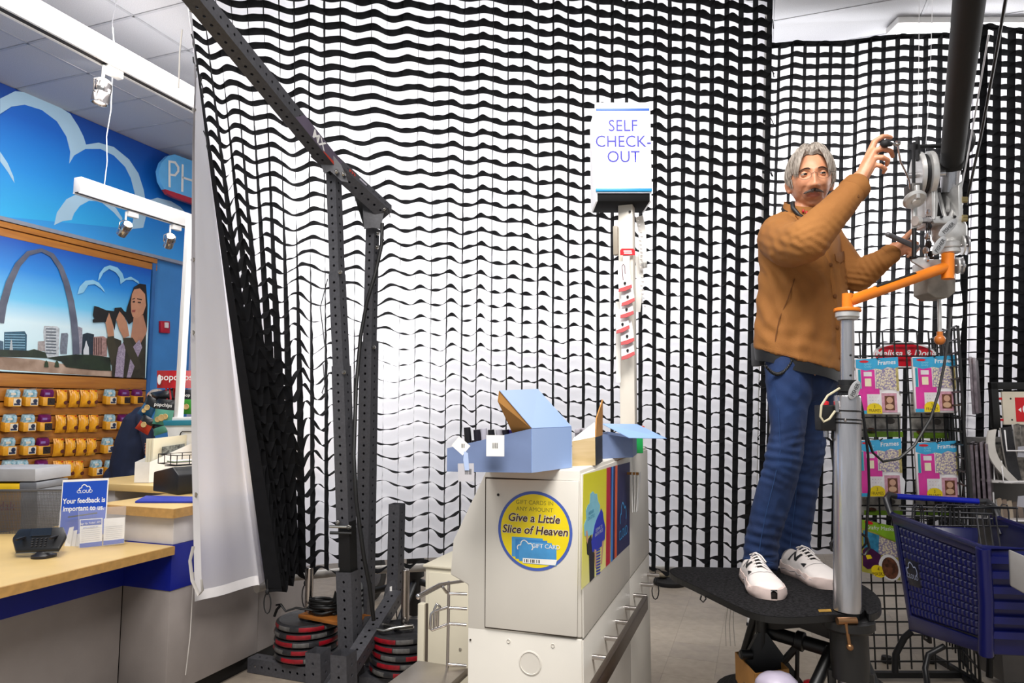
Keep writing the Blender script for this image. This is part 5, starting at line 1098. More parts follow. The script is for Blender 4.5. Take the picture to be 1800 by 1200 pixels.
chain(b, [(hp(1372, 410, 2.72), .082), (hp(1371, 420, 2.68), .087), (hp(1388, 434, 2.57), .083), (hp(1417, 424, 2.46), .078), (hp(1444, 394, 2.455), .069), (hp(1471, 366, 2.46), .058), (hp(1490, 345, 2.47), .052), (hp(1504, 329, 2.475), .0485)], 16)
chain(b, [(hp(1448, 422, 2.89), .082), (hp(1478, 462, 2.87), .072), (hp(1505, 488, 2.84), .062), (hp(1530, 470, 2.80), .055), (hp(1552, 456, 2.76), .042), (hp(1567, 445, 2.74), .037)], 16)
jm = remesh(b, .0062, 5, .5); jm.materials.clear(); jm.materials.append(m_jack)
P = co_np(jm); N = no_np(jm); ix, iy, fd_ = toimg(P)
def wav(cx, cy, ang, wl, amp_, sx, sy, ph0=0):
    a = math.radians(ang); dx, dy = ix-cx, iy-cy; s = dx*math.cos(a)+dy*math.sin(a); t = -dx*math.sin(a)+dy*math.cos(a)
    return amp_*np.sin(2*math.pi*t/wl+ph0+.5*np.sin(s*.09))*np.exp(-(s/sx)**2-(t/sy)**2)
D = np.zeros(len(P))
arm = fd_ < 2.72
for args in ((1390, 440, 20, 17, .007, 60, 30), (1430, 430, 35, 14, .007, 35, 26), (1460, 385, 50, 13, .005, 30, 28), (1492, 352, 45, 9, .003, 24, 20), (1365, 430, 70, 16, .006, 30, 40, 1), (1410, 405, -20, 12, .005, 34, 18)): D += np.where(arm, .28*wav(*args), 0)
for args in ((1375, 520, 72, 34, .007, 90, 50), (1430, 560, 105, 38, .006, 110, 60, 1), (1400, 600, 10, 30, .005, 70, 30), (1360, 575, 55, 26, .006, 60, 40, 2), (1440, 480, 60, 24, .006, 50, 40), (1350, 470, 60, 22, .006, 30, 40)): D += np.where(~arm | (iy > 470), .6*wav(*args), 0)
for args in ((1505, 495, 10, 10, .005, 26, 24), (1535, 470, 60, 11, .005, 22, 26), (1558, 452, 60, 8, .003, 18, 18)): D += np.where((ix > 1484) & (iy > 430), .6*wav(*args), 0)
D += np.array([.006*ns(p[0]*7, p[1]*7, p[2]*5)+.003*(1-abs(ns(p[0]*14, p[1]*14, p[2]*9+3))*2) for p in P])
set_co(jm, P+N*D[:, None]); jack = obj('jacket', jm, None, man)
def surf(x, y, off=.004):     # front surface of the jacket trunk at a pixel
    best = None
    for i in range(41):
        t = i/40; yy, cx, hw, fc_, df, tl = interp([(k,)+r for k, r in enumerate(rowsJ)], t*(len(rowsJ)-1)); c_ = max(-1, min(1, (x-cx)/hw)); yr = yy+tl*c_
        if best is None or abs(yr-y) < best[0]: best = (abs(yr-y), fc_-df*math.sqrt(1-c_*c_))
    return hp(x, y, best[1]-off)
b = B(); b.tube([surf(x, y, .006) for x, y in ((1437, 392), (1448, 430), (1459, 462), (1466, 500), (1470, 550), (1474, 600), (1477, 648))], .012, 6, flat=.35); part('placket', b, m_jack, 60, jack)
for y, x in ((415, 1444), (465, 1460), (520, 1468), (575, 1472), (628, 1476)): b = B(); p = surf(x, y, .012); b.lathe(p+FH*.002, -FH, [(.008, 0), (.008, .003), (.006, .0045)], 12); part('button', b, m_jdark, 40, jack)
for pts in (((1397, 490), (1385, 525), (1370, 560), (1364, 590), (1362, 612)), ((1327, 606), (1345, 616), (1370, 622), (1400, 630), (1440, 640), (1476, 652))):
    b = B(); b.tube([surf(x, y, .003) for x, y in pts], .0022, 5); part('seam', b, m_jdark, 60, jack)
b = B(); P4 = [surf(x, y, .007) for x, y in ((1468, 446), (1484, 441), (1485, 456), (1477, 462), (1470, 458))]; b.prism(P4, FH*.006); part('pocket_flap', b, m_jack, 60, jack)
# cuffs
for (c0, r0), (c1, r1) in (((hp(1496, 338, 2.473), .0505), (hp(1508, 325, 2.478), .0490)), ((hp(1560, 450, 2.75), .040), (hp(1570, 443, 2.74), .0385))):
    d = (c1-c0).normalized(); b = B(); b.lathe(c0, d, [(r0*1.02, 0), (r0*1.08, .004), (r1*1.06, (c1-c0).length), (r1*.98, (c1-c0).length+.004), (r1*.80, (c1-c0).length+.001), (r1*.7, (c1-c0).length-.01)], 28); part('cuff', b, m_jack, 50, jack)
b = B(); p = hp(1507, 345, 2.42); b.lathe(p, (-FH+RH*.3), [(.007, -.004), (.007, .004), (.005, .006)], 10); part('cuff_button', b, m_jdark, 40, jack)
# collar
b = B()
def coll(u, v):
    a = math.radians(-250+320*u) if False else math.radians(-60-300*u+0)
    op = math.radians(300); a = math.radians(-55)+op*u     # opening at the front right
    cx, cy = 1412, 369; x = cx+(34+7*v)*math.cos(a); f = 2.825-(.080+.018*v)*math.sin(a); front = max(0, math.sin(a))
    y = cy-12*(1-v)+13*v+front*(6+6*v)+3*math.cos(a)*(1-2*v)
    return hp(x, y, f-.004)
b.grid(coll, 30, 4); b.grid(lambda u, v: coll(u, v)+(coll(u, v)-NK).normalized()*-.006, 30, 4); part('collar', b, m_jack, 60, jack)
b = B(); b.prism([surf(x, y, .014) for x, y in ((1398, 378), (1418, 384), (1440, 381), (1447, 388), (1433, 398), (1412, 394))], FH*.006); part('collar_point', b, m_jack, 60, jack)
# headset band round the neck
m_blk = mat('soft_black', '#121214', .5)
b = B(); b.tube([hp(1412+35*math.cos(a), 361+12*math.sin(a)+6, 2.82-.082*math.sin(a)) for a in [math.radians(-60+i*300/24) for i in range(25)]], .010, 7); hs = part('neck_headset', b, m_blk, 60)
for x, y in ((1412, 371), (1418, 374)): b = B(); b.sph(hp(x, y, 2.725), (.006, .006, .008), 8, 6); obj('red_bead', b, mat('bead_red', '#b3202a', .4) if 'bead_red' not in MATS else MATS['bead_red'], hs, 60)
b = B(); b.obox(hp(1421, 382, 2.72), RH*.012, FH*.006, ZZ*.008); obj('headset_box', b, m_blk, hs, bevel=.002)
b = B(); b.tube([hp(1393, 356, 2.76), hp(1394, 366, 2.735), hp(1404, 378, 2.722), hp(1420, 388, 2.72), hp(1436, 394, 2.72)], .009, 7); obj('headset_strap', b, m_blk, hs, 60)
# shirt hem and waist pouch
rowsS = [(600, 1402, 75, 2.80, .152, 15), (630, 1402, 76.5, 2.80, .158, 21), (651, 1403, 76, 2.80, .158, 20)]
b = B()
def shirt(u, v):
    y, cx, hw, fc_, df, tl = interp([(i,)+r for i, r in enumerate(rowsS)], v*2); a = 2*math.pi*u; return hp(cx+hw*math.cos(a), y+tl*math.cos(a)+1.5*math.sin(5*a), fc_-df*math.sin(a))
b.grid(shirt, 40, 6); part('dark_shirt_hem', b, m_blk, 60)
b = B(); c = hp(1334, 622, 2.80); b.obox(c, RH*.018, FH*.05, ZZ*.05); part('belt_pouch', b, m_blk, 40, None, .008)
b = B(); L = []
for i in range(140):
    t_ = i/139; x = 1345+48*t_; y = 640+22*math.sin(math.pi*t_)**.8+ -10*t_+4*math.sin(2*math.pi*t_*0); c = hp(x, y, 2.645); a = i*.9; L.append(c+ZZ*(.006*math.cos(a))+FH*(.006*math.sin(a)))
b.tube(L, .0028, 5); part('coiled_cord', b, m_blk, 70)
# --- jeans
m_jean = mat('blue_denim', '#183463', .85, var=.25, scale=7, col2='#0e2044', bump=.2, bscale=420); m_stitch = mat('denim_stitch', '#27487a', .9)
def leg(rows):
    b = B(); n = 26; R_ = [(i,)+r for i, r in enumerate(rows)]; nv_ = 44
    def fn(u, v):
        y, l, r, fc_, df, tl = interp(R_, v*(len(rows)-1)); a = 2*math.pi*u; return hp((l+r)/2+(r-l)/2*math.cos(a), y+tl*math.cos(a), fc_-df*math.sin(a))
    b.grid(fn, n, nv_); w1 = n+1; b.f.append(list(range(n))); b.m.append(0); b.f.append([nv_*w1+i for i in range(n)][::-1]); b.m.append(0); return b
near = [(618, 1344, 1440, 2.77, .12, 12), (645, 1345, 1432, 2.76, .118, 10), (680, 1346, 1430, 2.75, .112, 6), (720, 1351, 1420, 2.75, .10, 2), (760, 1354, 1415, 2.755, .092, 0), (795, 1346, 1411, 2.76, .09, 0), (816, 1343, 1408, 2.765, .088, 0), (856, 1331, 1399, 2.79, .086, 0), (904, 1319, 1385, 2.82, .082, 0), (950, 1309, 1371, 2.85, .082, 2), (985, 1306, 1367, 2.87, .082, 5), (996, 1306, 1366, 2.87, .083, 6)]
far = [(625, 1385, 1480, 2.86, .13, 8), (650, 1390, 1477, 2.88, .12, 6), (676, 1392, 1475, 2.89, .112, 4), (720, 1390, 1463, 2.91, .10, 0), (760, 1387, 1454, 2.93, .092, 0), (800, 1385, 1450, 2.95, .09, 0), (840, 1381, 1441, 2.98, .086, 0), (896, 1376, 1433, 3.02, .084, 0), (940, 1368, 1425, 3.05, .084, -2), (968, 1363, 1425, 3.06, .084, -6), (986, 1366, 1420, 3.06, .082, -8)]
jb = leg(near); q2 = leg(far); jb.add(q2.v, q2.f); jb.sph(hp(1407, 655, 2.82), (.140, .115, .13), 20, 12, ax=(RH, FH, ZZ))
jb2 = remesh(jb, .0062, 4, .5); jb2.materials.clear(); jb2.materials.append(m_jean)
P = co_np(jb2); N = no_np(jb2); ix, iy, fd_ = toimg(P); D = np.zeros(len(P)); nr = fd_ < 2.93
for args in ((1375, 800, 12, 15, .006, 50, 26), (1395, 775, -10, 14, .005, 36, 18), (1350, 830, 25, 15, .005, 40, 24), (1345, 950, 15, 18, .007, 50, 40), (1335, 985, -8, 10, .005, 40, 16), (1390, 690, 50, 26, .005, 40, 60), (1370, 900, 70, 30, .005, 60, 40)): D += np.where(nr, .45*wav(*args), 0)
for args in ((1425, 800, -15, 15, .006, 40, 26), (1415, 860, 20, 20, .006, 40, 40), (1400, 950, 25, 16, .007, 40, 36)): D += np.where(~nr, .45*wav(*args), 0)
D += np.array([.005*ns(p[0]*9, p[1]*9, p[2]*6)+.003*(1-abs(ns(p[0]*16, p[1]*16, p[2]*16))*2) for p in P])
set_co(jb2, P+N*D[:, None]); jeans = obj('jeans', jb2, None, man)
def legsurf(rows, x, y, off=.004):
    R_ = [(i,)+r for i, r in enumerate(rows)]; best = None
    for i in range(81):
        r = interp(R_, i/80*(len(rows)-1))
        if best is None or abs(r[0]-y) < best[0]: c_ = max(-1, min(1, (x-(r[1]+r[2])/2)/((r[2]-r[1])/2))); best = (abs(r[0]-y), r[3]-r[4]*math.sqrt(1-c_*c_))
    return hp(x, y, best[1]-off)
b = B(); b.tube([legsurf(near, x, y) for x, y in ((1358, 660), (1368, 720), (1372, 790), (1362, 840), (1347, 900), (1337, 950), (1333, 985))], .0013, 5); part('side_seam', b, m_stitch, 60, jeans)
b = B(); b.tube([legsurf(far, x, y) for x, y in ((1402, 830), (1398, 880), (1392, 930), (1388, 968))], .0013, 5); part('side_seam', b, m_stitch, 60, jeans)
b = B(); b.tube([legsurf(near, 1308+57*k/8, 980+10*k/8, .004) for k in range(9)], .0013, 5); part('hem_stitch', b, m_stitch, 60, jeans)
# --- running shoes
m_sh = mat('shoe_white', '#e4dcd8', .5, var=.05, scale=12); m_sole = mat('shoe_sole', '#d8c4bd', .6, var=.08, scale=14); m_sblk2 = mat('shoe_black', '#131315', .5); m_sg = mat('shoe_grey', '#9d9899', .5)
def shoe(heel, toe, L, W, lab, flip):
    heel, toe = Vector(heel), Vector(toe); x_ = (toe-heel); x_.z = 0; x_.normalize(); y_ = ZZ.cross(x_)
    def S(x, y, z): return heel+x_*(x*L)+y_*(y*W)+ZZ*z
    wid = lambda x: float(np.interp(x, [0, .03, .1, .25, .42, .62, .74, .88, .96, 1.0], [.30, .56, .74, .74, .70, .92, 1.0, .82, .52, .16]))*.5
    off = lambda x: .05*math.sin(math.pi*x)*flip
    hgt = lambda x: float(np.interp(x, [0, .08, .22, .33, .45, .6, .75, .88, 1.0], [.088, .100, .098, .116, .106, .086, .072, .060, .036]))
    b = B(); n = 40
    def sole(u, v):
        x = u; w_ = wid(x)*1.08; ring = [(-w_*.92, .0), (-w_, .008), (-w_*1.07, .022+.005*math.sin(x*34)), (-w_*.97, .040+.012*max(0, (.28-x)*3)+.003*math.sin(x*30)), (w_*.97, .040+.012*max(0, (.28-x)*3)+.003*math.sin(x*30)), (w_*1.07, .022+.005*math.sin(x*34)), (w_, .008), (w_*.92, 0), (-w_*.92, 0)]
        y, z = ring[int(round(v*8))]; z += .018*max(0, x-.86)**1.3*4*.5+.004*max(0, .08-x)*10*.3; return S(x*1.02-.01, y+off(x), z)
    b.grid(sole, n, 8); so = part('shoe_sole', b, m_sole, 60)
    sh_parent = None
    b = B()
    def upper(u, v):
        x = u; w_ = wid(x); h = hgt(x); a = math.pi*v; z = .026+(h-.026)*math.sin(a)**.62; y = -w_*math.cos(a)*(1-.30*math.sin(a)**2); return S(x, y+off(x), z)
    b.grid(upper, n, 18); up_ = part('shoe', b, m_sh, 70)
    so.parent = up_; so.matrix_parent_inverse = Matrix()
    def us(x, v, o=.0015): p = upper(x, v); c = S(x, off(x), .03); return p+(p-c).normalized()*o
    b = B(); b.grid(lambda u, v: us(.30+.28*u, .38+.24*v, .002), 6, 4); tg = part('tongue', b, m_sblk2, 60, up_)
    for k in range(5):
        x = .31+.06*k; b = B(); b.tube([us(x, .33, .003), us(x+.012, .42, .007), us(x+.018, .5, .008), us(x+.012, .58, .007), us(x, .67, .003)], .0032, 6); part('lace', b, m_sh, 60, up_)
        b = B(); b.tube([us(x, .35, .004), us(x+.03, .5, .010), us(x+.055, .64, .004)], .003, 6); part('lace', b, m_sh, 60, up_)
    b = B(); b.tube([us(.33, .5, .012), us(.36, .40, .016), us(.31, .33, .014), us(.30, .44, .012)], .0026, 6); part('lace', b, m_sh, 60, up_)
    b = B(); b.tube([us(.33, .5, .012), us(.40, .62, .015), us(.46, .72, .008)], .0026, 6); part('lace', b, m_sh, 60, up_)
    for sd in (0, 1):   # letter marks on both sides
        vv = (lambda t: .10+.20*t) if sd == 0 else (lambda t: .90-.20*t)
        for A, C in (((.24, .05), (.30, 1.0)), ((.30, 1.0), (.37, .05)), ((.37, .05), (.43, 1.0))):
            b = B(); wv = .020; b.grid(lambda u, v: us(A[0]+(C[0]-A[0])*u+wv*(v-.5)*2, vv(A[1]+(C[1]-A[1])*u), .0022), 4, 1); part('letter_stroke', b, m_sblk2, 60, up_)
        b = B(); b.grid(lambda u, v: us(.50+.10*u, vv(.15+.5*u*v), .0022), 3, 2); part('side_stripe', b, m_sblk2, 60, up_)
    b = B(); b.grid(lambda u, v: us(.68+.012*math.sin(0)+.008*v-.06*abs(u-.5)*2, .12+.76*u, .0012), 10, 1); part('toe_seam', b, m_sg, 60, up_)
    b = B(); b.grid(lambda u, v: sole(1-.11*v*(1-(2*u-1)**2)-.004, .25+.0)+(S(1, 0, 0)-S(1, 0, 0))+ (V(0,0,0) if True else 0), 1, 1)
    b = B()
    def bump(u, v):
        x = .93+.075*v; w_ = wid(min(1, x))*1.1; z = .004+.030*v; return S(x+.012, (u-.5)*2*w_*.8+off(min(1, x)), .002+.03*v)
    b.grid(bump, 6, 3); part('toe_bumper', b, m_sblk2, 60, up_)
    for sg_ in (1, -1): b = B(); b.tube([S(x*1.0, sg_*wid(x)*1.12+off(x), .026+.004*math.sin(x*34)) for x in (.04, .12, .2, .3, .4, .5, .6, .7, .8, .9)], .0022, 5); part('midsole_line', b, m_sg, 60, up_)
    b = B(); b.grid(lambda u, v: us(.0+.10*v, .12+.76*u, .002), 8, 2); part('heel_counter', b, m_sg, 60, up_)
    return up_
def onp(x, y): return pt(x, y, Z=PZ+.001)
h1, t1 = onp(1321, 1017), onp(1358, 1053); h2_, t2 = onp(1384, 1003), onp(1474, 1040)
shoe(h1, t1, .325, .130, '', -1); shoe(h2_, t2, .325, .130, '', 1)
# ================================================================ MICROPHONE BOOM, COLUMN AND PLATFORM
m_alu = mat('cast_aluminium', '#d9d8d6', .38, .55, var=.15, scale=20, bump=.06, bscale=160); m_tubeM = mat('brushed_tube', '#cfcdd0', .24, .85, var=.22, scale=5, stretch=(6, 6, .6)); m_org = mat('orange_enamel', '#e8801a', .35, var=.06); m_bpad = mat('black_pad', '#131315', .7); m_bmet = mat('black_metal', '#0f0f10', .45); m_wt = mat('weight_grey', '#8f8980', .6, .1, var=.12, scale=30); m_brz = mat('bronze', '#8f6a4a', .35, .9); m_carpet = mat('platform_carpet', '#2d2c2e', .98, var=.45, scale=90, col2='#0d0d0e', bump=.7, bscale=260, spec=.1)
def cy(b, x0, y0, f0, x1, y1, f1, r, r1=None, n=14): return b.cyl(pf(x0, y0, f0), pf(x1, y1, f1), r, r1, n)
FC = 2.48
plat = thing('camera_platform', onp(1480, 1075), 'black carpeted standing platform on a wheeled base under the man', 'platform')
out = [(1176, 1004), (1184, 998), (1205, 996), (1250, 997), (1310, 998), (1400, 999), (1450, 1003), (1500, 1020), (1530, 1036), (1546, 1052), (1549, 1066), (1542, 1076), (1527, 1080), (1521, 1072), (1514, 1077), (1500, 1079), (1460, 1081), (1420, 1084), (1380, 1085), (1345, 1082), (1318, 1075), (1290, 1063), (1255, 1046), (1220, 1029), (1190, 1015)]
L = []
for i in range(len(out)*3):
    u = i/3; k = int(u); t_ = u-k; p0, p1, p2, p3 = [out[(k+j-1) % len(out)] for j in range(4)]
    L.append(tuple(.5*((2*p1[c])+(-p0[c]+p2[c])*t_+(2*p0[c]-5*p1[c]+4*p2[c]-p3[c])*t_*t_+(-p0[c]+3*p1[c]-3*p2[c]+p3[c])*t_**3) for c in (0, 1)))
deck = [pt(x, y, Z=PZ) for x, y in L]
b = B(); b.prism(deck, (0, 0, -.022)); obj('deck', b, m_bmet, plat)
cen = sum(deck, Vector())/len(deck); b = B(); b.prism([p.lerp(cen, .004)+V(0, 0, .0005) for p in deck], (0, 0, .0006)); obj('carpet', b, m_carpet, plat)
b = B(); P = [onp(1438, 1072), onp(1460, 1071), onp(1462, 1075), onp(1440, 1076)]; b.prism([p+V(0, 0, .001) for p in P], V(0, 0, .001)); obj('yellow_tape', b, mat('worn_tape', '#a8812e', .7, var=.3, scale=60), plat)
cb = onp(1490, 1074); cxy = V(cb.x, cb.y, 0)
def under(name, b, mt=None, s_=40, bevel=0): return obj(name, b, mt or m_bmet, plat, s_, bevel)
b = B(); b.cyl(cxy+ZZ*.70, cxy+ZZ*(PZ-.023), .062, n=18); b.lathe(cxy+ZZ*(PZ-.06), ZZ, [(.075, 0), (.085, .01), (.085, .036)], 18); under('column_housing', b)
b = B(); b.cyl(cxy+ZZ*.12, cxy+ZZ*.705, .043, n=20); under('lower_tube', b, m_tubeM); b = B(); b.cyl(cxy+ZZ*.08, cxy+ZZ*.70, .012, n=8); 
b = B(); b.cyl(cxy+V(-.06, 0, .1), cxy+V(-.06, 0, .72), .014, n=8); under('guide_rod', b); b = B(); b.cyl(cxy+V(.06, 0, .1), cxy+V(.06, 0, .72), .014, n=8); under('guide_rod', b)
p1 = pf(1345, 1108, 2.75); p2 = pf(1462, 1143, 2.60); b = B(); b.cyl(p1, p2, .026, n=12); under('cross_bar', b); b = B(); b.lathe(p1.lerp(p2, .47), (p2-p1), [(.028, 0), (.036, .004), (.036, .03), (.028, .034)], 14); under('clamp', b, m_bmet)
b = B(); P = [pf(1345, 1084, 2.72), pf(1470, 1084, 2.58), pf(1466, 1126, 2.60), pf(1405, 1103, 2.66), pf(1347, 1108, 2.73)]; b.prism(P, FH*.02); under('deck_web', b)
for (x0, y0, f0, x1, y1, f1, r, nm) in ((1328, 1080, 2.78, 1308, 1150, 2.82, .017, 'leg'), (1338, 1084, 2.72, 1338, 1140, 2.72, .022, 'leg'), (1372, 1168, 2.7, 1404, 1132, 2.66, .014, 'brace'), (1402, 1118, 2.66, 1401, 1196, 2.66, .008, 'brace'), (1462, 1140, 2.56, 1428, 1215, 2.5, .021, 'leg'), (1510, 1140, 2.52, 1545, 1222, 2.46, .019, 'leg')):
    b = B(); b.cyl(pf(x0, y0, f0), pf(x1, y1, f1), r, n=10); under(nm, b)
b = B(); b.prism([pf(1333, 1112, 2.70), pf(1348, 1112, 2.70), pf(1424, 1215, 2.66), pf(1310, 1215, 2.70), pf(1312, 1152, 2.74)], FH*.02); under('fork_plate', b)
pw = pf(1326, 1222, 2.78); b = B(); ax = (RH*.9+FH*.3).normalized(); b.lathe(V(pw.x, pw.y, .29)-ax*.05, ax, [(.15, 0), (.26, 0), (.285, .02), (.288, .05), (.285, .08), (.26, .1), (.15, .1)], 36); under('tyre', b, mat('tyre_rubber', '#121213', .8, bump=.4, bscale=60)); b = B(); b.lathe(V(pw.x, pw.y, .29)-ax*.055, ax, [(.04, -.01), (.15, .005), (.15, .1), (.04, .115)], 20); under('hub', b)
b = B(); b.lathe(pf(1312, 1150, 2.70), -RH, [(.018, -.02), (.018, .02), (.012, .026)], 12); under('pivot_bolt', b)
for dx, dy in ((-.45, .5), (.55, .5), (-.1, -.6)):
    b = B(); b.bar(cxy+ZZ*.13, cxy+V(dx, dy, .13), .07, .06); under('base_arm', b)
    if dx > 0 or dy < 0: b = B(); q_ = cxy+V(dx, dy, .075); b.lathe(q_-V(.025, 0, 0), (1, 0, 0), [(.02, 0), (.07, 0), (.075, .01), (.075, .04), (.07, .05), (.02, .05)], 20); under('caster', b)
b = B(); b.bar(cxy+ZZ*.4, cxy+V(-.22, .28, .3), .04, .04); under('base_arm', b)
b = B(); c = pf(1487, 1091, 2.40); b.cyl(c-RH*.03, c+RH*.035, .013, n=12); under('crank_pivot', b, m_brz); b = B(); b.cyl(pf(1487, 1095, 2.39), pf(1493, 1132, 2.39), .006, n=10); under('crank_handle', b, m_brz); b = B(); b.sph(pf(1494, 1137, 2.39), .012, 12, 8); under('crank_ball', b, m_brz)
for pts in ([(1233, 1046), (1231, 1053), (1236, 1058), (1241, 1052), (1239, 1047)],): b = B(); b.tube([pf(x, y, 2.72) for x, y in pts], .003, 5); under('cord_loop', b)
for k, x in enumerate((1279, 1284, 1289)): b = B(); b.tube([pf(x, 1068, 2.78), pf(x-4+k*2, 1100, 2.78), pf(x-3+3*k, 1135, 2.78)], .0014, 4); under('loose_thread', b, m_rope)
# column
col = thing('boom_column', onp(1490, 1074)+V(0, 0, .002), 'brushed metal column with orange swivel arm rising from the platform', 'column')
def czy(y): return pf(1490, y, (cxy).dot(FH)).z
FCB = cxy.dot(FH)
def cz(y): return pf(1489.5, y, FCB)
CAX = (cz(520)-cz(1070)).normalized()
def cpart(name, b, mt, s_=50, par=None, bevel=0): return obj(name, b, mt, par or col, s_, bevel)
b = B(); b.lathe(cz(1074)+ZZ*.003, CAX, [(.0455, 0), (.0455, (cz(699)-cz(1074)).length-.003), (.043, (cz(697)-cz(1074)).length), (.03, (cz(697)-cz(1074)).length)], 28); cpart('outer_tube', b, m_tubeM)
b = B(); b.cyl(cz(697), cz(668), .030, n=20); b.lathe(cz(690), CAX, [(.03, 0), (.036, .004), (.036, .022), (.03, .026)], 20); cpart('clamp_collar', b, m_bmet)
b = B(); b.cyl(cz(670), cz(564), .0235, n=20); cpart('inner_tube', b, m_tubeM)
b = B(); b.lathe(cz(562), CAX, [(.034, 0), (.036, .006), (.041, .010), (.041, .026), (.038, .03)], 36); cpart('knurled_collar', b, m_alu, 20)
b = B(); b.lathe(cz(548), CAX, [(.045, 0), (.047, .003), (.045, .012), (.02, .013)], 30); cpart('orange_flange', b, m_org)
b = B(); b.cyl(cz(547), cz(516), .0185, n=18); b.cyl(cz(530), pf(1660, 470, 2.60), .0205, n=18); cpart('swing_arm', b, m_org)
b = B(); b.cyl(pf(1666, 490, 2.60), pf(1666, 446, 2.60), .0225, n=20); cpart('arm_socket', b, m_org)
a0, a1 = cz(530), pf(1660, 470, 2.60); ad = (a1-a0).normalized(); b = B(); b.tube([a0.lerp(a1, .27)+ZZ*.017-FH*.004, a0.lerp(a1, .67)+ZZ*.017-FH*.004], .012, 8, flat=.5); cpart('black_pad', b, m_bpad)
for y in (625, 660): b = B(); p = cz(y); b.lathe(p-FH*.0232, -FH, [(.0045, 0), (.003, .001)], 8); cpart('pin_hole', b, m_bmet)
for y in (722, 737, 743): b = B(); b.lathe(cz(y), CAX, [(.0457, -.003), (.049, 0), (.0457, .003)], 24); cpart('cable_tie', b, m_bmet)
for x, y in ((1486, 738), (1500, 738)): b = B(); b.sph(pf(x, y, FC-.055), .007, 8, 6); cpart('tie_clip', b, m_chrome)
b = B(); c = pf(1454, 734, FC-.0); b.obox(c, RH*.034, FH*.03, ZZ*.046); bx = cpart('control_box', b, m_bmet, bevel=.005)
b = B(); b.lathe(pf(1452, 708, FC-.0), CAX, [(.010, -.012), (.010, .004), (.004, .007)], 12); cpart('red_button', b, m_rp, 40, bx); b = B(); b.obox(pf(1470, 714, FC-.04), RH*.006, FH*.006, ZZ*.02); cpart('latch', b, m_chrome, 40, bx)
b = B(); b.tube([pf(x, y, FC-.05) for x, y in ((1476, 682), (1455, 695), (1444, 712), (1442, 732), (1448, 741), (1458, 736), (1468, 722))], .0042, 7); cpart('pale_cable', b, mat('pale_cable', '#c9c0a2', .5))
for x, y1 in ((1453, 775), (1464, 790)): b = B(); b.tube([pf(x, 756, FC), pf(x-1, 768, FC), pf(x+8, y1, FC+.02), pf(1470, 860, FC+.02), pf(1468, 1000, FC+.03), pf(1470, 1060, FC+.03)], .0055, 6); cpart('hanging_cable', b, m_bmet)
b = B(); b.cyl(pf(1452, 757, FC), pf(1452, 768, FC), .009, n=10); cpart('connector', b, m_chrome)
m_badge = mat('badge_silver', '#b9b9ba', .4, .5); m_btx = mat('badge_text', '#2b2b2d', .5)
def badge(par, x, y, f, ang, ln, wd, k=0):
    u = (RH*math.cos(ang)+ZZ*math.sin(ang)).normalized(); v = (-RH*math.sin(ang)+ZZ*math.cos(ang)).normalized(); fr = Fr(pf(x, y, f), u, v)
    b = B(); b.prism([fr.p(px_, py_) for px_, py_ in arcpts(0, 0, ln, 0, 348, 29, ry=wd)][::1], fr.n*.006); o = obj('name_badge', b, m_badge, par, 40, .0015)
    text('FISHER', fr, 0, -wd*.42, wd*1.12, m_btx, o, k=.0068, off=.01, sx=min(1.0, 1.7*ln/(wd*1.12*3.6)))
badge(col, 1501, 685, FC-.065, math.radians(62), .036, .017)
for pts in ([(1510, 694), (1516, 720), (1522, 760), (1534, 795), (1552, 811), (1580, 806), (1608, 782), (1636, 735), (1650, 690), (1660, 640), (1668, 580), (1672, 540)], [(1511, 705), (1519, 740), (1526, 800), (1528, 860), (1524, 910), (1522, 955), (1514, 965), (1510, 940)], [(1512, 936), (1524, 945), (1528, 962), (1520, 975), (1510, 972)], [(1468, 945), (1460, 955), (1462, 967), (1470, 970)]):
    b = B(); b.tube([pf(x, y, FC+.06) for x, y in pts], .0050, 6); cpart('black_cable', b, m_bmet, 60)
# boom head
FB_ = 2.66
boom = thing('microphone_boom', pf(1665, 440, 2.62), 'black padded microphone boom on a cast metal head rising to the top right', 'boom')
def bp(name, b, mt, s_=50, par=None, bevel=0): return obj(name, b, mt, par or boom, s_, bevel)
e0, e1 = pf(1672, 290, 2.66), pf(1708, -40, 1.72)
ed = (e1-e0).normalized()
b = B(); b.cyl(e0, e0+ed*2.2, .0405, n=28); b.lathe(e0-ed*.004, ed, [(.036, 0), (.044, .004), (.044, .05), (.0405, .055)], 28); bp('padded_tube', b, m_bpad)
b = B(); b.cyl(pf(1668, 338, 2.68), e0+ed*.01, .032, .034, n=24); bp('inner_tube', b, m_tubeM)
# cast yoke
def pr(name, pix, f, th, mt, bevel=.004, par=None):
    b = B(); b.prism([pf(x, y, f) for x, y in pix], FH*th); return bp(name, b, mt, 40, par, bevel)
pr('yoke_rear', [(1641, 330), (1690, 325), (1691, 384), (1640, 386)], 2.70, .03, mat('cast_dark', '#4d4c4c', .5, .6))
pr('yoke_side', [(1637, 312), (1646, 310), (1650, 350), (1648, 380), (1639, 388)], 2.60, .12, m_alu); pr('yoke_side', [(1684, 326), (1692, 318), (1694, 384), (1685, 382)], 2.60, .12, m_alu); pr('yoke_floor', [(1638, 380), (1694, 378), (1690, 392), (1642, 392)], 2.60, .12, m_alu)
for A, C in (((1650, 340), (1661, 382)), ((1684, 338), (1670, 382)), ((1666, 342), (1666, 370))): b = B(); cy(b, *A, 2.68, *C, 2.63, .008, n=8); bp('yoke_web', b, m_alu)
for x in (1655, 1678): b = B(); b.lathe(pf(x, 381, 2.595), -FH, [(.006, 0), (.005, .004)], 8); bp('bolt', b, m_bmet)
b = B(); b.lathe(pf(1667, 392, 2.66), -ZZ, [(.055, 0), (.062, .02), (.060, .06), (.052, .075), (.045, .09)], 28); bp('turret', b, m_alu)
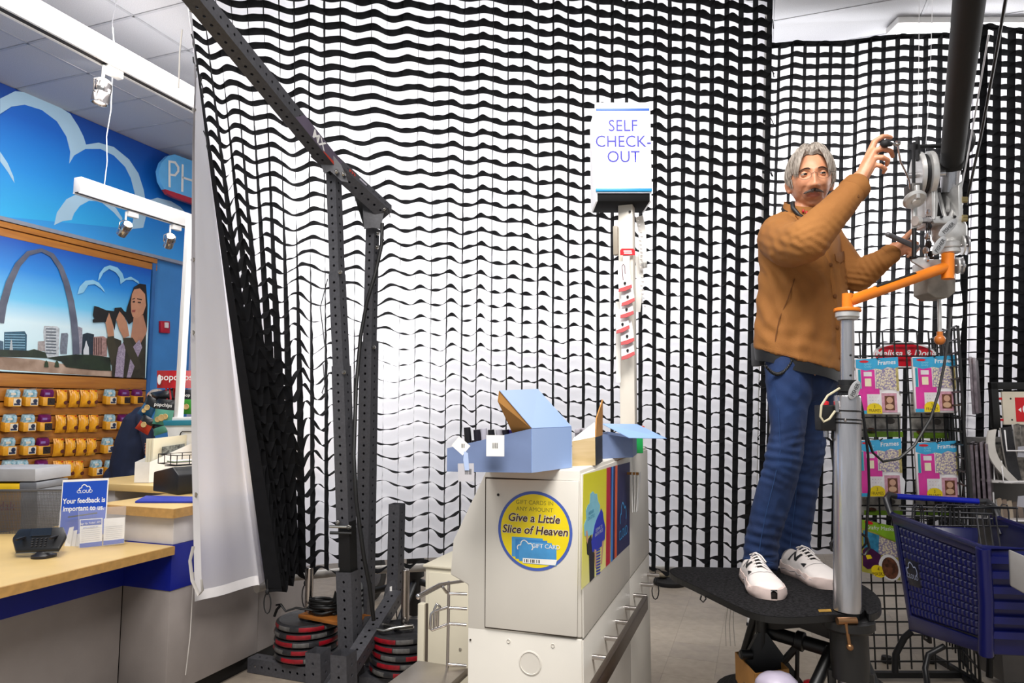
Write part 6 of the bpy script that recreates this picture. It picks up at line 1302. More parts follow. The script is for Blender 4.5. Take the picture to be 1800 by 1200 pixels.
b = B(); b.lathe(pf(1670, 446, 2.62), ZZ, [(.030, 0), (.036, .004), (.036, .016), (.032, .02), (.038, .024), (.038, .04), (.033, .046)], 28); bp('swivel_ring', b, m_alu, 30)
badge(boom, 1665, 401, 2.555, math.radians(43), .048, .017); badge(boom, 1650, 432, 2.55, math.radians(56), .042, .018)
# drum with crank
dc = pf(1624, 307, 2.64); da = (RH*.97-FH*.24).normalized()
b = B(); b.lathe(dc-da*.03, da, [(.02, 0), (.086, 0), (.090, .004), (.090, .016), (.072, .02), (.072, .034), (.090, .038), (.090, .056), (.086, .060), (.02, .060)], 40); bp('cable_drum', b, m_alu, 30)
b = B(); b.lathe(dc-da*.0085, da, [(.0725, 0), (.080, .001), (.080, .011), (.0725, .012)], 40); bp('drum_groove', b, m_bmet, 30)
b = B(); b.cyl(dc-da*.06, dc+da*.075, .012, n=12); bp('drum_axle', b, m_tubeM)
b = B(); b.bar(pf(1606, 250, 2.60), pf(1606, 332, 2.60), .012, .008, RH); bp('guard_bar', b, m_bmet); b = B(); b.bar(pf(1613, 241, 2.60), pf(1614, 282, 2.60), .02, .008, RH); bp('guard_bar', b, m_bmet)
b = B(); cy(b, 1604, 258, 2.62, 1660, 256, 2.62, .0085); bp('top_rod', b, m_bmet); b = B(); cy(b, 1602, 258, 2.62, 1608, 258, 2.62, .012); bp('rod_cap', b, m_bmet)
b = B(); b.lathe(pf(1698, 250, 2.66)-RH*.006, RH, [(.03, 0), (.05, .002), (.053, .006), (.05, .012), (.03, .014)], 28); bp('pulley', b, m_bmet)
b = B(); cy(b, 1690, 250, 2.66, 1703, 250, 2.66, .010); bp('pulley_axle', b, m_bmet)
b = B(); b.obox(pf(1605, 336, 2.58), RH*.020, FH*.03, ZZ*.024); bp('gear_box', b, mat('dark_cast', '#5d5b59', .5, .6), bevel=.003)
b = B(); b.obox(pf(1611, 338, 2.55), RH*.007, FH*.012, ZZ*.026); bp('gear_cover', b, m_alu, bevel=.002)
b = B(); b.lathe(pf(1608, 351, 2.57), (-ZZ*.80-FH*.6), [(.01, -.012), (.04, -.008), (.043, 0), (.036, .008), (.015, .010), (.015, .02), (.005, .022)], 30); bp('hand_wheel', b, m_alu, 40)
ck_ = boom
b = B(); b.tube([pf(1578.5, 252, 2.475), pf(1580, 268, 2.48), pf(1583, 284, 2.50), pf(1592, 302, 2.53), pf(1598, 316, 2.56), pf(1600, 332, 2.57)], .0065, 8, flat=.6); bp('crank_arm', b, m_tubeM)
b = B(); cy(b, 1567, 253.5, 2.475, 1582, 252.5, 2.475, .0055); bp('crank_pin', b, m_chrome); b = B(); b.sph(pf(1556, 252.5, 2.478), (.0165, .015, .0155), 16, 10); b.cyl(pf(1560, 253, 2.478), pf(1568, 253.5, 2.475), .012, .008, n=12); bp('crank_knob', b, m_bpad)
b = B(); b.lathe(pf(1578, 252, 2.475)-RH*.006, RH, [(.010, 0), (.010, .012), (.007, .014)], 12); bp('crank_boss', b, m_chrome)
# lower linkage
b = B(); cy(b, 1607, 362, 2.60, 1607, 452, 2.60, .0085); bp('link_bar', b, m_bmet); b = B(); cy(b, 1607, 365, 2.60, 1607, 402, 2.60, .0105); bp('link_sleeve', b, m_alu)
b = B(); cy(b, 1612, 388, 2.58, 1640, 386, 2.62, .012); bp('cross_stub', b, m_tubeM); b = B(); cy(b, 1608, 388, 2.575, 1615, 388, 2.58, .019); bp('stub_cap', b, m_alu)
b = B(); cy(b, 1643, 300, 2.60, 1642, 385, 2.60, .0045); bp('strut', b, m_alu); b = B(); b.sph(pf(1643, 301, 2.60), .012, 12, 8); bp('strut_joint', b, m_alu)
b = B(); cy(b, 1633, 306, 2.62, 1650, 305, 2.62, .010); bp('joint_pin', b, m_alu)
for k, (x, y, r) in enumerate(((1631, 372, .01), (1633, 398, .012), (1630, 415, .014), (1632, 430, .016), (1627, 440, .014), (1636, 446, .012), (1629, 455, .012))): b = B(); b.lathe(pf(x, y, 2.60)-RH*.006, RH, [(r*.4, 0), (r, .002), (r, .01), (r*.4, .012)], 12); bp('chain_link', b, m_bmet if k % 2 else m_tubeM)
for x in (1629, 1632, 1635): b = B(); cy(b, x, 380, 2.61, x-1, 450, 2.61, .0025, n=6); bp('control_rod', b, m_bmet)
for x, y, r, w_ in ((1696, 431, .038, .024), (1687, 467, .032, .022)):
    for k in range(2): b = B(); b.lathe(pf(x, y, 2.62)-RH*(w_*.6-k*w_*.75), (RH*.95-FH*.3), [(.01, 0), (r, .001), (r, .007), (.01, .009)], 26); bp('side_pulley', b, m_tubeM if k else m_alu)
    b = B(); cy(b, x-8, y, 2.62, x+11, y, 2.60, .007); bp('pulley_axle', b, m_chrome)
for y in (349, 353, 381, 386): b = B(); cy(b, 1691, y, 2.60, 1699, y, 2.60, .008); bp('knob', b, mat('brass_knob', '#a8986a', .35, .8) if 'brass_knob' not in MATS else MATS['brass_knob'])
pr('bracket_arm', [(1602, 452), (1634, 452), (1636, 476), (1628, 474), (1615, 466), (1604, 460)], 2.60, .012, m_alu, .002); b = B(); cy(b, 1600, 453, 2.60, 1640, 453, 2.62, .006); bp('bracket_rod', b, m_bmet)
b = B(); cy(b, 1561, 412, 2.70, 1612, 435, 2.74, .0105); bp('grip_handle', b, mat('grip_grey', '#77777c', .45, .4)); b = B(); b.sph(pf(1561, 412, 2.70), .0112, 12, 8); bp('grip_end', b, MATS['grip_grey'])
# counterweight box under the head
b = B(); W = [(1631, 458), (1681, 456), (1681, 512), (1631, 514)]; f0 = 2.66
b.prism([pf(1631, 470, f0), pf(1681, 468, f0), pf(1680, 513, f0), pf(1668, 523, f0), pf(1645, 523, f0), pf(1631, 514, f0)], FH*.10); bp('weight_box', b, m_wt, bevel=.004)
b = B(); b.prism([pf(1631, 456, f0-.004), pf(1681, 454, f0-.004), pf(1681, 472, f0-.004), pf(1631, 474, f0-.004)], FH*.108); bp('weight_cap', b, m_alu, bevel=.003)
b = B(); cy(b, 1651, 522, f0+.04, 1652, 590, f0+.04, .0075); bp('pull_rod', b, m_alu); b = B(); b.sph(pf(1652, 597, f0+.04), .0205, 18, 12); bp('orange_ball', b, mat('ball_orange', '#c9722c', .3)); b = B(); cy(b, 1652, 583, f0+.04, 1652, 590, f0+.04, .011); bp('ball_ferrule', b, MATS['ball_orange'])
# cords of the boom
for pts, r, mt in (([(1616, -30, 2.3), (1615, 120, 2.5), (1613, 245, 2.62)], .0012, m_wire), ([(1640, -30, 2.3), (1635, 140, 2.5), (1627, 262, 2.64), (1626, 400, 2.62)], .0012, m_wire), ([(1778, -60, 1.9), (1752, 90, 2.2), (1724, 240, 2.5), (1698, 360, 2.66)], .0055, m_bmet), ([(1738, 60, 2.2), (1716, 190, 2.45), (1698, 290, 2.64), (1690, 330, 2.66)], .0032, m_wire)):
    b = B(); b.tube([pf(*p) for p in pts], r, 5); bp('boom_cord', b, mt)
# things under the platform
tt = thing('cardboard_box', V(cxy.x-.32, cxy.y+.12, 0), 'brown cardboard box on the floor under the platform', 'box')
P0, P1 = pf(1327, 1184, 2.6), pf(1387, 1175, 2.62); zc_ = min(P0.z, P1.z); q0 = V(P0.x, P0.y, 0); 
b = B(); b.prism([V(P0.x, P0.y, .0), V(P1.x, P1.y, .0), V(P1.x, P1.y, P1.z), V(P0.x, P0.y, P0.z)], FH*.006); obj('front_wall', b, m_card, tt); b = B(); b.prism([V(P1.x, P1.y, .0), V(P1.x, P1.y, .0)+FH*.22, V(P1.x, P1.y, P1.z)+FH*.22, V(P1.x, P1.y, P1.z)], RH*-.005); obj('side_wall', b, m_card, tt); b = B(); b.prism([V(P0.x, P0.y, .0), V(P0.x, P0.y, .0)+FH*.22, V(P0.x, P0.y, P0.z)+FH*.22, V(P0.x, P0.y, P0.z)], RH*.005); obj('side_wall', b, m_card, tt); b = B(); b.prism([V(P0.x, P0.y, 0)+FH*.22, V(P1.x, P1.y, 0)+FH*.22, V(P1.x, P1.y, P1.z)+FH*.22, V(P0.x, P0.y, P0.z)+FH*.22], FH*.005); obj('rear_wall', b, m_card, tt)
o = B(); c = pf(1366, 1206, 2.50); o.sph(c, (.075, .06, .05), 16, 10); oo = obj('plastic_bag', o, mat('lilac_bag', '#b9b0c4', .4, var=.1), None, 60); oo.data.transform(Matrix.Identity(4)); props(oo, 'pale lilac plastic bag bulging in front of the cardboard box', 'bag')
P = co_np(oo.data); set_co(oo.data, np.array([p+np.array([.008*ns(p[0]*30, p[1]*30, p[2]*30)]*3) for p in P]))
b = B(); b.cyl(V(c.x, c.y, 0), V(c.x, c.y, c.z-.03), .07, .06, n=14); obj('bag_bottom', b, MATS['lilac_bag'], oo, 60)
rb_ = pf(1424, 1200, 2.60); tt = thing('capped_bottle', V(rb_.x, rb_.y, 0), 'clear bottle with round red cap under the platform', 'bottle'); b = B(); b.lathe(V(rb_.x, rb_.y, rb_.z-.02), ZZ, [(.024, 0), (.026, .006), (.022, .024), (.010, .030)], 16); obj('cap', b, m_rp, tt, 40); b = B(); b.lathe(V(rb_.x, rb_.y, 0), ZZ, [(.05, 0), (.052, .02), (.05, rb_.z-.09), (.022, rb_.z-.045), (.02, rb_.z-.02)], 18); obj('bottle_body', b, mat('clear_bottle', '#c9c9c9', .1, trans=.8), tt, 50)
# ================================================================ GRID RACK, FRAME PACKS, CARTS, MAGAZINES
m_wirek = mat('black_wire', '#0d0d0e', .45)
FG = 4.25
g0, g1 = pf(1505, 900, FG), pf(1671, 900, FG); gu = (g1-g0); gw = gu.length; gu.normalize(); ztop_ = pf(1505, 583, FG).z; zb_ = .07
rack = thing('wire_grid_rack', V(g0.x, g0.y, 0), 'black wire grid rack holding hanging craft packs beside the man', 'rack')
def grid_panel(o, u, wdt, z0, z1_, name):
    b = B(); n = round(wdt/.0762)
    def rod(p, q, r=.0042):
        b.bar(p, q, r*2, r*2)
    for i in range(n+1): rod(V(o.x, o.y, z0)+u*(wdt*i/n), V(o.x, o.y, z1_)+u*(wdt*i/n))
    m_ = int((z1_-z0)/.0762)
    nn = Vector((u.y, -u.x, 0))*.006
    for j in range(m_+1): rod(V(o.x, o.y, z1_-.0762*j)+nn, V(o.x, o.y, z1_-.0762*j)+u*wdt+nn)
    return obj(name, b, m_wirek, rack, kind='stuff')
grid_panel(g0, gu, gw, zb_, ztop_, 'grid_panel')
su = V(0, -1, 0); grid_panel(g1+gu*.02, su, .34, zb_, ztop_, 'grid_panel'); grid_panel(g1+gu*.05, V(0, 1, 0), .5, zb_, ztop_, 'grid_panel'); grid_panel(g0-V(0, -.02, 0), V(0, 1, 0), .3, zb_, ztop_-.05, 'grid_panel')
for p in (g0, g1, g1+gu*.02+su*.34): b = B(); b.cyl(V(p.x, p.y, .02), V(p.x, p.y, ztop_), .008, n=8); obj('frame_post', b, m_wirek, rack, 50)
for p, d in ((g0, gu), (g1+gu*.02, su)): b = B(); b.bar(V(p.x, p.y, .04), V(p.x, p.y, .04)+d*.6, .04, .03); obj('base_bar', b, m_wirek, rack)
for p in (g0-FH*.25, g1+su*.3, g0+gu*.3+FH*.3, g1+FH*.3): b = B(); b.lathe(V(p.x, p.y, 0), ZZ, [(.03, 0), (.035, .01), (.03, .04)], 12); obj('glide', b, m_wirek, rack, 40)
b = B(); b.bar(V(g0.x, g0.y, .05)-FH*.25, V(g0.x, g0.y, .05)+FH*.25, .03, .03); obj('base_bar', b, m_wirek, rack); b = B(); b.bar(V(g1.x, g1.y, .05)-FH*.25, V(g1.x, g1.y, .05)+FH*.3, .03, .03); obj('base_bar', b, m_wirek, rack)
# oval brand sign behind the grid
sg = thing('brand_sign', pf(1590, 623, FG+.03), 'red oval sign with white script behind the wire grid', 'sign'); fo = Fr(pf(1590, 624, FG+.03), RH, ZZ)
b = B(); b.prism([fo.p(*q_) for q_ in arcpts(0, 0, .20, 0, 354, 59, ry=.083)], fo.n*-.004); obj('sign_border', b, m_pw, sg); b = B(); b.prism([fo.p(*q_, .001) for q_ in arcpts(0, 0, .186, 0, 354, 59, ry=.070)], fo.n*.0008); obj('sign_face', b, mat('oval_red', '#d0142a', .4), sg)
text('Melissa & Doug', fo, 0, -.008, .060, m_pw, sg, shear=.3, k=.0025, off=.012)
# frame packs
m_hd = mat('pack_sky_blue', '#3fa9d8', .35, var=.1, scale=20); m_mag = mat('pack_magenta', '#e03aa0', .35, var=.12, scale=14); m_plw = mat('pack_pearl', '#e9e2e4', .35, var=.08, scale=16); m_bead = mat('pack_beads', '#8b7fa0', .4, var=.4, scale=90, kind='voronoi', col2='#e6d9b8'); m_yc = mat('pack_yellow_dot', '#f2d51c', .4); m_tl = mat('pack_teal_strip', '#2f9fb4', .4); m_clr = mat('clear_pack_edge', '#cfc6b4', .2, var=.1, alpha=.55); m_dk = mat('pack_print_brown', '#7d4c34', .5, var=.4, scale=40); m_ppk = mat('pack_frame_pink', '#dba3b4', .4, var=.15, scale=60); m_gold = mat('pack_gold', '#d2c07a', .4, var=.3, scale=50)
PW, PH = .255, .335
def frame_pack(lab):
    t = thing('frame_craft_pack', (0, 0, 0), lab, 'craft pack', 'frame craft packs on the wire grid')
    fr = Fr((0, 0, 0), RH, ZZ); W_, Hh = PW/2, PH
    def R_(name, x0, x1, y0, y1, k, mt): b = B(); b.prism([fr.p(x0*W_, -y0*Hh, k), fr.p(x0*W_, -y1*Hh, k), fr.p(x1*W_, -y1*Hh, k), fr.p(x1*W_, -y0*Hh, k)], fr.n*.0006); return obj(name, b, mt, t)
    b = B(); b.obox(fr.p(0, -Hh/2, -.006), RH*W_, fr.n*.006, ZZ*(Hh/2)); obj('bag', b, m_plw, t, bevel=.004)
    b = B(); hd = [(-1, .02), (1, -.03), (1, .15), (.8, .18), (.5, .15), (.2, .20), (-.1, .18), (-.3, .20), (-.55, .22), (-1, .17)]; b.prism([fr.p(x*W_, -y*Hh, .0012) for x, y in hd][::-1], fr.n*.0008); obj('header', b, m_hd, t)
    text('Frames', fr, W_*.45, -Hh*.105, .038, m_pw, t, k=.0024, rot=.07, off=.012, shear=.1); text('Simply\nCrafty', fr, -W_*.45, -Hh*.115, .017, m_lb, t, k=.0024, shear=.2)
    b = B(); b.prism([fr.p(x, y, .0024) for x, y in arcpts(-W_*.62, -Hh*.055, W_*.22, 0, 340, 17, ry=Hh*.022)], fr.n*.0006); obj('brand_oval', b, m_rp, t)
    R_('teal_strip', -.92, -.8, .2, .56, .0012, m_tl); R_('frame_magenta', -.78, -.14, .2, .55, .0012, m_mag); R_('frame_inset', -.62, -.32, .36, .50, .0020, mat('pack_cream', '#efe6c4', .4) if 'pack_cream' not in MATS else MATS['pack_cream']); R_('bow_label', -.66, -.28, .24, .32, .0020, m_plw)
    R_('bead_sheet', -.1, .9, .18, .56, .0012, m_bead); R_('gold_strip', .86, .98, .16, .58, .0014, m_gold); R_('frame_magenta', -.94, .05, .54, .93, .0014, m_mag); R_('frame_inset', -.55, .1, .64, .92, .0020, m_plw)
    b = B()
    for i in range(4):
        for j in range(4): b.poly([fr.p((-.42+.13*i+a*.02)*W_, -(.69+.06*j+c*.006)*Hh, .0028) for a, c in ((-1, -1), (1, -1), (1, 1), (-1, 1))])
    obj('button_print', b, m_bead, t, kind='stuff')
    b = B(); b.prism([fr.p(x, y, .0022) for x, y in arcpts(W_*.50, -Hh*.80, W_*.62, 18, 180, 16, ry=Hh*.23)]+[fr.p(-W_*.12, -Hh*.97, .0022), fr.p(W_*1.0, -Hh*.97, .0022)], fr.n*.0006); obj('photo_circle', b, m_pw, t)
    R_('blue_foot', -1, -.6, .93, .99, .0026, m_hd); R_('photo_frame', .12, .84, .62, .965, .0032, m_ppk); R_('photo', .26, .72, .67, .925, .0040, m_dk)
    b = B(); b.prism([fr.p(x, y, .0048) for x, y in arcpts(W_*.49, -Hh*.745, W_*.15, 0, 345, 15)], fr.n*.0005); b2 = b; obj('photo_face', b2, m_skin2, t); b = B(); b.prism([fr.p(x, y, .0046) for x, y in arcpts(W_*.48, -Hh*.86, W_*.19, 0, 345, 15, ry=Hh*.05)], fr.n*.0005); obj('photo_shirt', b, mat('photo_cream', '#d9b08f', .5) if 'photo_cream' not in MATS else MATS['photo_cream'], t)
    b = B(); b.prism([fr.p(x, y, .0054) for x, y in arcpts(-W_*.24, -Hh*.90, W_*.36, -12, 192, 18, ry=Hh*.10)]+[fr.p(-W_*.6, -Hh*.985, .0054), fr.p(W_*.12, -Hh*.985, .0054)], fr.n*.0006); obj('count_badge', b, m_yc, t)
    text('3\nFRAMES', fr, -W_*.24, -Hh*.885, .026, m_dtx, t, k=.0064, sx=.8)
    b = B(); b.obox(fr.p(.006, -Hh/2-.004, -.022), RH*W_, fr.n*.006, ZZ*(Hh/2)); obj('rear_pack', b, m_clr, t, bevel=.004); b = B(); b.obox(fr.p(.014, -Hh/2-.002, -.038), RH*W_, fr.n*.006, ZZ*(Hh/2)); obj('rear_pack', b, m_plw, t, bevel=.004)
    b = B(); b.tube([fr.p(0, .004, -.16), fr.p(0, .0, .01), fr.p(.003, .01, .03)], .0035, 6); obj('hook', b, m_wirek, t)
    return t
spots_ = [((1541, 630), 'blue and magenta frame craft pack, upper left on the wire rack'), ((1641, 627), 'blue and magenta frame craft pack, upper right under the orange ball'), ((1546, 773), 'blue and magenta frame craft pack, lower left on the wire rack'), ((1646, 777), 'blue and magenta frame craft pack, lower right above the cart handle')]
fp0 = frame_pack(spots_[0][1])
for k, ((x, y), lab) in enumerate(spots_):
    o = fp0 if k == 0 else dup(fp0, (0, 0, 0), lab); o.location = pf(x, y, FG-.14)
# sketch packs behind, mask pack below
m_sk = mat('sketch_print', '#d9d4ca', .5, var=.5, scale=22, col2='#77716a'); m_gr = mat('pack_green', '#8fbf2c', .4, var=.1)
def small_pack(x0, y0, x1, y1, f, lab, n=1):
    t = thing('sketch_craft_pack', pf((x0+x1)/2, y0, f), lab, 'craft pack', 'grey sketch packs behind the wires'); A = [pf(x0, y0, f), pf(x0, y1, f), pf(x1, y1, f), pf(x1, y0, f)]
    b = B(); b.prism(A, FH*.01); obj('bag', b, m_sk, t); fr = Fr(A[0], A[3]-A[0], ZZ); w_ = (A[3]-A[0]).length; h_ = A[0].z-A[1].z
    b = B(); b.prism([fr.p(0, -h_, .001), fr.p(w_, -h_, .001), fr.p(w_, -h_*.88, .001), fr.p(0, -h_*.87, .001)], fr.n*.001); obj('green_foot', b, m_gr, t)
    for k in range(4): cx, cy = w_*(.2+.25*(k % 3)), -h_*(.2+.22*k); b = B(); b.prism([fr.p(cx+a, cy+c, .001) for a, c in arcpts(0, 0, w_*.12, 0, 330, 11, ry=h_*.07)], fr.n*.001); obj('mask_print', b, m_dk if k % 2 else mat('sk_grey', '#5c5650', .5) if 'sk_grey' not in MATS else MATS['sk_grey'], t)
    b = B(); b.tube([pf((x0+x1)/2, y0+4, f+.14), pf((x0+x1)/2, y0+4, f-.03)], .003, 5); obj('hook', b, m_wirek, t)
small_pack(1514, 690, 1583, 768, FG+.06, 'grey sketch craft pack with green foot behind the wires, left one of the upper pair'); small_pack(1602, 690, 1662, 770, FG+.06, 'grey sketch craft pack with green foot behind the wires, right one of the upper pair'); small_pack(1516, 840, 1584, 905, FG+.06, 'dark sketch craft pack behind the wires under the lower left frame pack'); small_pack(1606, 845, 1664, 905, FG+.06, 'dark sketch craft pack behind the wires, just above the cart basket')
mk = thing('mask_craft_pack', pf(1543, 915, FG-.13), 'green topped mask craft pack hanging low between column and cart', 'craft pack'); A = [pf(1515, 913, FG-.13), pf(1510, 1003, FG-.13), pf(1583, 1020, FG-.13), pf(1573, 925, FG-.13)]
b = B(); b.prism(A, FH*.012); obj('bag', b, mat('mask_pack_yellow', '#b7b04a', .4, var=.2, scale=12), mk)
fu = (A[3]-A[0]); fr = Fr(A[0], V(fu.x, fu.y, 0), ZZ); w_ = V(fu.x, fu.y, 0).length; h_ = A[0].z-A[1].z; sl = fu.z/w_
def mp_(x, y, k=.001): return fr.p(x*w_, -y*h_+sl*x*w_, k)
def mpp(name, L, mt, k): b = B(); b.prism([mp_(x, y, k) for x, y in L], fr.n*.001); return obj(name, b, mt, mk)
mpp('header', [(0, 0), (0, .16), (.4, .2), (.7, .26), (1.03, .3), (1.02, 0)], m_gr, .001); mpp('blue_print', [(.02, .2), (.02, .55), (.45, .62), (.5, .24)], mat('mask_blue', '#3f96c0', .4, var=.3, scale=30), .001); mpp('feather_print', [(.5, .26), (.45, .62), (1.08, .6), (1.05, .32)], m_bead, .001); mpp('purple_mask', [(-.02, .6), (.1, .52), (.3, .54), (.52, .62), (.5, .82), (.3, .9), (.1, .95), (-.04, .9)], mat('mask_purple', '#4d1a4a', .4, var=.2, scale=20), .0016); mpp('mask_eye', [(.05, .68), (.2, .66), (.25, .72), (.1, .76)], m_yc, .0028)
b = B(); b.prism([mp_(.78+.34*math.cos(a), .83+.25*math.sin(a), .002) for a in [i*.3 for i in range(21)]], fr.n*.001); obj('photo_circle', b, m_pw, mk); b = B(); b.prism([mp_(.78+.25*math.cos(a), .84+.21*math.sin(a), .0032) for a in [i*.3 for i in range(21)]], fr.n*.001); obj('brown_mask', b, m_dk, mk)
for x in (.68, .88): b = B(); b.prism([mp_(x+.06*math.cos(a), .80+.035*math.sin(a), .0044) for a in [i*.5 for i in range(12)]], fr.n*.0008); obj('mask_eye', b, m_dtx, mk)
b = B(); b.prism([mp_(.42+.22*math.cos(a), .95+.12*math.sin(a), .003) for a in [i*.35 for i in range(18)]], fr.n*.001); obj('count_badge', b, m_yc, mk); text('4\nMASKS', Fr(mp_(.42, .95, .005), fr.u, fr.v), 0, .004, .03, m_dtx, mk, k=0, sx=.8); text('Crafty Masks', Fr(mp_(.52, .13, .003), fr.u, fr.v), 0, 0, .032, m_pw, mk, k=0, rot=-.08)
b = B(); b.prism([mp_(.2+.13*math.cos(a), .03+.035*math.sin(a), .003) for a in [i*.35 for i in range(18)]], fr.n*.0008); obj('brand_oval', b, m_rp, mk); b = B(); b.tube([mp_(.5, .0, -.13), mp_(.5, .0, .02)], .0035, 5); obj('hook', b, m_wirek, mk)
# clear packs seen edge on along the side panel
m_edge2 = mat('smoky_pack', '#8b7f88', .3, var=.3, scale=30, alpha=.85)
k = 0
for (x, y0, y1, f) in ((1708, 628, 728, 4.12), (1714, 630, 726, 4.08), (1710, 776, 880, 4.14), (1718, 778, 884, 4.10), (1727, 776, 880, 4.06), (1736, 778, 878, 4.02)):
    t = thing('clear_craft_pack', pf(x, y0, f), f'smoky clear pack seen edge on at the rack side, {ORD[k]} counting from upper left', 'craft pack', 'clear packs on the rack side'); k += 1; A = pf(x, y0, f); C = pf(x, y1, f); h_ = (A.z-C.z)
    b = B(); b.obox(V(A.x, A.y, A.z-h_/2), RH*.062+FH*.078, RH*.006-FH*.005, ZZ*(h_/2)); obj('bag', b, m_edge2, t, bevel=.003); b = B(); b.obox(V(A.x, A.y, A.z-.02)-RH*.006+FH*.005, RH*.061+FH*.077, RH*.001, ZZ*.018); obj('header', b, m_dk, t); b = B(); b.tube([V(A.x, A.y, A.z-.008)-RH*.16, V(A.x, A.y, A.z-.008)+FH*.0, V(A.x, A.y, A.z-.004)+RH*.12], .0028, 5); obj('hook', b, m_wirek, t)
# ---------------------------------------------------------------- shopping carts
m_cart = mat('cart_blue', '#081056', .3, var=.1, scale=8); m_cartd = mat('cart_dark', '#05081f', .4); m_cgrey = mat('cart_grey_steel', '#57575a', .35, .7); m_cblk = mat('cart_black_steel', '#1a1a1c', .4, .4)
cart = thing('shopping_cart', V(*(pf(1650, 1150, 3.4).xy), 0), 'blue plastic shopping cart with cloud logo beside the platform', 'shopping cart')
TL, TR_, BR, BL = pf(1566, 903, 3.9), pf(1728, 963, 3.06), pf(1733, 1150, 3.14), pf(1598, 1108, 3.78)
wv = (RH*.99-FH*.13).normalized()
n_ = (TR_-TL).cross(BL-TL).normalized()
def SP(u, v, k=0): return (TL.lerp(TR_, u)).lerp(BL.lerp(BR, u), v)+n_*k
if n_.dot(-FH*.3-RH) < 0: n_ = -n_
def cpn(name, b, mt=None, s_=40, bevel=0, par=None): return obj(name, b, mt or m_cart, par or cart, s_, bevel)
def slab(name, P, d, mt=None, bevel=.006): b = B(); b.prism(P, d); return cpn(name, b, mt, bevel=bevel)
# left side as a lattice: frame bars and ribs with openings
side = B()
slab('side_frame', [SP(0, 0), SP(1, 0), SP(1, .09), SP(0, .09)], n_*-.02); slab('side_frame', [SP(0, .86), SP(1, .88), SP(1, 1), SP(0, 1)], n_*-.02); slab('side_frame', [SP(0, .08), SP(.06, .08), SP(.06, .9), SP(0, .9)], n_*-.02); slab('side_frame', [SP(.93, .08), SP(1, .08), SP(1, .9), SP(.93, .9)], n_*-.02)
b = B(); b.prism([SP(.05, .08, -.012), SP(.95, .08, -.012), SP(.95, .88, -.012), SP(.05, .87, -.012)], n_*-.004); cpn('side_skin', b, m_cartd)
b = B(); NC, NR = 18, 11
for i in range(NC):
    for j in range(NR):
        u, v = .075+.855*(i+.5)/NC, .10+.75*(j+.5)/NR
        if .10 < u < .27 and .36 < v < .60: continue
        c = SP(u, v, -.012); du = (SP(u+.012, v)-SP(u-.012, v)); dvv = (SP(u, v+.022)-SP(u, v-.022))
        vs = [c-du-dvv, c+du-dvv, c+du+dvv, c-du+dvv]+[c+n_*.012+(-du-dvv)*.45, c+n_*.012+(du-dvv)*.45, c+n_*.012+(du+dvv)*.45, c+n_*.012+(-du+dvv)*.45]; b.add(vs, [(4, 5, 6, 7), (0, 1, 5, 4), (1, 2, 6, 5), (2, 3, 7, 6), (3, 0, 4, 7)])
obj('lattice_studs', b, m_cart, cart, kind='stuff')
slab('logo_plate', [SP(.10, .36), SP(.28, .36), SP(.28, .60), SP(.10, .60)], n_*-.012, m_cartd)
fl_ = Fr(SP(.19, .49, .0015), SP(.28, .5)-SP(.10, .5), SP(.19, .3)-SP(.19, .6)); fl_.n = n_; m_clg = mat('cart_logo', '#b9c4e6', .4); cloudline(fl_, 0, .018, .05, .006, m_clg, cart); text('CLOUD', fl_, -.004, -.022, .034, m_clg, cart)
# nose, far side, rear, floor
w1_, w0_ = wv*.44, wv*.52
slab('nose_panel', [TR_, TR_+w1_, BR+w1_, BR], -FH*-.02); slab('side_panel', [TL+w0_, TR_+w1_, BR+w1_, BL+w0_], n_*.02); slab('basket_floor', [BL, BR, BR+w1_, BL+w0_], V(0, 0, .015), m_cartd)
for j in range(6): z_ = .1+.14*j; b = B(); b.bar(TR_.lerp(BR, z_)-FH*.012, (TR_+w1_).lerp(BR+w1_, z_)-FH*.012, .02, .03); cpn('nose_rib', b, None)
b = B(); b.tube([TR_, TR_.lerp(BR, .5)-FH*.01, BR], .03, 10); cpn('nose_corner', b)
slab('seat_flap', [pf(1632, 924, 3.82), pf(1722, 928, 3.74), pf(1718, 970, 3.70), pf(1640, 965, 3.78)], FH*.012)
b = B(); b.tube([TL, TL.lerp(TR_, .5), TR_, TR_+w1_, TL+w0_], .014, 8); cpn('rim', b)
h0, h1_ = pf(1575, 872, 3.95), pf(1720, 881, 3.86)
b = B(); b.cyl(h0, h1_, .016, n=14); cpn('handle_bar', b, mat('handle_blue', '#1626b8', .3)); b = B(); b.tube([h0, pf(1562, 869, 3.95), pf(1557, 876, 3.93), pf(1562, 892, 3.91), pf(1567, 906, 3.89)], .017, 9); cpn('handle_bracket', b, m_cgrey); b = B(); b.tube([h1_, pf(1735, 881, 3.85), pf(1748, 890, 3.8), pf(1756, 912, 3.76), pf(1760, 940, 3.72)], .017, 9); cpn('handle_bracket', b, m_cgrey)
for L in ([(1580, 890, 3.9), (1645, 892, 3.84), (1790, 893, 3.6)], [(1582, 897, 3.9), (1645, 899, 3.84), (1745, 903, 3.7)], [(1584, 906, 3.9), (1650, 908, 3.84), (1745, 912, 3.7)], [(1625, 924, 3.85), (1700, 924, 3.8), (1788, 925, 3.6)], [(1642, 924, 3.8), (1642, 892, 3.8), (1647, 887, 3.8), (1665, 887, 3.78), (1787, 892, 3.6), (1788, 925, 3.6)]): b = B(); b.tube([pf(*p) for p in L], .0048, 6); cpn('seat_wire', b, m_cgrey, 60)
for x in (1608, 1612, 1660, 1666, 1674, 1698, 1704, 1722, 1734, 1762): b = B(); b.tube([pf(x-5, 922, 3.78), pf(x-4, 892, 3.78), pf(x, 886, 3.78), pf(x+8, 887, 3.78), pf(x+11, 900, 3.78), pf(x+12, 922, 3.78)], .004, 6); cpn('seat_wire', b, m_cgrey, 60)
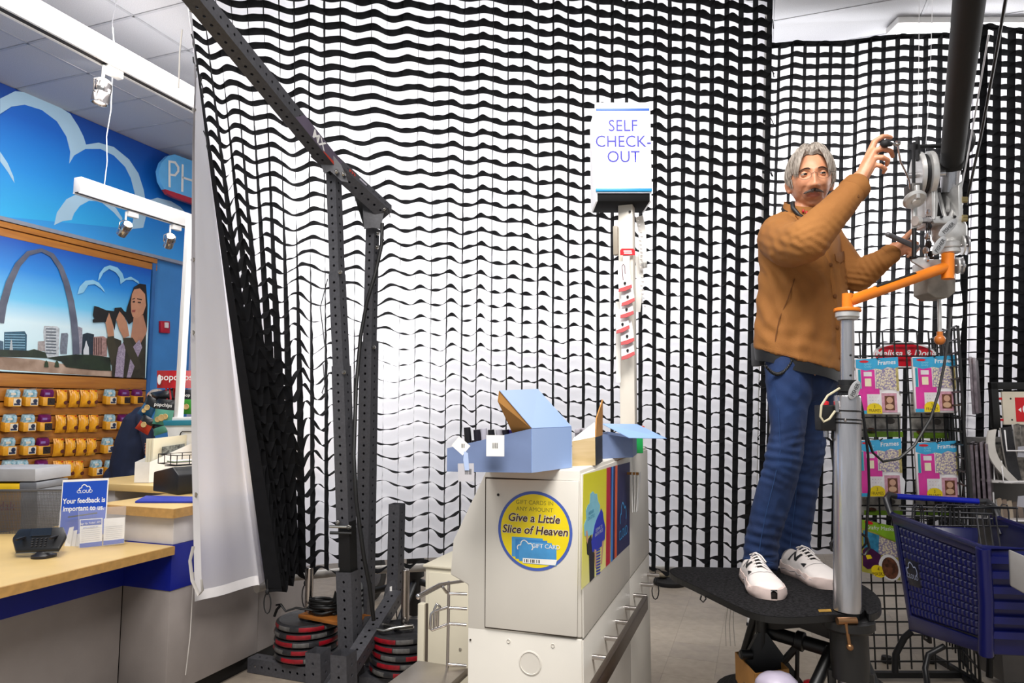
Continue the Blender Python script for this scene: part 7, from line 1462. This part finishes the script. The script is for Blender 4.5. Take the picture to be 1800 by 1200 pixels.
for k, x in enumerate((1716, 1726, 1738, 1750)): b = B(); b.cyl(pf(x, 905, 3.7), pf(x+10, 972, 3.5), .004, n=6); cpn('seat_wire', b, m_cgrey, 60)
for off_ in (V(0, 0, 0), wv*.47):
    b = B(); b.tube([pf(1602, 1110, 3.78)+off_, pf(1590, 1120, 3.8)+off_, pf(1574, 1150, 3.82)+off_, pf(1573, 1182, 3.82)+off_], .017, 9); cpn('leg', b, m_cblk, 60)
    c = pf(1573, 1186, 3.82)+off_; b = B(); b.tube([V(c.x, c.y, .11), V(c.x, c.y, .09), V(c.x-.25*FH.x, c.y-.25*FH.y, .10), V(c.x-FH.x*.75, c.y-FH.y*.75, .13)], .014, 8); cpn('under_rail', b, m_cblk, 60)
    b = B(); b.tube([pf(1660, 1135, 3.5)+off_, pf(1632, 1150, 3.5)+off_, pf(1626, 1175, 3.5)+off_, pf(1632, 1215, 3.4)+off_], .014, 8); cpn('leg', b, m_cblk, 60)
    for fx in (0, .72): cc = V(c.x-FH.x*fx, c.y-FH.y*fx, .055); b = B(); b.lathe(cc-RH*.014, RH, [(.012, 0), (.05, .002), (.055, .008), (.055, .02), (.05, .026), (.012, .028)], 20); cpn('caster', b, m_cblk); b = B(); b.prism([cc+RH*.02+V(0, 0, -.01)+FH*.02, cc+RH*.02+V(0, 0, .075)+FH*.03, cc+RH*.02+V(0, 0, .075)-FH*.03, cc+RH*.02+V(0, 0, -.01)-FH*.02], RH*.004); cpn('caster_fork', b, m_cblk)
for k in range(6): b = B(); p = pf(1590, 1170, 3.7)-FH*(.1*k); p.z = .13; b.cyl(p, p+wv*.45, .006, n=6); cpn('rack_wire', b, m_cblk)
b = B(); b.obox(pf(1630, 1117, 3.68), n_*.008, (TR_-TL).normalized()*.03, ZZ*.03); cpn('hinge_block', b, m_cblk, bevel=.003); b = B(); b.lathe(pf(1629, 1120, 3.665), n_, [(.008, 0), (.006, .006)], 8); cpn('bolt', b, m_bolt)
c2 = dup(cart, wv*.66-FH*.12, 'second blue shopping cart at the right edge of the picture beyond the first cart')
b = B(); b.prism([pf(1774, 966, 2.95), pf(1830, 990, 2.85), pf(1830, 1060, 2.85), pf(1776, 1030, 2.95)], FH*.02+RH*.01); obj('grey_seat_plate', b, mat('seat_plate_grey', '#8d8a88', .5), c2, 40, .006)
# ---------------------------------------------------------------- magazine rack at the right edge with a red board above
FM = 3.98
mr = thing('magazine_rack', V(*(pf(1790, 1000, FM+.2).xy), 0), 'grey magazine rack with wire pockets at the right edge', 'rack')
r0 = pf(1742, 850, FM+.12); zr0, zr1 = .05, pf(1742, 770, FM+.12).z
b = B(); b.obox(V(r0.x, r0.y, (zr0+zr1)/2)+RH*.30+FH*.1, RH*.30, FH*.10, ZZ*((zr1-zr0)/2)); obj('cabinet_body', b, mat('rack_grey', '#5f5b58', .5), mr, bevel=.004)
for y in (848, 915): 
    b = B(); P = [pf(1746, y-18, FM+.1), pf(1746, y, FM+.1), pf(1762, y+2, FM), pf(1830, y+3, FM), pf(1830, y-15, FM)]; b.prism([pf(1744, y-4, FM-.01), pf(1830, y-1, FM-.06), pf(1830, y+3, FM-.06), pf(1744, y, FM-.01)], FH*.12); obj('pocket_ledge', b, m_cw, mr)
    b = B(); b.tube([pf(1746, y-50, FM+.05), pf(1748, y-4, FM+.02), pf(1765, y, FM-.06), pf(1830, y+1, FM-.1)], .004, 6); obj('pocket_wire', b, m_pw, mr)
for y, x in ((796, 1770), (850, 1764)): b = B(); b.tube([pf(x-4, y-40, FM-.02), pf(x, y-4, FM-.08), pf(x+60, y-4, FM-.1)], .0045, 6); obj('pocket_wire', b, m_pw, mr)
b = B(); b.prism([pf(1790, 785, FM-.08), pf(1830, 780, FM-.08), pf(1830, 804, FM-.08), pf(1789, 803, FM-.08)], FH*.004); obj('price_plate', b, mat('plate_grey', '#a9a9b2', .4), mr)
b = B(); b.prism([pf(1790, 872, FM-.08), pf(1830, 868, FM-.08), pf(1830, 896, FM-.08), pf(1788, 890, FM-.08)], FH*.004); obj('price_plate', b, MATS['plate_grey'], mr)
m_paper = mat('magazine_paper', '#cfcac4', .6, var=.1, scale=10); m_mdk = mat('magazine_dark', '#2c2c30', .5, var=.3, scale=30); m_mgr = mat('magazine_grey', '#7d7770', .5, var=.4, scale=40)
def mag(lab, x0, y0, x1, y1, w_, f, mt, curl=0, th=.012):
    t = thing('magazine', pf(x1, y1, f), lab, 'magazine', 'magazines in the wire rack'); b = B()
    def fn(u, v): q_ = v; x = x0+(x1-x0)*(q_-curl*math.sin(q_*math.pi))+w_*u; return pf(x, y0+(y1-y0)*q_-3*u, f-.02*math.sin(q_*math.pi)*abs(curl))
    b.grid(fn, 3, 10); k_ = len(b.v); b.grid(lambda u, v: fn(u, v)+FH*th, 3, 10); obj('cover', b, mt, t, 60)
    b = B(); b.grid(lambda u, v: fn(0, u)+FH*(th*v), 10, 1); obj('spine', b, m_paper, t, 60); return t
mg = mag('white curled magazine flopping out of the top rack pocket', 1738, 757, 1778, 850, 14, FM-.03, m_paper, .45); 
b = B(); b.poly([pf(1748+3*k, 770+20*k, FM-.06) for k in range(2)]+[pf(1760, 792, FM-.06), pf(1752, 772, FM-.06)]); 
mag('dark covered magazine upright in the top rack pocket', 1759, 752, 1776, 845, 20, FM, m_mdk, .1); mag('grey magazine upright right of the dark covered one', 1782, 747, 1792, 846, 10, FM+.01, m_mgr); mag('grey brown magazine at the right edge of the top pocket', 1794, 748, 1800, 846, 14, FM+.02, m_mgr)
mag('patterned thin magazine behind the white curled one', 1747, 790, 1757, 845, 14, FM+.04, m_mgr, .2)
for k in range(5): mag(f'cream paperback in the lower rack pocket, {ORD[k]} from left', 1752+9*k, 878+2*k, 1756+9*k, 912, 8, FM+.02, mat('book_%d' % k, ['#a89684', '#8c7a6c', '#b8a894', '#6f6258', '#a08e80'][k], .6, var=.15))
# black framed board with red panel
bd = thing('red_sign_board', pf(1790, 710, FM+.1), 'cream board with red panel in a black frame at the right edge', 'sign'); FB2 = FM+.1; fb = Fr(pf(1742, 750, FB2), RH, ZZ); px_ = FB2/1200*1.02
def bq(name, x0, x1, y0, y1, k0, th, mt, bev=0): b = B(); b.prism([fb.p((x-1742)*px_, (750-y)*px_, k0) for x, y in ((x0, y1), (x1, y1), (x1, y0), (x0, y0))], fb.n*th); return obj(name, b, mt, bd, 40, bev)
bq('frame_side', 1741, 1753, 675, 752, 0, .03, m_bmet, .002); bq('frame_top', 1741, 1860, 674, 686, 0, .03, m_bmet, .002); bq('frame_side', 1850, 1862, 675, 752, 0, .03, m_bmet, .002); bq('board', 1762, 1848, 690, 746, .002, .012, mat('board_cream', '#d9cfbc', .6, var=.06, scale=6)); bq('red_panel', 1783, 1835, 700, 741, .0145, .002, mat('panel_red', '#c8101e', .4))
b = B(); b.prism([fb.p((1804-1742)*px_+x, (750-720)*px_+y, .017) for x, y in arcpts(0, 0, .033, 0, 345, 23)], fb.n*.001); obj('white_ring', b, m_pw, bd); b = B(); b.prism([fb.p((x-1742)*px_, (750-y)*px_, .017) for x, y in ((1787, 721), (1792, 717), (1792, 725))], fb.n*.001); obj('white_arrow', b, m_pw, bd)
for y in (702, 738): bq('red_tab', 1752, 1763, y-2, y+2, .004, .006, MATS['panel_red']); b = B(); b.lathe(fb.p((1776-1742)*px_, (750-y)*px_, .014), fb.n, [(.006, 0), (.004, .002)], 8); obj('screw', b, m_bmet, bd)
b = B(); P_ = pf(1800, 752, FB2); b.cyl(V(P_.x, P_.y, zr1-.01), V(P_.x, P_.y, P_.z+.02), .012, n=8); obj('stem', b, m_bmet, bd)
# ================================================================ THINGS ON AND BEHIND THE SERVICE COUNTER
# card terminal
c = pt(77, 979, Z=.88); fT = c.dot(FH)
tt = thing('card_terminal', c, 'black card payment terminal on the lower birch worktop', 'terminal')
def fq_(x, y, d): return pf(x, y, fT+d)
b = B(); b.lathe(V(c.x, c.y, .881), ZZ, [(.055, 0), (.055, .012), (.04, .018), (.03, .03)], 24); obj('swivel_base', b, m_bk, tt, 40)
top = [fq_(28, 966, -.02), fq_(104, 963, -.02), fq_(118, 940, .045), fq_(112, 925, .08), fq_(33, 929, .08), fq_(22, 944, .045)]
b = B(); b.prism([p-ZZ*.022 for p in top], ZZ*.022); obj('body', b, mat('terminal_black', '#141416', .35), tt, bevel=.006)
b = B(); b.tube([p-ZZ*.018 for p in top[:2]], .003, 6); obj('front_trim', b, m_bolt, tt)
tq = lambda u, v, k=.002: (top[0].lerp(top[1], u)).lerp(top[4].lerp(top[3], u), v)+ZZ*k
b = B(); b.prism([tq(.28, .58), tq(.75, .58), tq(.75, .92), tq(.28, .92)], ZZ*.002); obj('screen', b, mat('terminal_screen', '#1d2632', .1), tt)
for i in range(4):
    for j in range(4): b = B(); cc = tq(.36+.1*i, .12+.11*j, .003); b.obox(cc, (top[1]-top[0]).normalized()*.004, FH*.004, ZZ*.002); obj('key', b, mat('key_grey', '#3a3a3e', .5) if 'key_grey' not in MATS else MATS['key_grey'], tt)
for u in (.12, .88): b = B(); b.obox(tq(u, .5, .004), RH*.006, FH*.045, ZZ*.006); obj('card_rail', b, m_bk, tt, bevel=.002)
# feedback sign in its clear holder
s0 = pt(104, 956, Z=.88); fS = s0.dot(FH); S4 = [pf(104, 926, fS), pf(186, 922, fS+.01), pf(189, 840, fS+.02), pf(110, 845, fS+.02)]
tt = thing('feedback_sign', V(s0.x, s0.y, .88), 'blue feedback sign in a clear holder with paper forms on the worktop', 'sign')
m_acr = mat('clear_acrylic', '#dfe3ee', .05, var=0, alpha=.14); m_sb = mat('sign_royal_blue', '#1149b8', .4, var=.03)
u_ = (S4[1]-S4[0]); v_ = (S4[3]-S4[0]); fs_ = Fr(S4[0], u_, v_); fs_.n = fs_.u.cross(fs_.v).normalized(); wS, hS = u_.length, v_.length
if fs_.n.dot(FH) > 0: fs_.n = -fs_.n
sm_ = lambda x, y, k=0: S4[0]+u_*x+v_*y+fs_.n*k
b = B(); b.prism([sm_(0, -.2), sm_(1, -.2), sm_(1, 1.02), sm_(0, 1.02)], fs_.n*-.002); obj('backing', b, m_kw, tt); b = B(); b.prism([sm_(.02, -.2, .0005), sm_(.98, -.2, .0005), sm_(.98, .97, .0005), sm_(.02, .97, .0005)], fs_.n*.0006); obj('blue_sheet', b, m_sb, tt)
ft_ = Fr(sm_(.5, 0, .0016), u_, v_); ft_.n = fs_.n
for t_, yy in (('Your feedback is', .50), ('important to us.', .335)): text(t_, ft_, 0, hS*yy, hS*.155, m_kw, tt, off=.022, k=.0, sx=.88)
cloudline(ft_, 0, hS*.80, hS*.115, hS*.018, m_kw, tt, k=.0005); text('CLOUD', ft_, 0, hS*.715, hS*.10, m_kw, tt, k=.0005)
b = B(); b.cyl(sm_(.25, .21, .03), sm_(.86, .27, .03), .004, n=8); obj('pen', b, m_bk, tt, 40)
P0 = [pf(138, 965, fS-.10), pf(219, 955, fS-.04), pf(222, 889, fS-.04), pf(138, 893, fS-.10)]
def card2(name, A, C, D, E_, mt, k=0): b = B(); nn = (C-A).cross(E_-A).normalized(); nn = nn if nn.dot(FH) < 0 else -nn; b.prism([p+nn*k for p in (A, C, D, E_)], nn*.0006); return obj(name, b, mt, tt)
cq = lambda u, v: (P0[0].lerp(P0[1], u)).lerp(P0[3].lerp(P0[2], u), v)
b = B(); b.prism([cq(0, 0), cq(1, 0), cq(1, 1), cq(0, 1)], FH*-.003); obj('pocket_front', b, m_acr, tt); b = B(); b.prism([cq(0, 0), cq(0, 1), sm_(-.02, .35), sm_(-.02, -.2)], RH*.003); obj('pocket_side', b, m_acr, tt)
for a_, z_ in ((.02, .5), (.53, .98)):
    w0 = z_-a_
    card2('paper_form', cq(a_, .02), cq(z_, .02), cq(z_, .72 if a_ < .1 else .7), cq(a_, .72 if a_ < .1 else .7), m_kw, -.004); card2('form_foot', cq(a_, .02), cq(z_, .02), cq(z_, .13), cq(a_, .13), m_sb, -.0025)
    if a_ < .1: card2('form_head', cq(a_+.02, .56), cq(z_-.02, .56), cq(z_-.02, .70), cq(a_+.02, .70), m_sb, -.0025)
    for j in range(7): card2('form_line', cq(a_+.04, .18+.05*j), cq(z_-.05, .18+.05*j), cq(z_-.05, .186+.05*j), cq(a_+.04, .186+.05*j), mat('form_grey', '#b4b4bc', .6) if 'form_grey' not in MATS else MATS['form_grey'], -.0025)
fF = Fr(cq(.26, .62)-FH*.0, P0[1]-P0[0], ZZ); fF.n = -FH; text('Sign Up Today!  20%', fF, 0, -.004, .013, m_kw, tt, k=.003, sx=.9); text('EMAIL & MAILING LIST', Fr(cq(.26, .5), P0[1]-P0[0], ZZ), 0, 0, .009, m_sb, tt, k=.003, sx=.8)
for k in range(3): b = B(); A = pf(112+8*k, 962, fS-.05); b.prism([A, pf(124+8*k, 960, fS-.06), pf(130+6*k, 925+6*k, fS-.04), pf(122+5*k, 927+6*k, fS-.03)], FH*.001); obj('loose_leaflet', b, m_kw, tt)
# print kiosk behind a perforated screen
b0 = pt(40, 945, Z=.88); fK = b0.dot(FH)+.12
tt = thing('mesh_screen', V(b0.x, b0.y, .88), 'grey wire mesh screen standing on the worktop behind the card terminal', 'screen')
A, C = pf(-40, 955, fK), pf(108, 945, fK+.02); zt0, zt1 = .881, pf(100, 862, fK).z; A.z = C.z = zt0; du = (C-A); L_ = du.length; du.normalize()
b = B(); n = int(L_/.0085)
for i in range(n): b.bar(A+du*(L_*i/n), A+du*(L_*i/n)+ZZ*(zt1-zt0), .0028, .0016)
for j in range(int((zt1-zt0)/.0085)): b.bar(A+ZZ*(.0085*j)-FH*.0016, A+du*L_+ZZ*(.0085*j)-FH*.0016, .0016, .0028)
obj('wire_mesh', b, mat('mesh_grey', '#5c5c60', .45, .3), tt, kind='stuff')
b = B(); b.bar(A+ZZ*(zt1-zt0), C+ZZ*(zt1-zt0), .012, .014); obj('top_rail', b, MATS['mesh_grey'], tt, bevel=.002); b = B(); b.bar(C, C+ZZ*(zt1-zt0), .012, .010); obj('end_post', b, MATS['mesh_grey'], tt)
fP = fK+.10; tt = thing('photo_kiosk', pf(20, 950, fP), 'grey and yellow photo print kiosk behind the mesh screen', 'kiosk'); m_kg = mat('kiosk_grey', '#686a70', .45); 
def kb(name, x0, x1, y0, y1, f, th, mt, bev=.004): b = B(); b.prism([pf(x, y, f) for x, y in ((x0, y1), (x1, y1), (x1, y0), (x0, y0))], FH*th); return obj(name, b, mt, tt, 40, bev)
kb('lid', -60, 62, 824, 846, fP-.02, .34, mat('lid_grey', '#9a9a9e', .5)); kb('lid_edge', 34, 64, 848, 860, fP-.02, .3, m_kg); kb('yellow_stripe', -60, 34, 850, 860, fP-.02, .3, mat('stripe_yellow', '#f0c31c', .4)); kb('yellow_front', -60, 36, 860, 975, fP, .3, mat('front_yellow', '#8a6420', .5)); kb('grey_front', 36, 66, 860, 972, fP, .3, m_kg)
text('Kodak', Fr(pf(26, 896, fP-.002), RH, ZZ), 0, 0, .07, mat('letter_red', '#7a2a1c', .5), tt, align='RIGHT', k=.001, off=.01)
b = B(); p = pf(0, 975, fP); p2 = pf(60, 968, fP); b.prism([V(p.x, p.y, .881)-RH*.1, V(p2.x, p2.y, .881), V(p2.x, p2.y, p2.z), V(p.x, p.y, p2.z)-RH*.1], FH*.3); obj('base', b, m_kg, tt)
# white magazine file
c0 = pt(237, 848, Z=1.08); fM = c0.dot(FH); tt = thing('magazine_file', c0, 'white magazine file with cream papers on the back worktop', 'file')
A, C = pf(236, 848, fM), pf(261, 849, fM-.01); A.z = C.z = 1.0805; D = C+V(-.0, .30, 0)+RH*.09; E_ = A+(D-C); hF = pf(250, 812, fM).z-1.08; hB = pf(295, 777, fM+.2).z-1.08
sheet('front_wall', [A, C, up(C, hF), up(A, hF)], m_kw, par=tt); sheet('side_wall', [C, D, up(D, hB), up(C, hF)], m_kw, par=tt); sheet('side_wall', [A, E_, up(E_, hB), up(A, hF)], m_kw, par=tt); sheet('rear_wall', [E_, D, up(D, hB), up(E_, hB)], m_kw, par=tt); sheet('floor_plate', [A, C, D, E_], m_kw, par=tt)
m_crm = mat('cream_paper', '#e9e1c6', .6, var=.04)
for k, (t_, h_) in enumerate(((.2, 1.7), (.4, 1.75), (.6, 1.72))): P_ = A.lerp(C, t_)+(D-C)*.15; b = B(); b.prism([P_+ZZ*.004, P_+(D-C)*.75+ZZ*.004, P_+(D-C)*.75+ZZ*(hB*1.12+.01*k), P_+ZZ*(hB*1.12)], (C-A)*.12); obj('paper_folder', b, m_crm, tt)
P_ = A.lerp(C, .86)+(D-C)*.3; b = B(); b.prism([P_+ZZ*(hF*.9), P_+(D-C)*.5+ZZ*(hF), P_+(D-C)*.5+ZZ*(hB*.96), P_+ZZ*(hB*.9)], (C-A)*.05); obj('printed_card', b, mat('photo_print', '#8b8f88', .5, var=.5, scale=50, col2='#2a2a2a'), tt)
# receipt printer and wire tray and folder
c0 = pt(268, 863, Z=1.08); c1 = pt(312, 870, Z=1.08); fR = c0.dot(FH); tt = thing('receipt_printer', c1, 'black receipt printer on the upper birch worktop beside the curtain', 'printer'); m_prn = mat('printer_black', '#161618', .4)
d1 = (c1-c0); d2 = V(-d1.y, d1.x, 0).normalized(); d2 = d2 if d2.dot(RH) > 0 else -d2; wd = .30; hP = pf(268, 829, fR).z-1.08; hP2 = pf(312, 822, c1.dot(FH)).z-1.08
e1 = c1+RH*.26+FH*.0; q0 = c0
prf = [V(0, 0, .0), V(0, 0, hP), V(0, 0, hP2)]
b = B(); side_ = [c0+ZZ*.0008, c1+ZZ*.0008, c1+ZZ*(hP2*.72), c1.lerp(c0, .25)+ZZ*hP2, c0+ZZ*(hP)]; b.prism(side_, d2*.26); obj('body', b, m_prn, tt, bevel=.008)
b = B(); b.obox(c1+d2*.16+ZZ*(hP2*.40)+d1.normalized()*.0008, d2*.03, d1.normalized()*.0006, ZZ*.018); obj('label_sticker', b, m_tag, tt); fl2 = Fr(c1+d2*.16+ZZ*(hP2*.40)+d1.normalized()*.0016, d2, ZZ); barcode(tt, fl2, 0, .004, .02, .006, .0004)
b = B(); b.prism([c1.lerp(c0, .3)+ZZ*(hP2+.001)+d2*.03, c1.lerp(c0, .75)+ZZ*(hP2*.97)+d2*.03, c1.lerp(c0, .75)+ZZ*(hP2*.97)+d2*.23, c1.lerp(c0, .3)+ZZ*(hP2+.001)+d2*.23], ZZ*.006); obj('cover', b, m_prn, tt, bevel=.002)
tt = thing('wire_tray', pf(312, 820, fR+.05), 'black wire letter tray with papers above the receipt printer', 'tray'); z0 = 1.08+hP2+.012
q4 = [c1.lerp(c0, .2)+d2*.02, c1.lerp(c0, .95)+d2*.02, c1.lerp(c0, .95)+d2*.26, c1.lerp(c0, .2)+d2*.26]
for zz in (z0, z0+.06): b = B(); b.tube([V(p.x, p.y, zz) for p in q4], .0035, 6, closed=True); obj('wire_loop', b, m_wirek, tt, 60)
for i in range(4):
    for s_ in (0, .33, .66): p = q4[i].lerp(q4[(i+1) % 4], s_); b = B(); b.cyl(V(p.x, p.y, z0), V(p.x, p.y, z0+.06), .0028, n=6); obj('upright_wire', b, m_wirek, tt)
for k, cc_ in enumerate(('#d8c6cc', '#8aa86a', '#e6e2dc')): b = B(); p = q4[0].lerp(q4[2], .5); b.obox(V(p.x, p.y, z0+.008+.005*k), d2*.10, d1.normalized()*.05, ZZ*.002); obj('paper', b, mat('tray_paper_%d' % k, cc_, .6), tt)
f0_, f1_ = pt(237, 884, Z=1.0806), pt(350, 884, Z=1.0806); f2_, f3_ = pt(350, 876, Z=1.0806), pt(256, 874, Z=1.0806)
tt = obj('blue_folder', B().prism([f0_, f1_, f2_, f3_], ZZ*.012), mat('folder_blue', '#1a2ea0', .5, var=.08), None, 40, .003); props(tt, 'flat royal blue folder lying on the upper worktop edge', 'folder')
# white stand with teal top and pole
fW = fM+.25; bse = pf(312, 800, fW)
tt = thing('white_display_stand', V(bse.x, bse.y, 1.08), 'white curved display stand with teal top and tall white pole', 'stand')
prof_ = [(289, 747), (294, 757), (295, 772), (292, 788), (288, 797), (310, 800), (350, 802), (350, 747)]
b = B(); b.prism([pf(x, y, fW) for x, y in prof_], FH*.16); obj('body', b, m_kw, tt, 50, .004); b = B(); b.prism([pf(x, y, fW-.02) for x, y in ((286, 739), (350, 738), (350, 747), (288, 748))], FH*.2); obj('teal_top', b, mat('teal_top', '#237f96', .5), tt, 40, .003)
b = B(); b.prism([pf(x, y, fW-.0) for x, y in ((303, 733), (350, 733), (350, 739), (302, 739))], FH*.12); obj('pole_base', b, m_kw, tt, 40, .003)
pb0, pb1 = pf(314, 734, fW+.05), pf(334, 385, fW+.05); b = B(); b.bar(pb0, pb1, .058, .04); obj('pole', b, m_white, tt, 40, .004)
b = B(); b.tube([pf(304, 798, fW-.012), pf(318, 760, fW-.012), pf(321, 758, fW-.012), pf(350, 758, fW-.012)], .004, 6); obj('wire_loop', b, m_wirek, tt, 60)
p = pf(320, 800, fW+.08); b = B(); b.box(p.x-.07, p.x+.07, p.y-.06, p.y+.06, 1.0805, p.z+.01); obj('foot', b, m_kw, tt)
# chip stand beyond the counter
fC = fW+1.0; cst = thing('chip_display', V(*(pf(300, 700, fC).xy), 0), 'red topped chip display stand beyond the counter', 'display stand')
m_pop = mat('pop_red', '#c3141f', .35)
b = B(); b.grid(lambda u, v: pf(276+60*u, 651+31*v, fC-.10*math.sin(u*math.pi)), 14, 1); b.grid(lambda u, v: pf(276+60*u, 651+31*v, fC+.10*math.sin(u*math.pi)), 14, 1); obj('header_drum', b, m_pop, cst, 60); text('popchips', Fr(pf(309, 668, fC-.108), RH, ZZ), 0, 0, .085, m_kw, cst, k=.002, off=.012); b = B(); b.prism([pf(280+3.5*math.cos(a), 667+9*math.sin(a), fC-.05) for a in [i*.4 for i in range(16)]], FH*.003); obj('header_dot', b, m_kw, cst)
b = B(); p = pf(310, 690, fC+.05); b.cyl(V(p.x, p.y, 0), V(p.x, p.y, pf(310, 660, fC+.05).z), .03, n=12); obj('post', b, m_pop, cst); b = B(); b.lathe(V(p.x, p.y, 0), ZZ, [(.25, 0), (.25, .02), (.03, .03)], 20); obj('base', b, m_pop, cst)
for x in (292, 298): b = B(); b.tube([pf(x, 682, fC-.06), pf(x+2, 700, fC-.07), pf(x-1, 715, fC-.08)], .008, 6); obj('red_ribbon', b, m_pop, cst)
for yy in (712, 745, 780): b = B(); b.lathe(pf(308, yy, fC+.05), ZZ, [(.03, 0), (.17, .002), (.17, .012), (.03, .014)], 18); obj('shelf_disc', b, m_bmet, cst)
def bag(lab, cx, cy, w_, h_, f, top_, bot, word=None, rot=0, chips=None):
    t = thing('chip_bag', pf(cx, cy, f), lab, 'chip bag', 'chip bags on the red topped display'); s_ = f/1200*1.02; u = RH*math.cos(rot)+ZZ*math.sin(rot); v = ZZ*math.cos(rot)-RH*math.sin(rot); fr = Fr(pf(cx, cy, f), u, v); W_, H_ = w_/2*s_, h_/2*s_
    def fn(sgn): return lambda a, c_: fr.p((a*2-1)*W_*(1-.10*math.sin(math.pi*c_)), (c_*2-1)*H_, sgn*W_*.42*(math.sin(math.pi*a)*math.sin(math.pi*c_))**.6)
    b = B(); b.grid(fn(1), 8, 10); b.grid(fn(-1), 8, 10)
    b.m = [1 if (k % 80)//8 >= 6 else 0 for k in range(len(b.f))]
    obj('bag', b, [bot, top_], t, 60)
    for k, (dx, dy, r) in enumerate(chips or []): b = B(); c = fn(1)(.5+dx, .5+dy)+fr.n*.004; b.lathe(c, fr.n, [(r*s_, 0), (r*s_*.9, .006), (r*s_*.3, .004)], 12, up=fr.v); obj('chip_print', b, mat('chip_gold', '#d9b878', .5, var=.15) if 'chip_gold' not in MATS else MATS['chip_gold'], t)
    if word: text(word, Fr(fn(1)(.5, .76)+fr.n*.006, u, v), 0, -.01, W_*.48, m_kw, t, k=.003, off=.015)
    return t
m_tealb = mat('bag_teal', '#5fa892', .3, var=.15, scale=8); m_bblk = mat('bag_black', '#15171a', .3); m_bblu = mat('bag_blue', '#1f5f8a', .3, var=.2, scale=8); m_bred = mat('bag_red', '#c23a22', .3, var=.25, scale=10); m_bgrn = mat('bag_green', '#3fa03a', .3, var=.15, scale=8)
bag('teal and black chip bag at the front of the red topped display', 289, 724, 36, 44, fC-.20, m_bblk, m_tealb, 'popchips', -.1, [(.0, -.22, 6), (.18, -.16, 5), (-.2, -.3, 5)]); bag('blue chip bag tilted at the left of the display', 262, 716, 26, 36, fC-.15, m_bblk, m_bblu, None, -.5, [(0, 0, 5), (-.1, -.2, 4)]); bag('red chip bag leaning under the blue bag', 256, 746, 26, 28, fC-.18, m_bblk, m_bred, None, -.5, [(0, 0, 5)]); bag('green chip bag right of the white pole', 331, 706, 32, 42, fC-.12, m_bblk, m_bgrn, 'pop', .0, [(0, -.2, 5)]); bag('black chip bag lying at the top of the display', 286, 696, 40, 20, fC-.05, m_bblk, m_bblk, None, .2); bag('dark green chip bag at the bottom of the display', 283, 752, 30, 20, fC-.17, m_bblk, m_tealb, None, .3)
# shop assistant bending behind the counter
fA = fC+.35; m_navy2 = mat('navy_shirt', '#131f3c', .85, var=.15, scale=10); m_khaki = mat('khaki_trousers', '#8b7d69', .85, var=.12, scale=10)
b = B(); chain(b, [(pf(246, 728, fA), .075), (pf(238, 745, fA), .12), (pf(230, 780, fA), .145), (pf(222, 815, fA), .145), (pf(220, 838, fA), .14)]); chain(b, [(pf(252, 735, fA-.05), .07), (pf(258, 765, fA-.2), .055), (pf(262, 795, fA-.3), .045)]); chain(b, [(pf(248, 733, fA+.1), .07), (pf(262, 770, fA+.05), .055), (pf(270, 795, fA), .045)])
chain(b, [(pf(250, 726, fA), .06), (pf(262, 716, fA), .05), (pf(272, 706, fA), .09), (pf(275, 700, fA), .095)])
hipz = pf(220, 838, fA); chain(b, [(hipz-RH*.08, .12), (V(hipz.x, hipz.y, .5)-RH*.1, .085), (V(hipz.x, hipz.y, .06)-RH*.1, .055)]); chain(b, [(hipz+RH*.08, .12), (V(hipz.x, hipz.y, .5)+RH*.1, .085), (V(hipz.x, hipz.y, .06)+RH*.1, .055)])
for s_ in (-1, 1): chain(b, [(V(hipz.x, hipz.y, .05)+RH*(.1*s_), .05), (V(hipz.x, hipz.y, .045)+RH*(.1*s_)-FH*.16, .042)])
am = remesh(b, .012, 3); am.materials.clear(); [am.materials.append(m) for m in (m_navy2, m_khaki, m_skin, m_bmet, m_hair)]
fcn = np.empty(len(am.polygons)*3); am.polygons.foreach_get('center', fcn); fcn = fcn.reshape(-1, 3); zz = fcn[:, 2]; ixx, iyy, _ = toimg(fcn); mi = np.where(zz < hipz.z-.02, 1, 0); mi = np.where(zz < .09, 3, mi); mi = np.where((iyy > 778) & (ixx > 255), 2, mi); mi = np.where((ixx > 258) & (iyy < 722), 2, mi); mi = np.where((ixx > 262) & (iyy < 705), 4, mi); am.polygons.foreach_set('material_index', mi.astype(np.int32))
o = obj('person', am, None); props(o, 'person in navy shirt and khaki trousers bending forward behind the counter', 'person')
